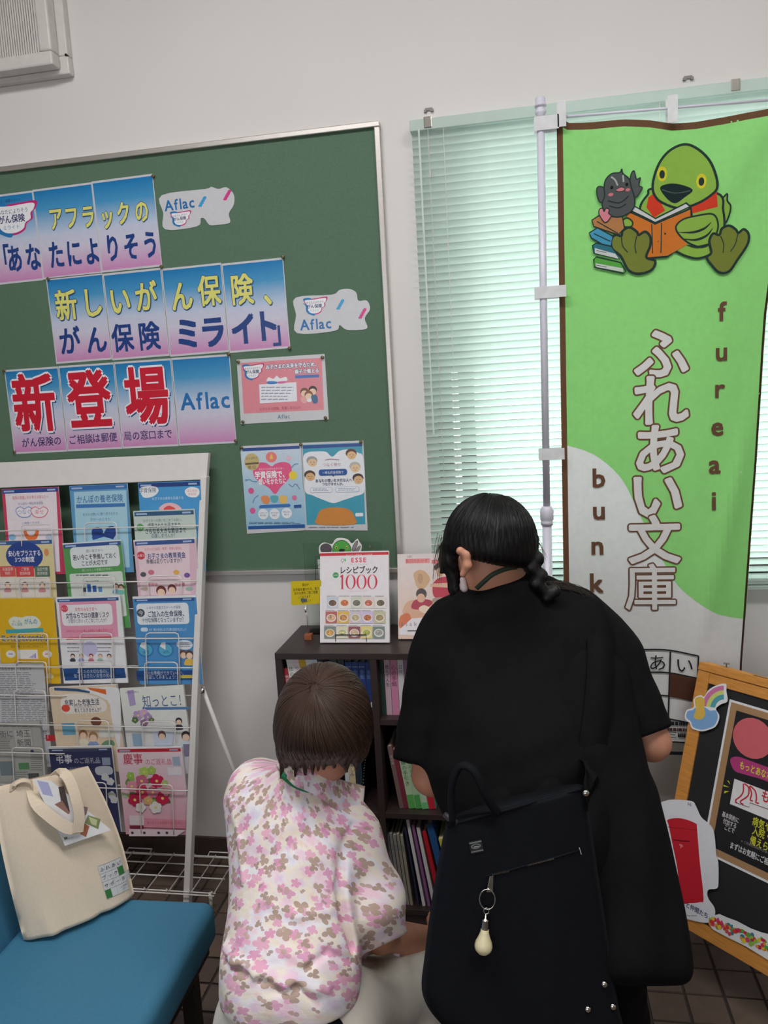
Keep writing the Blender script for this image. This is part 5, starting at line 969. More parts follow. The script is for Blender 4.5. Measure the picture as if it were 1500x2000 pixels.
d_ = (pb_-pj)/np.linalg.norm(pb_-pj); MB().lathe(pj-d_*.022, pj+d_*.034, [(0, .0125), (.05, .0155), (.25, .0205), (.7, .020), (.78, .017), (.82, .0185), (1, .018)], 18).build('joint', M_pole, t, smooth=True)
MB().lathe(pt+[0, 0, -.05], pt+[0, 0, .004], [(0, .0115), (.1, .0115), (.2, .015), (.32, .015), (.34, .012), (.5, .012), (.52, .016), (.62, .016), (.64, .014), (.9, .014), (1, .01)], 18).build('pole_cap', M_pole, t, smooth=True)
m = MB().box((-.10, BYP-.16, 0), (.20, BYP+.12, .05)); m.build('water_base', M_white, t, bevel=.015)
r0, r1 = X(1055, 232, y=BYP-.006), X(1545, 192, y=BYP-.006); MB().tube([r0, r1], .004, 8).build('cross_rod', M_pole, t, smooth=True)
def loop(x0, y0, x1, y1, yy=BYP-.020, d=.03):
    a = X(x0, y0, y=yy); b = X(x1, y1, y=yy); MB().box((min(a[0], b[0]), yy, b[2]), (max(a[0], b[0]), yy+.0012, a[2])).box((min(a[0], b[0]), yy+d, b[2]), (max(a[0], b[0]), yy+d+.0012, a[2])).build('hanging_loop', M_loop, t)
loop(1088, 197, 1106, 246); loop(1304, 186, 1324, 238); loop(1043, 228, 1092, 250); loop(1044, 561, 1106, 579); loop(1052, 877, 1103, 897)

# ------------------------------------------------------------------ wooden A-board
AP0 = T(1366, 1293, 2.2); psi = math.radians(45); lean = math.radians(18); ah = np.array([math.cos(psi), -math.sin(psi), 0]); an = np.array([ah[1], -ah[0], 0]); au = np.array([0, 0, math.cos(lean)])-an*math.sin(lean); AN = np.cross(ah, au)
def A(u, v, d=0.0): return AP0+ah*u+au*v+AN*d
AL = AP0[2]/math.cos(lean); AW = .52; t = thing('a_board', A(AW/2, -AL), 'wooden A-frame chalkboard covered in posters at the right edge', 'sign')
def ahex(u0, v0, u1, v1, d0, d1, nm, mt, bv=.002): m = MB(); m.hexa([A(u0, v0, d0), A(u1, v0, d0), A(u1, v1, d0), A(u0, v1, d0)], [A(u0, v0, d1), A(u1, v0, d1), A(u1, v1, d1), A(u0, v1, d1)]); return m.build(nm, mt, t, bevel=bv)
ahex(0, -AL+.006, .036, -.022, -.02, 0, 'stile', M_wood); ahex(AW-.036, -AL+.006, AW, -.022, -.02, 0, 'stile', M_wood); ahex(.036, -.052, AW-.036, -.022, -.018, -.001, 'rail', M_wood); ahex(0, -.021, AW, .002, -.024, .002, 'cap_rail', M_wood); ahex(.036, -.71, AW-.036, -.672, -.018, -.001, 'rail', M_wood)
ahex(.036, -.672, AW-.036, -.052, -.013, -.006, 'chalk_panel', mat('blackboard', (30, 31, 34), .6, var=.15, scale=6), 0)
bu = np.array([0, 0, math.cos(lean)])+an*math.sin(math.radians(7))   # rear frame, leaning the other way
def Bk(u, v, d=0.0): return A(u, -.004, -.026)+bu*v-an*d
for u in (0.0, AW-.036): m = MB(); m.hexa([Bk(u, -AL+.012, 0), Bk(u+.036, -AL+.012, 0), Bk(u+.036, -AL+.012, -.018), Bk(u, -AL+.012, -.018)], [Bk(u, 0, 0), Bk(u+.036, 0, 0), Bk(u+.036, 0, -.018), Bk(u, 0, -.018)]); m.build('rear_stile', M_wood, t, bevel=.002)
m = MB(); m.hexa([Bk(0, -.025, 0), Bk(AW, -.025, 0), Bk(AW, -.025, -.02), Bk(0, -.025, -.02)], [Bk(.01, .012, 0), Bk(AW, .012, 0), Bk(AW, .012, -.02), Bk(.01, .012, -.02)]); m.build('rear_cap_rail', M_wood, t, bevel=.003)
for u in (.16, .38): m = MB(); m.hexa([A(u, .002, .0), A(u+.05, .002, .0), A(u+.05, .002, -.05), A(u, .002, -.05)], [A(u, .004, .0), A(u+.05, .004, .0), A(u+.05, .004, -.05), A(u, .004, -.05)]); m.build('hinge', mat('brass', (176, 150, 90), .35, .9), t)
a = A(.075, .004, -.012); MB().tube([a, a+[0, 0, .012]], .0018, 6).tube([a+[-.008, 0, .012], a+[.008, -.004, .012]], .0022, 6).build('hook', mat('grey_steel', (120, 116, 112), .5, .5), t)
def APrint(crop, d): return Print(A(0, -.3, d), ah, au, crop)
# chalkboard poster
P = APrint((1260, 1260, .32), -.0040); O = lambda pts: [P.L(p) for p in pts]
c0 = P.L((516, 330)); c1 = (c0[0]+.297, c0[1]-.42); P.lrect(c0[0]+.006, c1[1]+.006, c1[0]-.006, c0[1]-.006, (168, 132, 96)); P.lrect(c0[0]+.024, c1[1]+.024, c1[0]-.024, c0[1]-.024, (34, 34, 38))
P.ell(655, 568, 124, 124, (206, 100, 108)); P.blob([(520, 700), (560, 680), (640, 705), (720, 735), (800, 765), (860, 800), (850, 850), (770, 840), (700, 815), (610, 790), (545, 765)], (176, 60, 120)); P.text('もっとあなたに', 690, 770, 58, (206, 210, 50), ws=.62, bold=.02)
a_ = P.L((545, 815)); P.lrect(a_[0], a_[1]-.068, a_[0]+.2, a_[1], (224, 222, 224)); RD = (196, 40, 56)
for pts in ([(600, 845), (600, 890), (585, 920), (552, 948), (562, 965)], [(605, 845), (632, 870), (628, 920), (580, 955), (600, 972)], [(636, 860), (650, 905), (642, 945), (658, 950)], [(640, 858), (672, 890), (680, 935), (676, 960), (695, 965)]): P.line(pts, 9, RD, smooth=3)
P.line([(548, 960), (635, 990), (640, 962), (760, 1005)], 4, (90, 40, 50)); P.text('もっとその日から', 800, 935, 76, RD, ws=.8, bold=.03) if False else P.text('もっと', 790, 945, 84, RD, ws=.7, bold=.03); P.text('その日から', 800, 1035, 30, (150, 90, 100), ws=.7)
for pts in ([(500, 825), (520, 850), (512, 830)], [(478, 862), (515, 868), (480, 852)], [(482, 905), (515, 892), (485, 890)]): P.poly(pts, (206, 214, 60))
Wt, Ye = (206, 206, 206), (206, 206, 60)
for st, x, y, h in (('基本契約に', 522, 1050, 38), ('付加する', 518, 1088, 38), ('ことで', 515, 1122, 38)): P.text(st, x, y, h, Wt, ws=.62, bold=.02)
for st, x, y, h in (('病気やケガで', 770, 1118, 64), ('入院・手術に', 770, 1175, 64), ('備えられます', 755, 1235, 64)): P.text(st, x, y, h, Ye, ws=.66, bold=.02)
P.text('※ご契約には条件があります', 690, 1240, 18, (150, 150, 150)); P.text('まずはお気軽にご相談ください', 700, 1300, 48, Wt, ws=.62, bold=.025)
tag(P.build('chalk_style_poster', GLOSS, back=([(c0[0], c1[1]), (c1[0], c1[1]), (c1[0], c0[1]), (c0[0], c0[1])], .0008, (226, 226, 230))), 'black chalk-style poster in a printed wooden border on the A-board', 'poster')
# rainbow and cloud card
P = APrint((1330, 1270, .1133), .0035)
for r_, c in ((1.0, (206, 120, 170)), (.80, (206, 214, 120)), (.62, (84, 160, 176))):
    cx, cy = 740, 1010; pts = [(cx-380*r_*math.cos(a), cy-400*r_*math.sin(a)) for a in [math.pi*.04+math.pi*.46*k/10 for k in range(11)]]+[(cx-380*(r_-.22)*math.cos(a), cy-400*(r_-.22)*math.sin(a)) for a in [math.pi*.04+math.pi*.46*k/10 for k in range(10, -1, -1)]]; P.poly(pts, c)
P.blob([(90, 1130), (120, 1050), (200, 1030), (260, 990), (400, 980), (500, 1040), (590, 1035), (630, 1110), (625, 1200), (570, 1300), (480, 1340), (370, 1370), (270, 1350), (200, 1310), (170, 1230), (110, 1180)], (126, 170, 216))
P.blob([(240, 900), (250, 830), (330, 800), (400, 840), (410, 920), (400, 1000), (420, 1100), (370, 1180), (270, 1190), (220, 1140), (260, 1020)], (222, 184, 84)); 
pts = catmull([P.L(q_) for q_ in [(65, 1130), (100, 1030), (190, 1000), (225, 960), (215, 860), (260, 800), (340, 775), (400, 800), (470, 690), (600, 610), (770, 575), (780, 700), (800, 880), (690, 930), (600, 1010), (655, 1110), (650, 1210), (590, 1320), (480, 1370), (370, 1398), (260, 1378), (180, 1340), (150, 1250), (80, 1200)]], 3, True)
tag(P.build('die_cut_card', GLOSS, back=(pts, .0012, (232, 232, 236))), 'die-cut card with rainbow and blue cloud on the A-board corner', 'card')
# red post box card
P = APrint((1280, 1540, .145), .0035)
P.blob([(160, 430), (220, 405), (330, 400), (450, 430), (560, 480), (560, 520), (600, 1000), (650, 1480), (600, 1530), (470, 1545), (340, 1515), (300, 1100), (220, 700), (180, 500)], (196, 34, 50), k=4)
P.line([(240, 690), (340, 705), (460, 712)], 16, (110, 16, 30)); P.text('〒', 345, 780, 76, (226, 160, 166), bold=.03); P.text('Hi', 462, 212, 64, (110, 70, 110), bold=.02)
P.line([(170, 520), (560, 560)], 8, (160, 24, 40)); P.text('と仲間たち', 560, 1640, 86, (50, 50, 90), ws=.86, bold=.03); P.text('YUBIN NO NAKAMA', 470, 1712, 30, (120, 120, 140)) if False else P.scrib(360, 1695, 590, 1730, 1, 12, (130, 130, 150))
pts = catmull([P.L(q_) for q_ in [(60, 260), (130, 170), (240, 150), (480, 168), (540, 230), (610, 380), (700, 460), (770, 540), (800, 680), (815, 880), (845, 1000), (848, 1240), (830, 1345), (720, 1360), (695, 1420), (720, 1500), (790, 1600), (800, 1700), (740, 1800), (600, 1800), (360, 1740), (200, 1700), (60, 1650), (20, 900)]], 3, True)
tag(P.build('die_cut_card', GLOSS, back=(pts, .0014, (226, 228, 236))), 'tall white die-cut card with a red post box on the A-board', 'card')
# flower strip card at the foot
P = APrint((1240, 1780, .17333), .0025); r = random.Random(5)
cols = [(206, 40, 80), (214, 60, 60), (226, 200, 60), (100, 170, 70), (60, 130, 150), (230, 150, 70), (214, 70, 120), (150, 190, 80)]
for k in range(150):
    s_ = r.random(); x = 850+s_*1000; y = 60+s_*420+r.uniform(0, 90+60*s_); P.ell(x, y, r.uniform(14, 30), r.uniform(14, 28), r.choice(cols), n=8, rot=r.uniform(0, 90)); P.k -= .7
pts = [P.L(q_) for q_ in [(830, 105), (870, 50), (950, 30), (1040, 70), (1150, 110), (1300, 190), (1420, 235), (1560, 270), (1800, 400), (1800, 720), (1500, 548), (1250, 395), (1000, 270), (880, 205), (845, 165)]]
tag(P.build('die_cut_card', GLOSS, back=(pts, .0012, (230, 230, 234))), 'white-edged strip card of colourful flowers along the A-board foot', 'card')
# ------------------------------------------------------------------ figures: smooth distance fields meshed as one surface
def smin(a, b, k): h = np.clip(.5+.5*(b-a)/k, 0, 1); return b+(a-b)*h-k*h*(1-h)
def cone(a, b, ra, rb, k=.03): return ('c', np.array(a, float), np.array(b, float), ra, rb, k)
def ball(a, r, k=.03): return ('c', np.array(a, float), np.array(a, float)+1e-4, r, r, k)
def elli(c, ax, r, k=.03): return ('e', np.array(c, float), np.array(ax, float), np.array(r, float), 0, k)
def C(x0, y0, d0, r0, x1, y1, d1, r1, k=.03): return cone(T(x0, y0, d0), T(x1, y1, d1), r0*d0/1500, r1*d1/1500, k)   # radii in frame pixels
def prim(p, q):
    if q[0] == 'c':
        ba = q[2]-q[1]; pa = p-q[1]; h = np.clip((pa@ba)/(ba@ba), 0, 1); return np.linalg.norm(pa-h[..., None]*ba, axis=-1)-(q[3]+(q[4]-q[3])*h)
    l = (p-q[1])@q[2].T; k0 = np.linalg.norm(l/q[3], axis=-1); k1 = np.linalg.norm(l/q[3]**2, axis=-1)+1e-9; return k0*(k0-1)/k1
def field(prims, cuts=(), adds=(), subs=(), disp=None, off=0.0, kc=.006):
    def f(p):
        d = None
        for q in prims: v = prim(p, q); d = v if d is None else smin(d, v, q[5])
        d = d-off
        if disp is not None: d = d+disp(p)
        for q in adds: d = smin(d, prim(p, q), q[5])
        for q in subs: d = -smin(-d, prim(p, q), q[5])
        for (o, n) in cuts: d = -smin(-d, -((p-o)@n), kc)
        return d
    return f
def nets(f, lo, hi, h):
    lo = np.array(lo, float); n = np.ceil((np.array(hi)-lo)/h).astype(int)+1
    ax = [lo[i]+h*np.arange(n[i]) for i in range(3)]; V = np.empty(n, np.float32)
    Y, Z = np.meshgrid(ax[1], ax[2], indexing='ij')
    for i in range(0, n[0], 8):
        xs = ax[0][i:i+8]; p = np.empty((len(xs),)+Y.shape+(3,)); p[..., 0] = xs[:, None, None]; p[..., 1] = Y; p[..., 2] = Z; V[i:i+8] = f(p)
    S = V < 0; m = tuple(k-1 for k in n); cnt = np.zeros(m, np.int16)
    for a in (0, 1):
        for b in (0, 1):
            for c in (0, 1): cnt += S[a:a+m[0], b:b+m[1], c:c+m[2]]
    act = (cnt > 0) & (cnt < 8); idx = -np.ones(m, np.int64); ii = np.argwhere(act); idx[act] = np.arange(len(ii))
    acc = np.zeros((len(ii), 3)); w = np.zeros(len(ii))
    cor = [(a, b, c) for a in (0, 1) for b in (0, 1) for c in (0, 1)]
    for u in range(8):
        for v in range(u+1, 8):
            A_, B_ = np.array(cor[u]), np.array(cor[v])
            if np.abs(A_-B_).sum() != 1: continue
            va = V[tuple((ii+A_).T)]; vb = V[tuple((ii+B_).T)]; cr = (va < 0) != (vb < 0); t = np.where(cr, va/(va-vb+1e-12), 0)
            acc += np.where(cr[:, None], A_+(B_-A_)*t[:, None], 0); w += cr
    vs = lo+(ii+acc/w[:, None])*h; fs = []
    for d in range(3):
        e = [0, 0, 0]; e[d] = 1; s0 = S[:n[0]-e[0], :n[1]-e[1], :n[2]-e[2]]; s1 = S[e[0]:, e[1]:, e[2]:]; q = np.argwhere(s0 != s1); o1, o2 = [(1, 2), (2, 0), (0, 1)][d]
        ok = (q[:, o1] > 0) & (q[:, o2] > 0) & (q[:, o1] < m[o1]) & (q[:, o2] < m[o2]); q = q[ok]; u = np.zeros(3, int); u[o1] = 1; v = np.zeros(3, int); v[o2] = 1
        k = [idx[tuple((q-a).T)] for a in (u*0, u, u+v, v)]; inside = s0[tuple(q.T)]; Q = np.stack(k, 1); Q[~inside] = Q[~inside][:, ::-1]; fs.append(Q)
    return vs, np.concatenate(fs)
def sculpt(name, f, lo, hi, h, material, parent, attr=None, smooth=2):
    vs, fs = nets(f, lo, hi, h); me = bpy.data.meshes.new(name); me.from_pydata(vs.tolist(), [], fs.tolist())
    for _ in range(1):      # one relaxation step towards the true surface
        e = 1e-3; g = np.stack([f(vs+np.eye(3)[i]*e)-f(vs-np.eye(3)[i]*e) for i in range(3)], 1)/(2*e); g /= np.linalg.norm(g, axis=1)[:, None]+1e-9; vs = vs-g*np.clip(f(vs), -h*.5, h*.5)[:, None]
    me.vertices.foreach_set('co', vs.astype(np.float32).ravel()); me.polygons.foreach_set('use_smooth', [True]*len(me.polygons)); me.materials.append(material)
    if attr is not None: a = me.attributes.new('pat', 'FLOAT_VECTOR', 'POINT'); a.data.foreach_set('vector', attr(vs).astype(np.float32).ravel())
    me.update(); return link(name, me, parent)
def bounds(prims, pad=.03):
    P_ = np.array([x for q in prims for x in ((q[1]-max(q[3], q[4]), q[1]+max(q[3], q[4]), q[2]-max(q[3], q[4]), q[2]+max(q[3], q[4])) if q[0] == 'c' else (q[1]-max(q[3]), q[1]+max(q[3])))]); return P_.min(0)-pad, P_.max(0)+pad
HITD = [1.52]
def hit(f, px, py, d0=.9, sink=0.0):
    r = ray(px, py); l = np.linalg.norm(r); t = d0
    for _ in range(80):
        d = float(f((CAM+r*t)[None])[0]); t += d/l*.9
        if d < 4e-4: break
        if t > 2.0: t = float(HITD[0]); break
    return CAM+r*(t+sink/l)
def hand(w, d, nrm, s=1.0, curl=.5, side=1):
    """five separate fingers and a thumb leaving the side of the palm"""
    w = np.array(w, float); d = np.array(d, float)/np.linalg.norm(d); nrm = np.array(nrm, float); nrm = nrm-d*(nrm@d); nrm /= np.linalg.norm(nrm); sd = np.cross(d, nrm)*side; out = []
    for k in (-1, 0, 1): out.append(cone(w+sd*.010*k*s, w+(d*.078+sd*.024*k)*s, .017*s, .012*s, .012))
    for k, L in enumerate((.066, .074, .069, .054)):
        a = w+(d*.080+sd*(-.030+.020*k))*s; dir_ = d.copy()
        for j, fr in enumerate((.45, .32, .23)):
            an = curl*(.35+.45*j); dj = d*math.cos(an)-nrm*math.sin(an)+sd*(-.06+.04*k); dj /= np.linalg.norm(dj); b = a+dj*L*fr*s; out.append(cone(a, b, (.0088-.0008*j)*s, (.0080-.0009*j)*s, .004)); a = b
    a = w+(d*.022-sd*.022)*s
    for j, L in enumerate((.036, .030, .024)): dj = d*.75-sd*(.75-.22*j)-nrm*.28*j; dj /= np.linalg.norm(dj); b = a+dj*L*s; out.append(cone(a, b, (.0125-.002*j)*s, (.0105-.0015*j)*s, .006)); a = b
    return out
def headprims(c, f, u, s=1.0):
    f = np.array(f, float)/np.linalg.norm(f); u = np.array(u, float); u = u-f*(u@f); u /= np.linalg.norm(u); r = np.cross(f, u); A_ = np.stack([r, f, u]); P_ = lambda x, y, z: np.array(c)+(r*x+f*y+u*z)*s
    o = [elli(P_(0, -.012, .030), A_, np.array([.074, .090, .080])*s, .02), elli(P_(0, .028, -.025), A_, np.array([.060, .058, .078])*s, .03), elli(P_(0, .055, -.078), A_, np.array([.028, .026, .024])*s, .03),
         cone(P_(0, .080, .012), P_(0, .101, -.022), .008*s, .012*s, .012), elli(P_(0, .074, -.053), A_, np.array([.024, .014, .010])*s, .008), elli(P_(-.030, .068, .020), A_, np.array([.022, .014, .008])*s, .012), elli(P_(.030, .068, .020), A_, np.array([.022, .014, .008])*s, .012)]
    for q in (-1, 1): o += [elli(P_(.030*q, .070, .004), A_, np.array([.012, .011, .009])*s, .004), cone(P_(.074*q, -.012, .012), P_(.080*q, -.020, .020), .009*s, .011*s, .005), cone(P_(.079*q, -.018, .022), P_(.073*q, -.006, -.022), .010*s, .006*s, .006)]
    return o, A_, P_
M_skinA = mat('skin', (196, 138, 112), .55, var=.05, scale=30, bump=.06, bscale=400); M_skinB = M_skinA
M_tee = mat('black_cotton', (18, 18, 20), .9, var=.12, scale=60, bump=.25, bscale=700, spec=.1)
M_bagn = mat('black_navy_nylon', (14, 16, 22), .75, var=.1, scale=50, bump=.3, bscale=500, spec=.15)
def strands(name, f, c, axis, ref, phis, th0, th1, n, r, material, parent, tipdrop=0.0, pts=12, seed=1, lift=.0012, jitter=.04, twist=0.0):
    """hair strands that start near the crown and follow the hair surface"""
    R_ = np.random.RandomState(seed); ax = np.array(axis)/np.linalg.norm(axis); x = np.array(ref, float); x = x-ax*(x@ax); x /= np.linalg.norm(x); y = np.cross(ax, x)
    ph = np.radians(R_.uniform(phis[0], phis[1], n)); t1 = np.radians(np.array([th1(math.degrees(p)) for p in ph])+R_.uniform(-16, 5, n)); t0 = np.radians(R_.uniform(th0, th0+14, n)); t = np.linspace(0, 1, pts)[None, :]
    th = t0[:, None]+(t1-t0)[:, None]*t; pp = ph[:, None]+np.radians(twist)*t+R_.normal(0, jitter, n)[:, None]*t
    D = (np.cos(th)[..., None]*ax+np.sin(th)[..., None]*(np.cos(pp)[..., None]*x+np.sin(pp)[..., None]*y)); q = np.array(c)+D*.24
    for _ in range(26): q = q-D*np.clip(f(q), -.02, .05)[..., None]*.9
    q = q+D*(lift*R_.uniform(.2, 1.6, n))[:, None, None]
    m = MB()
    for i in range(n):
        P_ = [q[i, j] for j in range(pts)]; rr = [r*(.5+.5*math.sin(math.pi*min(1, (j+1.5)/pts)))*(1 if j < pts-2 else .45) for j in range(pts)]
        m.tube(P_, rr, 4, caps=False)
    return tag(m.build(name, material, parent, smooth=True, normals=False), kind='stuff')
def hairmat(name, c1, c2, rough=.42):
    m = bpy.data.materials.new(name); m.use_nodes = True; n = m.node_tree; b = n.nodes['Principled BSDF']; a = n.nodes.new('ShaderNodeAttribute'); a.attribute_name = 'pat'; a.attribute_type = 'GEOMETRY'
    mp = n.nodes.new('ShaderNodeMapping'); mp.inputs['Scale'].default_value = (26, 1.6, 1); n.links.new(a.outputs['Vector'], mp.inputs[0])
    z = n.nodes.new('ShaderNodeTexNoise'); z.inputs['Scale'].default_value = 2.2; z.inputs['Detail'].default_value = 6; n.links.new(mp.outputs[0], z.inputs['Vector'])
    r = n.nodes.new('ShaderNodeValToRGB'); n.links.new(z.outputs[0], r.inputs[0]); r.color_ramp.elements[0].position = .32; r.color_ramp.elements[1].position = .7; r.color_ramp.elements[0].color = lin(c1)+(1,); r.color_ramp.elements[1].color = lin(c2)+(1,)
    n.links.new(r.outputs[0], b.inputs['Base Color']); b.inputs['Roughness'].default_value = rough; b.inputs['Specular IOR Level'].default_value = .4
    bp = n.nodes.new('ShaderNodeBump'); bp.inputs['Strength'].default_value = .5; bp.inputs['Distance'].default_value = .002; n.links.new(z.outputs[0], bp.inputs['Height']); n.links.new(bp.outputs[0], b.inputs['Normal']); return m
def polar(c, axis, ref):
    ax = np.array(axis)/np.linalg.norm(axis); x = np.array(ref, float); x = x-ax*(x@ax); x /= np.linalg.norm(x); y = np.cross(ax, x)
    def g(vs): d = vs-np.array(c); l = np.linalg.norm(d, axis=1); return np.stack([np.arctan2(d@y, d@x), np.arccos(np.clip(d@ax/l, -1, 1)), l*0], 1)
    return g

# ================= standing person in black, seen from behind =================
pa = thing('person', (.06, -1.05, 0), 'standing person in black T-shirt with black braided hair, bending towards the bookcase', 'person')
HA = T(957, 1056, 1.55); fA = np.array([-.56, .56, -.60]); hp, AxA, PA = headprims(HA-np.array([0, 0, .012]), fA, (0.05, .35, .93), .93)
torsoA = [C(930, 1270, 1.60, 98, 945, 1500, 1.50, 112, .05), C(1098, 1262, 1.58, 104, 1095, 1500, 1.49, 118, .05), C(1010, 1215, 1.59, 74, 1015, 1300, 1.58, 95, .05),
          C(882, 1272, 1.60, 74, 882, 1275, 1.60, 74, .05), C(1160, 1264, 1.56, 76, 1160, 1268, 1.56, 76, .05)]
armL = [C(866, 1300, 1.59, 60, 838, 1512, 1.56, 34, .03), C(846, 1520, 1.56, 33, 900, 1498, 1.82, 26, .02)]
armR = [C(1185, 1295, 1.55, 60, 1272, 1448, 1.50, 34, .03), C(1272, 1450, 1.50, 33, 1180, 1450, 1.74, 26, .02)]
wL, wR = T(900, 1498, 1.82), T(1180, 1450, 1.74)
legsA = [cone((-.03, -1.10, .78), (-.02, -1.08, .47), .09, .062, .04), cone((-.02, -1.08, .47), (-.03, -1.11, .09), .055, .038, .03), cone((.09, -1.10, .78), (.13, -1.07, .47), .09, .062, .04), cone((.13, -1.07, .47), (.14, -1.10, .09), .055, .038, .03)]
inner = [cone(T(1010, 1250, 1.64), T(1035, 1580, 1.48), .078, .095, .05), C(890, 1285, 1.61, 44, 866, 1310, 1.60, 42, .04), C(1150, 1280, 1.58, 44, 1185, 1300, 1.56, 42, .04), C(985, 1128, 1.56, 42, 1008, 1225, 1.58, 52, .03)]
bodyA = inner+armL+armR+legsA+hp+hand(wL, (.35, .8, -.2), (0, .2, 1), .95, .7)+hand(wR, (-.7, .6, -.1), (0, .2, 1), .95, .7, -1)
bodyA = inner+armL+armR+legsA+hp+hand(wL, (.35, .8, -.2), (0, .2, 1), .95, .7)+hand(wR, (-.7, .6, -.1), (0, .2, 1), .95, .7, -1)
lo, hi = bounds(bodyA, .015); sculpt('body', field(bodyA), lo, hi, .0062, M_skinA, pa)
def wr(p, a=.0022, k=1.0, s=0.0):
    x, y, z = p[..., 0], p[..., 1], p[..., 2]
    return a*(np.sin(38*k*(x*.5+z)+5*np.sin(9*x+s)+s)*np.sin(14*(x-z*.4)+2*s)+.6*np.sin(61*k*(z*.8-x*.6)+4*np.sin(13*z+s)))
sl_ = [C(862, 1305, 1.59, 68, 822, 1500, 1.56, 57, .035), C(1188, 1295, 1.55, 72, 1252, 1440, 1.50, 62, .035)]
def hem(px0, px1, third, keep):
    a, b, c = px0, px1, third; n = np.cross(b-a, c-a); n /= np.linalg.norm(n); n = n if (keep-a)@n < 0 else -n; return a, n
teeA = torsoA+[cone(T(1030, 1480, 1.50), T(1045, 1650, 1.45), .145, .150, .05)]
fT = field(teeA, disp=lambda p: wr(p, .0022)); loT, hiT = bounds(teeA+sl_+[C(988, 1110, 1.565, 52, 1002, 1200, 1.585, 62)], .02)
cutL = hem(T(768, 1480, 1.5), T(868, 1508, 1.5), T(820, 1500, 1.7), T(860, 1300, 1.5)); cutR = hem(T(1300, 1422, 1.5), T(1257, 1437, 1.5), T(1290, 1418, 1.7), T(1180, 1290, 1.5))
fSL = field([sl_[0]], cuts=[cutL], disp=lambda p: wr(p, .0016)); fSR = field([sl_[1]], cuts=[cutR], disp=lambda p: wr(p, .0016))
cutC = hem(T(935, 1147, 1.52), T(1052, 1124, 1.52), T(985, 1108, 1.62), T(1000, 1300, 1.55)); fC = field([C(988, 1110, 1.555, 54, 1002, 1200, 1.575, 72, .03), C(925, 1190, 1.545, 44, 1000, 1165, 1.538, 46, .03), C(1060, 1165, 1.57, 40, 1100, 1200, 1.58, 60, .03), C(940, 1172, 1.59, 34, 900, 1215, 1.60, 56, .03)], cuts=[cutC])
fold1 = [C(1180, 1180, 1.50, 5, 1160, 1560, 1.36, 6, .03)]
def fTee(p):
    return smin(smin(smin(fT(p), fSL(p), .02), fSR(p), .02), fC(p), .045)
sculpt('t_shirt', fTee, loT, hiT, .0062, M_tee, pa)
# long black skirt and hanging tunic panel on the right
skirt = [cone(T(1040, 1600, 1.46), (.055, -1.07, .10), .152, .175, .05), cone(T(1095, 1620, 1.44), (.10, -1.10, .12), .13, .13, .05)]
fS = field(skirt, cuts=[(np.array([0, 0, .12]), np.array([0, 0, -1.]))], disp=lambda p: .006*np.sin(70*p[..., 0]+6*np.sin(3*p[..., 2]))+wr(p, .002))
lo, hi = bounds(skirt, .02); sculpt('skirt', fS, lo, hi, .0085, M_tee, pa)
panel = [C(1150, 1330, 1.50, 78, 1210, 1840, 1.36, 112, .06), C(1110, 1400, 1.48, 70, 1170, 1800, 1.38, 90, .06), C(1215, 1560, 1.44, 62, 1262, 1870, 1.36, 76, .05)]
cp = hem(T(1350, 1926, 1.36), T(1255, 1926, 1.36), T(1300, 1932, 1.7), T(1200, 1600, 1.4))
fP = field(panel, cuts=[cp], disp=lambda p: .0045*np.sin(52*p[..., 0]+20*p[..., 1]+5*np.sin(4*p[..., 2]))*np.clip((1.1-p[..., 2])*2.5, 0, 1)+wr(p, .0015), kc=.02)
lo, hi = bounds(panel, .02); sculpt('tunic', fP, lo, hi, .0075, M_tee, pa)
for x, y in ((-.03, -1.08), (.15, -1.07)):
    sh = [cone((x, y-.03, .045), (x, y+.16, .035), .044, .036, .03), cone((x, y-.02, .08), (x, y-.03, .05), .042, .045, .03)]; lo, hi = bounds(sh, .015)
    sculpt('shoe', field(sh, cuts=[(np.array([0, 0, .001]), np.array([0, 0, -1.]))], kc=.003), lo, hi, .008, mat('black_shoe', (26, 25, 26), .5), pa)
# hair
hc = HA
hairA = [elli(HA, np.stack([CR, CF, CU]), (.0915, .100, .0955), .03), C(925, 1050, 1.52, 36, 962, 1062, 1.50, 44, .03), C(990, 1040, 1.50, 42, 1005, 1078, 1.52, 36, .03)]
cutA = [hem(T(918, 1092, 1.5), T(1015, 1112, 1.5), T(960, 1086, 1.64), T(960, 1000, 1.5))]
# hair leaves the face free
lock = [C(889, 1040, 1.54, 18, 880, 1092, 1.56, 16, .02), C(880, 1092, 1.56, 16, 889, 1150, 1.57, 11, .012), C(889, 1150, 1.57, 11, 898, 1182, 1.57, 5, .012), C(868, 1070, 1.56, 10, 862, 1118, 1.57, 3, .01)]
braid = []
bp = [(998, 1000), (1012, 1018), (1022, 1038), (1031, 1058), (1038, 1078), (1043, 1097), (1047, 1114), (1050, 1130), (1058, 1146), (1075, 1160)]
for i, (x, y) in enumerate(bp): braid.append(C(x-7+14*(i % 2), y-5, 1.50, 15-.3*i, x+7-14*(i % 2), y+8, 1.50, 12-.3*i, .006))
fH0 = field(hairA, cuts=cutA, kc=.028); fB = field(braid); fL = field(lock)
facecut = field([elli(PA(0, .085, -.055), AxA, (.062, .060, .082))])
def fHA(p):
    d = -smin(-fH0(p), facecut(p), .012); d = smin(smin(d, fL(p), .012), fB(p), .006); return d
polA = polar(HA, (.1, -.1, 1), (0, -1, 0)); M_hairA = hairmat('black_hair', (6, 5, 6), (17, 15, 16), .5)
def fHAd(p):
    d = p-HA; ph = np.arctan2(d[..., 0]+.02, -d[..., 1]); return fHA(p)+.0009*np.sin(ph*58+8*d[..., 2]*10)
lo, hi = bounds(hairA+lock+braid, .02); sculpt('hair', fHAd, lo, hi, .0033, M_hairA, pa, attr=polA)
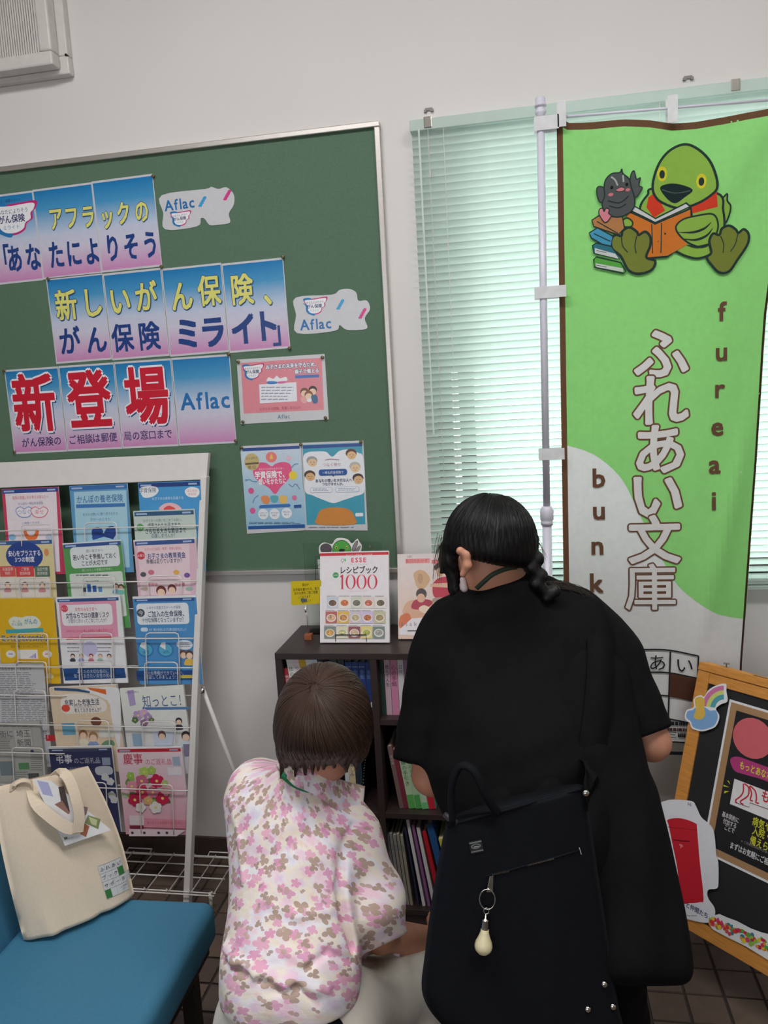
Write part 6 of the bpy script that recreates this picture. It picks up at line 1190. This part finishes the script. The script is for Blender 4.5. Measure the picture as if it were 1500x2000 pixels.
strands('hair_strands', fH0, HA, (.15, .1, 1), (0, -1, 0), (-150, 150), 12, lambda p: 96, 420, .00075, M_hairA, pa, seed=3)
m = MB(); R_ = random.Random(2)
for i in range(46):      # loose wisps
    if i < 16: a = (855+R_.random()*14, 1040+R_.random()*30); pts = [a, (a[0]-4-R_.random()*6, a[1]+30), (a[0]-6-R_.random()*8, a[1]+58+R_.random()*20)]; dd = 1.55
    elif i < 28: a = (1038, 1045+R_.random()*40); pts = [a, (a[0]+10+R_.random()*10, a[1]+12), (a[0]+20+R_.random()*12, a[1]+36+R_.random()*18)]; dd = 1.51
    else: a = (1062+R_.random()*20, 1136+R_.random()*8); pts = [a, (a[0]+26, a[1]-4+R_.random()*10), (a[0]+52+R_.random()*16, a[1]+6+R_.random()*14), (a[0]+74+R_.random()*16, a[1]+20+R_.random()*16)]; dd = 1.53
    P_ = catmull([tuple(T(x, y, dd)) for x, y in pts], 5, False); m.tube(P_, [.0006*(1-.7*k/len(P_)) for k in range(len(P_))], 4, caps=False)
tag(m.build('loose_wisps', mat('dark_brown_hair', (52, 40, 34), .5), pa, smooth=True, normals=False), kind='stuff')
ear = [C(899, 1076, 1.475, 8, 911, 1084, 1.475, 8, .006), C(911, 1084, 1.475, 8, 913, 1104, 1.475, 8, .006), C(913, 1104, 1.475, 8, 904, 1122, 1.48, 6, .006), C(904, 1090, 1.49, 8, 906, 1108, 1.49, 6, .01)]
lo, hi = bounds(ear, .01); sculpt('ear', field(ear), lo, hi, .002, M_skinA, pa)
m = MB(); m.tube(catmull([tuple(T(x, y, 1.485)) for x, y in ((902, 1072), (914, 1074), (916, 1086), (912, 1100))], 5, False), .0011, 6); m.build('glasses_arm', M_blk, pa, smooth=True)
mk = [C(904, 1132, 1.53, 6, 907, 1150, 1.53, 7, .01), C(897, 1146, 1.57, 12, 900, 1160, 1.57, 10, .01)]
lo, hi = bounds(mk, .01); sculpt('face_mask', field(mk), lo, hi, .003, mat('white_mask', (206, 190, 190), .8), pa)
bodA = field(bodyA)
fAll = lambda p: smin(bodA(p), fTee(p), .002); fTP = lambda p: smin(smin(fTee(p), fP(p), .003), fS(p), .003)
pts = [hit(fAll, x, y, 1.2)+(-CF)*.0012 for x, y in ((930, 1150), (945, 1136), (962, 1122), (985, 1112), (1005, 1108), (1022, 1110), (1036, 1119))]
m = MB(); ribbon(m, pts, .009, -CF, .0012); m.build('lanyard', mat('dark_green_ribbon', (50, 66, 52), .6), pa, smooth=True)
# black shoulder bag (hangs from her shoulder: a thing of its own)
bgd = 1.30; gB = thing('shoulder_bag', T(1000, 1900, bgd), 'black nylon shoulder bag with zip pocket hanging at the standing person\'s back', 'bag')
bn = np.array([CF[0], CF[1], 0]); bn = -bn/np.linalg.norm(bn); bn = bn*math.cos(.10)+np.array([0, 0, 1])*math.sin(.10); B0 = T(1000, 1800, 1.272)
def ob2(x, y, o=0.0): return onplane(x, y, B0+bn*o, bn)
Lp = [(960, 2075), (872, 2010), (826, 1945), (830, 1860), (846, 1740), (862, 1650), (872, 1604)]; Rp = [(1180, 2090), (1218, 2030), (1207, 1960), (1190, 1850), (1170, 1720), (1154, 1610), (1140, 1534)]
Ls = catmull([tuple(ob2(*p)) for p in Lp], 6, False); Rs = catmull([tuple(ob2(*p)) for p in Rp], 6, False); NR = len(Ls); NQ = 34; fr = []; bk = []
for i in range(NR):
    s = i/(NR-1); a, b = np.array(Ls[i]), np.array(Rs[i]); r1 = []; r2 = []
    for j in range(NQ+1):
        q = j/NQ; p = a+(b-a)*q; sh = max(0, 1-(2*q-1)**2)**.45*min(1, .25+s*6); bl_ = sh*(.030*(1-.75*s)+.006)+.0035*math.sin(9*q+4*s)*sh*math.sin(s*5)+.005*math.exp(-((q-.55-.25*s)/.05)**2)*sh*(1-s)
        r1.append(p+bn*bl_); r2.append(p-bn*sh*.028)
    fr.append(r1); bk.append(r2)
K = NR*(NQ+1); fs = []; m = MB()
for i in range(NR-1):
    for j in range(NQ): a = i*(NQ+1)+j; fs += [(a, a+1, a+NQ+2, a+NQ+1), (K+a, K+a+NQ+1, K+a+NQ+2, K+a+1)]
    a = i*(NQ+1); fs.append((a, a+NQ+1, K+a+NQ+1, K+a)); a += NQ; fs.append((a, K+a, K+a+NQ+1, a+NQ+1))
for j in range(NQ): fs += [(j, K+j, K+j+1, j+1), (K-NQ-1+j, K-NQ+j, 2*K-NQ+j, 2*K-NQ-1+j)]
m.add([p for r in fr for p in r]+[p for r in bk for p in r], fs); bbody = m.build('body', M_bagn, gB, smooth=True); bb = bvh_of(bbody)
def onbag(x, y, o=.001):
    r = ray(x, y); h = bb.ray_cast(V3(CAM), V3(r/np.linalg.norm(r))); return (np.array(h[0]) if h[0] is not None else ob2(x, y, .03))+bn*o
top_h = [onbag(x, y, .002) for x, y in ((874, 1612), (930, 1596), (993, 1580), (1060, 1560), (1134, 1540))]; m = MB(); m.tube(catmull([tuple(p) for p in top_h], 4, False), .0028, 6); m.build('top_hem', M_bagn, gB, smooth=True)
m = MB(); ribbon(m, [ob2(1144, 1556, .012)]+[hit(fTP, x, y, 1.15)-CF*.0015 for x, y in ((1152, 1500), (1160, 1440), (1168, 1370), (1172, 1300), (1170, 1240), (1160, 1205), (1148, 1180))]+[hit(fTP, 1142, 1172, 1.15)+np.array([0, .02, .004])], .05, -CF, .003, 5); m.build('shoulder_strap', M_tee, gB, smooth=True)
m = MB(); m.tube(catmull([tuple(p) for p in (ob2(884, 1606, .008), ob2(882, 1540, .014), ob2(898, 1498, .020), ob2(925, 1505, .030), ob2(948, 1552, .030), ob2(972, 1588, .016))], 6, False), .0085, 10, flat=.7); m.build('handle', M_bagn, gB, smooth=True)
m = MB(); m.tube([ob2(868, 1590, .0), ob2(878, 1598, .006), ob2(893, 1607, .008)], [.0045, .0055, .0045], 8); m.build('buckle', mat('dull_steel', (70, 70, 74), .5, .5), gB, smooth=True)
for x, y in ((1144, 1549), (1180, 1922), (1148, 1971), (1197, 1966)):
    p = onbag(x, y, 0); MB().lathe(p, p+bn*.004, [(0, .0056), (.5, .0052), (1, .0030)], 14).build('rivet', M_chrome, gB, smooth=True)
p0 = onbag(930, 1653, .0012); e1, e2 = onbag(943, 1650)-onbag(918, 1655), onbag(930, 1641)-onbag(931, 1665); P = Print(p0, e1, e2, (0, 0, 1)); P.crop = (820, 1480, .36)
P.lrect(-.0105, -.0100, .0105, .0100, (16, 18, 22)); P.lrect(-.0100, .0062, .0100, .0082, (120, 124, 126)); P.lrect(-.0100, -.0082, .0100, -.0062, (110, 114, 116)); P.ell(304, 480, 26, 14, (120, 124, 126)); P.ell(304, 480, 20, 10, (30, 32, 36)); P.lrect(-.004, -.001, .004, .001, (150, 150, 150))
P.build('woven_label', INK, gB)
zp = [(948, 1712), (965, 1706), (993, 1700), (1020, 1692), (1050, 1684), (1082, 1675), (1105, 1668), (1132, 1660)]
m = MB(); m.tube([onbag(x, y, .0008) for x, y in zp], .0016, 6); m.build('zip_seam', M_bagn, gB, smooth=True)
m = MB()
for (xa, ya), (xb, yb), n in (((962, 1707), (993, 1700), 12), ((1030, 1689), (1080, 1676), 20)):
    for k in range(n): s = k/(n-1); p = onbag(xa+(xb-xa)*s, ya+(yb-ya)*s, .0022); m.tube([p+[0, 0, .0013], p-[0, 0, .0013]], .0008, 4)
tag(m.build('zip_teeth', M_chrome, gB), kind='stuff')
m = MB(); m.tube([onbag(1131, 1655, .001), onbag(1135, 1668, .001)], .0007, 5); m.build('bar_tack', M_offw, gB)
# key ring with a light-bulb charm, hanging from the zip pull
kr = thing('key_ring', onbag(950, 1747, .01), 'silver key ring with a small cream light-bulb charm on the black bag', 'key ring')
u_ = onbag(960, 1712, .006); l_ = ob2(955, 1736, .045)
m = MB(); w1 = (onbag(965, 1712)-onbag(955, 1712)); w1 = w1/np.linalg.norm(w1); a, b = onbag(959, 1707, .006), onbag(955, 1737, .008)
m.hexa([a-w1*.003-bn*.001, a+w1*.003-bn*.001, a+w1*.003+bn*.001, a-w1*.003+bn*.001], [b-w1*.0052-bn*.001, b+w1*.0052-bn*.001, b+w1*.0052+bn*.001, b-w1*.0052+bn*.001]); m.build('zip_pull', M_chrome, kr, bevel=.0006)
rc = onbag(950, 1750, .010); vv = onbag(950, 1740, .01)-onbag(950, 1760, .01); vv /= np.linalg.norm(vv)
MB().tube([rc+w1*.0125*math.cos(k*math.pi/14)+vv*.0165*math.sin(k*math.pi/14)+bn*.001*math.cos(k*math.pi/14) for k in range(28)], .0011, 8, closed=True).build('ring', M_chrome, kr, smooth=True)
c1 = onbag(948, 1772, .011); MB().tube([c1+w1*.0042*math.cos(k*math.pi/8)+vv*.0048*math.sin(k*math.pi/8) for k in range(16)], .0008, 6, closed=True).build('link', M_chrome, kr, smooth=True)
g0, g1 = onbag(947, 1778, .011), onbag(945, 1808, .012); MB().lathe(g0, g1, [(0, .0012), (.28, .0012), (.3, .0050), (.4, .0060), (.48, .0052), (.55, .0062), (.63, .0054), (.7, .0064), (.78, .0056), (.85, .0066), (.93, .0060), (1, .0066)], 16).build('bulb_cap', M_chrome, kr, smooth=True)
g2 = onbag(941, 1856, .012); pr_ = [(0, .0064), (.12, .0068), (.3, .0095), (.5, .0132), (.66, .0146), (.8, .0132), (.92, .0085), (.98, .0040), (1, .0008)]
MB().lathe(g1-(g2-g1)*.04, g2, pr_, 22).build('bulb', mat('cream_plastic', (226, 216, 176), .3, var=.02), kr, smooth=True)
# ================= crouching person in a floral blouse, seen from behind =================
pb = thing('person', T(560, 2080, 1.45)*[1, 1, 0], 'crouching person with short brown hair in pink floral blouse and white trousers', 'person')
def floral():
    m = bpy.data.materials.new('floral_blouse'); m.use_nodes = True; n = m.node_tree; b = n.nodes['Principled BSDF']; L = n.links.new
    a = n.nodes.new('ShaderNodeAttribute'); a.attribute_name = 'pat'
    def mth(op, x, y=None, z=None):
        q = n.nodes.new('ShaderNodeMath'); q.operation = op
        for i, v in enumerate((x, y, z)):
            if v is None: continue
            if isinstance(v, (int, float)): q.inputs[i].default_value = v
            else: L(v, q.inputs[i])
        return q.outputs[0]
    nz = n.nodes.new('ShaderNodeTexNoise'); nz.inputs['Scale'].default_value = 55; L(a.outputs['Vector'], nz.inputs['Vector'])
    sub = n.nodes.new('ShaderNodeVectorMath'); sub.operation = 'SUBTRACT'; L(nz.outputs['Color'], sub.inputs[0]); sub.inputs[1].default_value = (.5, .5, .5)
    scv = n.nodes.new('ShaderNodeVectorMath'); scv.operation = 'SCALE'; L(sub.outputs[0], scv.inputs[0]); scv.inputs['Scale'].default_value = .009
    ad = n.nodes.new('ShaderNodeVectorMath'); ad.operation = 'ADD'; L(a.outputs['Vector'], ad.inputs[0]); L(scv.outputs[0], ad.inputs[1])
    wash = n.nodes.new('ShaderNodeTexNoise'); wash.inputs['Scale'].default_value = 14; wash.inputs['Detail'].default_value = 2; L(ad.outputs[0], wash.inputs['Vector'])
    cr = n.nodes.new('ShaderNodeValToRGB'); L(wash.outputs[0], cr.inputs[0]); els = cr.color_ramp.elements
    els[0].position = .30; els[0].color = lin((222, 214, 236))+(1,); els[1].position = .72; els[1].color = lin((244, 214, 226))+(1,)
    for p_, c_ in ((.42, (240, 236, 242)), (.52, (244, 232, 216)), (.62, (240, 228, 236))): e = els.new(p_); e.color = lin(c_)+(1,)
    col = cr.outputs[0]
    def layer(cell, off, r0, petals, c1, c2, thr, seed_ch, soft, depth, alpha=1.0):
        nonlocal col
        mp = n.nodes.new('ShaderNodeMapping'); mp.inputs['Scale'].default_value = (1/cell,)*3; mp.inputs['Location'].default_value = (off, off*1.7, 0); mp.inputs['Rotation'].default_value = (0, 0, off); L(ad.outputs[0], mp.inputs[0])
        v = n.nodes.new('ShaderNodeTexVoronoi'); v.voronoi_dimensions = '2D'; v.inputs['Scale'].default_value = 1; v.inputs['Randomness'].default_value = .9; L(mp.outputs[0], v.inputs['Vector'])
        d = n.nodes.new('ShaderNodeVectorMath'); d.operation = 'SUBTRACT'; L(mp.outputs[0], d.inputs[0]); L(v.outputs['Position'], d.inputs[1])
        s = n.nodes.new('ShaderNodeSeparateXYZ'); L(d.outputs[0], s.inputs[0]); sc_ = n.nodes.new('ShaderNodeSeparateColor'); L(v.outputs['Color'], sc_.inputs[0]); R_, G_, B_ = sc_.outputs[0], sc_.outputs[1], sc_.outputs[2]
        ang = mth('ADD', mth('ARCTAN2', s.outputs[1], s.outputs[0]), mth('MULTIPLY', R_, 6.28)); lob = mth('ABSOLUTE', mth('COSINE', mth('MULTIPLY', ang, petals/2)))
        rad = mth('MULTIPLY', mth('ADD', mth('MULTIPLY', mth('POWER', lob, .7), depth), 1-depth), mth('MULTIPLY', mth('ADD', mth('MULTIPLY', G_, .5), .6), r0))
        ln = mth('SQRT', mth('ADD', mth('POWER', s.outputs[0], 2.0), mth('POWER', s.outputs[1], 2.0)))
        k = mth('MULTIPLY', mth('LESS_THAN', mth('SUBTRACT', ln, rad), 0.0), mth('GREATER_THAN', B_, thr)) if not soft else mth('MULTIPLY', mth('MINIMUM', mth('MAXIMUM', mth('MULTIPLY', mth('SUBTRACT', rad, ln), 4.0), 0.0), 1.0), mth('GREATER_THAN', B_, thr))
        k = mth('MULTIPLY', k, alpha); mc = n.nodes.new('ShaderNodeMix'); mc.data_type = 'RGBA'; L(G_, mc.inputs[0]); mc.inputs[6].default_value = lin(c1)+(1,); mc.inputs[7].default_value = lin(c2)+(1,)
        mo = n.nodes.new('ShaderNodeMix'); mo.data_type = 'RGBA'; L(k, mo.inputs[0]); L(col, mo.inputs[6]); L(mc.outputs[2], mo.inputs[7]); col = mo.outputs[2]
    layer(.034, 3.1, .50, 4, (222, 206, 238), (248, 206, 222), .35, 0, True, .3, .8)
    layer(.026, 7.7, .42, 5, (244, 200, 220), (240, 222, 204), .55, 1, True, .4, .8)
    layer(.034, 1.3, .44, 5, (226, 150, 190), (238, 182, 206), .40, 2, False, .55, .9)
    layer(.027, 5.2, .42, 4, (236, 176, 204), (218, 150, 190), .62, 1, False, .5, .85)
    layer(.030, 9.4, .46, 3, (178, 156, 146), (196, 170, 156), .50, 0, False, .75)
    layer(.019, 12.9, .40, 2, (176, 150, 150), (204, 176, 166), .70, 0, False, .8, .9)
    L(col, b.inputs['Base Color']); b.inputs['Roughness'].default_value = .85; b.inputs['Specular IOR Level'].default_value = .15
    n2 = n.nodes.new('ShaderNodeTexNoise'); n2.inputs['Scale'].default_value = 60; n2.inputs['Detail'].default_value = 4; L(a.outputs['Vector'], n2.inputs['Vector'])
    bp = n.nodes.new('ShaderNodeBump'); bp.inputs['Strength'].default_value = .45; bp.inputs['Distance'].default_value = .003; L(n2.outputs[0], bp.inputs['Height']); L(bp.outputs[0], b.inputs['Normal'])
    return m
M_floral = floral(); M_trouser = mat('white_cotton_trousers', (214, 208, 198), .85, var=.04, scale=30, bump=.3, bscale=160, spec=.15)
HB = T(632, 1398, 1.46); hpB, AxB, PB = headprims(HB+np.array([.0, .012, -.012]), (.42, .66, -.62), (.1, .5, .8), .92)
torsoB = [C(540, 1600, 1.53, 92, 548, 1900, 1.43, 100, .06), C(615, 1630, 1.53, 96, 606, 1900, 1.42, 96, .06), C(508, 1549, 1.53, 62, 512, 1560, 1.53, 66, .05), C(672, 1628, 1.52, 60, 668, 1640, 1.52, 66, .05), C(602, 1540, 1.51, 52, 590, 1610, 1.52, 82, .05),
          C(562, 1900, 1.43, 126, 560, 1960, 1.43, 118, .05), C(636, 1720, 1.57, 40, 634, 1880, 1.50, 56, .05)]
sleeveB = [C(692, 1628, 1.505, 50, 726, 1760, 1.50, 60, .035), C(726, 1760, 1.50, 60, 742, 1880, 1.53, 60, .03)]
armB = [C(684, 1625, 1.52, 40, 742, 1822, 1.56, 32, .02), C(742, 1826, 1.56, 31, 846, 1834, 1.70, 22, .02)]
wB = T(846, 1834, 1.70); hB = hand(wB, (.55, .8, -.05), (.1, 0, 1), .93, .55)
armBl = [C(520, 1565, 1.56, 40, 510, 1700, 1.74, 34, .03), C(510, 1700, 1.74, 32, 560, 1640, 1.95, 24, .02)]; wBl = T(560, 1640, 1.95)
kR, kL = T(812, 1915, 1.64), np.array([-.44, -.84, .42]); hpR, hpL = T(625, 2010, 1.46), T(548, 2020, 1.46)
aR, aL = np.array([-.24, -1.10, .09]), np.array([-.44, -1.13, .09])
legB = [cone(hpR, kR, .088, .058, .04), cone(kR, aR, .052, .036, .03), cone(hpL, kL, .088, .060, .04), cone(kL, aL, .052, .036, .03)]
coreB = [cone(T(585, 1620, 1.56), T(575, 1960, 1.46), .088, .105, .05), C(515, 1560, 1.55, 42, 520, 1570, 1.55, 44, .04), C(668, 1632, 1.54, 42, 670, 1640, 1.54, 42, .04), C(625, 1480, 1.50, 44, 600, 1580, 1.54, 50, .03)]
bodyB = coreB+armB+armBl+[cone(hpR, kR, .078, .05, .04), cone(kR, aR, .045, .032, .03), cone(hpL, kL, .078, .05, .04), cone(kL, aL, .045, .032, .03)]+hpB+hB+hand(wBl, (.3, .9, .1), (0, 0, 1), .93, .5, -1)
lo, hi = bounds(bodyB, .015); sculpt('body', field(bodyB), lo, hi, .0055, mat('skin_crouching', (198, 138, 112), .55, var=.05, scale=30, bump=.06, bscale=400), pb)  # one even skin colour, nearly the same as the standing person's
# trousers
trB = legB+[cone(hpR+[0, 0, .02], hpL+[0, 0, .02], .108, .108, .06)]
def trw(p): return .0035*np.sin(95*(p[..., 0]*.8-p[..., 1]*.5+p[..., 2]*.25)+5*np.sin(11*p[..., 2]+7*p[..., 0]))*np.clip(.6+.6*np.sin(9*p[..., 0]+4*p[..., 2]), 0, 1)
fTR = field(trB, off=.010, disp=trw, cuts=[(np.array([0, 0, .13]), np.array([0, 0, -1.]))]); lo, hi = bounds(trB, .03); sculpt('trousers', fTR, lo, hi, .006, M_trouser, pb)
# blouse
hemB = hem(T(432, 1958, 1.42), T(622, 1996, 1.34), T(704, 1892, 1.55), T(600, 1600, 1.5)); cuffB = hem(T(700, 1866, 1.55), T(792, 1822, 1.62), T(740, 1850, 1.45), T(700, 1650, 1.5))
folds = [([(444, 1850), (460, 1876), (500, 1902), (560, 1922), (620, 1930)], 9), ([(452, 1560), (470, 1640), (476, 1720)], 4), ([(640, 1930), (600, 1880), (560, 1860)], 5), ([(520, 1760), (580, 1790), (640, 1780)], 4)]
creases = [([(432, 1862), (470, 1896), (530, 1922)], 4), ([(668, 1668), (664, 1730), (672, 1790), (690, 1845)], 9), ([(700, 1600), (668, 1640), (657, 1690)], 3), ([(620, 1960), (580, 1930), (520, 1940)], 4), ([(690, 1880), (640, 1860), (600, 1890)], 4)]
fb0 = field(torsoB+sleeveB); adds = []; subs = []
for lst, out_, sk in ((folds, adds, .002), (creases, subs, -.001)):
    for pts, r in lst:
        P_ = [hit(fb0, x, y, 1.15, sk) for x, y in pts]
        for i in range(len(P_)-1): out_.append(cone(P_[i], P_[i+1], r*.00095, r*.00095, .012 if out_ is adds else .010))
def blw(p): return wr(p, .0020, 1.1, 1.3)+.0035*np.clip((.62-p[..., 2])*6, 0, 1)*np.sin(60*p[..., 0]+22*p[..., 2]+3*np.sin(20*p[..., 2]))
fTo = field(torsoB, adds=adds, subs=subs, disp=blw, cuts=[hemB]); fSl = field(sleeveB, disp=lambda p: wr(p, .0022, 1.2)+.003*np.sin(75*p[..., 0]+30*p[..., 1])*np.clip((.62-p[..., 2])*6, 0, 1), cuts=[cuffB], kc=.005)
tips = [C(705, 1850, 1.53, 14, 712, 1890, 1.53, 2.5, .02), C(772, 1840, 1.60, 15, 777, 1872, 1.60, 5, .02)]
fTi = field(tips)
seam = [(hit(fb0, x, y, 1.15)) for x, y in ((716, 1588), (690, 1610), (668, 1650), (658, 1700))]
fSe = field([cone(seam[i], seam[i+1], .0022, .0022, .004) for i in range(3)])
def fBl0(p): return -smin(-smin(smin(fTo(p), fSl(p), .014), fTi(p), .012), fSe(p), .003)
AC = [(690, 1612), (672, 1650), (664, 1700), (664, 1750), (672, 1800), (686, 1850)]; Hc = [hit(fBl0, x, y, 1.15, .001) for x, y in AC]
fCr = field([cone(Hc[i], Hc[i+1], .0045+.0012*i, .0057+.0012*i, .004) for i in range(5)])
def fBl(p): return -smin(-fBl0(p), fCr(p), .007)
axB = T(585, 1700, 1.55)
def patB(vs): d = vs-axB; th = np.arctan2(d[:, 0], -d[:, 1]); return np.stack([th*.15+d[:, 0]*.15, d[:, 2]+.75*d[:, 1], d[:, 1]*0], 1)
lo, hi = bounds(torsoB+sleeveB+tips, .02); sculpt('blouse', fBl, lo, hi, .005, M_floral, pb, attr=patB)
# collar: a folded band around the neck, standing up on the right
def colband(top, botm, name, th=.0022):
    n = 30; A_ = catmull([tuple(T(x, y, d)) for x, y, d in top], 8, False); B_ = catmull([tuple(T(x, y, d)) for x, y, d in botm], 8, False); K = 6; vs = []; fs = []
    N_ = len(A_)
    for i in range(N_):
        a, b = np.array(A_[i]), np.array(B_[i])
        for j in range(K+1): s = j/K; vs.append(a+(b-a)*s-CF*(.006*math.sin(math.pi*s)+.0015*math.sin(i*.9)))
    for i in range(N_):
        for j in range(K+1): vs.append(vs[i*(K+1)+j]+CF*th)
    M_ = N_*(K+1)
    for i in range(N_-1):
        for j in range(K): a = i*(K+1)+j; fs += [(a, a+1, a+K+2, a+K+1), (M_+a, M_+a+K+1, M_+a+K+2, M_+a+1)]
        a = i*(K+1); fs += [(a, a+K+1, M_+a+K+1, M_+a), (a+K, M_+a+K, M_+a+2*K+1, a+2*K+1)]
    a = (N_-1)*(K+1)
    for j in range(K): fs += [(j, M_+j, M_+j+1, j+1), (a+j, a+j+1, M_+a+j+1, M_+a+j)]
    o = MB().add(vs, fs).build(name, M_floral, pb, smooth=True); at = o.data.attributes.new('pat', 'FLOAT_VECTOR', 'POINT'); at.data.foreach_set('vector', (patB(np.array([tuple(v.co) for v in o.data.vertices]))+[.3, .1, 0]).astype(np.float32).ravel()); return o
colband([(552, 1478, 1.47), (590, 1496, 1.44), (640, 1516, 1.45), (690, 1530, 1.50), (713, 1536, 1.53)], [(540, 1496, 1.47), (572, 1532, 1.43), (620, 1556, 1.44), (672, 1590, 1.48), (706, 1602, 1.51)], 'collar')
LAN = [(541, 1496), (552, 1512), (575, 1528), (600, 1538), (622, 1540), (640, 1552)]
# hair: straight brown bob
hairB = [elli(T(633, 1392, 1.46), np.stack([CR, CF, CU]), (.0865, .098, .0935), .03), C(630, 1420, 1.45, 84, 628, 1452, 1.46, 76, .03), C(665, 1440, 1.46, 56, 668, 1470, 1.47, 48, .03), C(588, 1440, 1.45, 42, 584, 1468, 1.46, 36, .03)]
cutB = [hem(T(548, 1492, 1.46), T(712, 1490, 1.46), T(630, 1500, 1.56), T(630, 1400, 1.46))]
faceB = field([elli(PB(0, .085, -.055), AxB, (.062, .060, .082))]); fb = field(hairB, cuts=cutB, kc=.02)
R_ = random.Random(8); tl = []
for k in range(22):
    x = 553+k*7.2; y0 = 1474+R_.random()*8; y1 = 1486+R_.random()*24+(10 if x < 620 else 0); dd = 1.455-.085*math.sqrt(max(0, 1-((x-632)/90)**2))+.03; tl.append(C(x, y0-10, dd, 9, x+R_.uniform(-6, 9), y1, dd+.006, 2.0, .007))
ftl = field(tl)
def fHB(p):
    d = -smin(-fb(p), faceB(p), .012); d = smin(d, ftl(p), .012); q = p-HB; ph = np.arctan2(q[..., 0]+.02, -q[..., 1]+.0)
    return d+.0011*np.sin(ph*46+4*np.sin(q[..., 2]*30))+.0006*np.sin(ph*101)
fBH = lambda p: np.minimum(fBl(p), fHB(p)); lpts = [hit(fBH, x, y, 1.15)-CF*(.003 if x < 560 else .011) for x, y in LAN]
m = MB(); ribbon(m, lpts, .0105, -CF, .0014); m.build('lanyard', mat('green_ribbon', (24, 128, 84), .55), pb, smooth=True)
crown = T(612, 1335, 1.38)-HB; polB = polar(HB, crown, (0, -1, 0)); M_hairB = hairmat('brown_hair', (34, 24, 22), (92, 68, 56), .38)
lo, hi = bounds(hairB+tl, .02); sculpt('hair', fHB, lo, hi, .003, M_hairB, pb, attr=polB)
strands('hair_strands', fb, HB, crown, (0, -1, 0), (-175, 175), 4, lambda a: 104, 900, .00085, M_hairB, pb, seed=5, pts=13, twist=8)
# dark shoe and belt hint under the hem
for a, b in ((aR, np.array([-.22, -.90, .03])), (aL, np.array([-.44, -.93, .03]))):
    sh = [cone(a+[0, -.03, -.05], b, .040, .034, .03), cone(a+[0, -.01, -.01], a+[0, -.02, -.05], .040, .042, .03)]; lo, hi = bounds(sh, .015)
    sculpt('shoe', field(sh, cuts=[(np.array([0, 0, .001]), np.array([0, 0, -1.]))], kc=.003), lo, hi, .008, mat('black_shoe', (26, 25, 26), .5), pb)
mw = [C(632, 1990, 1.345, 16, 650, 2010, 1.36, 22, .02)]; lo, hi = bounds(mw, .01); sculpt('waist_pouch', field(mw), lo, hi, .004, M_bagn, pb)
# bead cord hanging by the shelf edge
bc = [X(x, y, y=-.315) for x, y in ((716, 1450), (714, 1480), (711, 1510), (709, 1545))]
t = thing('bead_cord', bc[-1], 'thin cord of small glittering beads hanging on the bookcase divider', 'cord'); cp_ = catmull([tuple(p) for p in bc], 6, False)
MB().tube(cp_, .0006, 5).build('thread', M_blk, t); m = MB()
for k, p in enumerate(cp_): m.lathe(np.array(p)+[0, -.001, -.0016], np.array(p)+[0, -.001, .0016], [(0, .0004), (.3, .0016), (.7, .0016), (1, .0004)], 6)
tag(m.build('beads', M_chrome, t), kind='stuff')
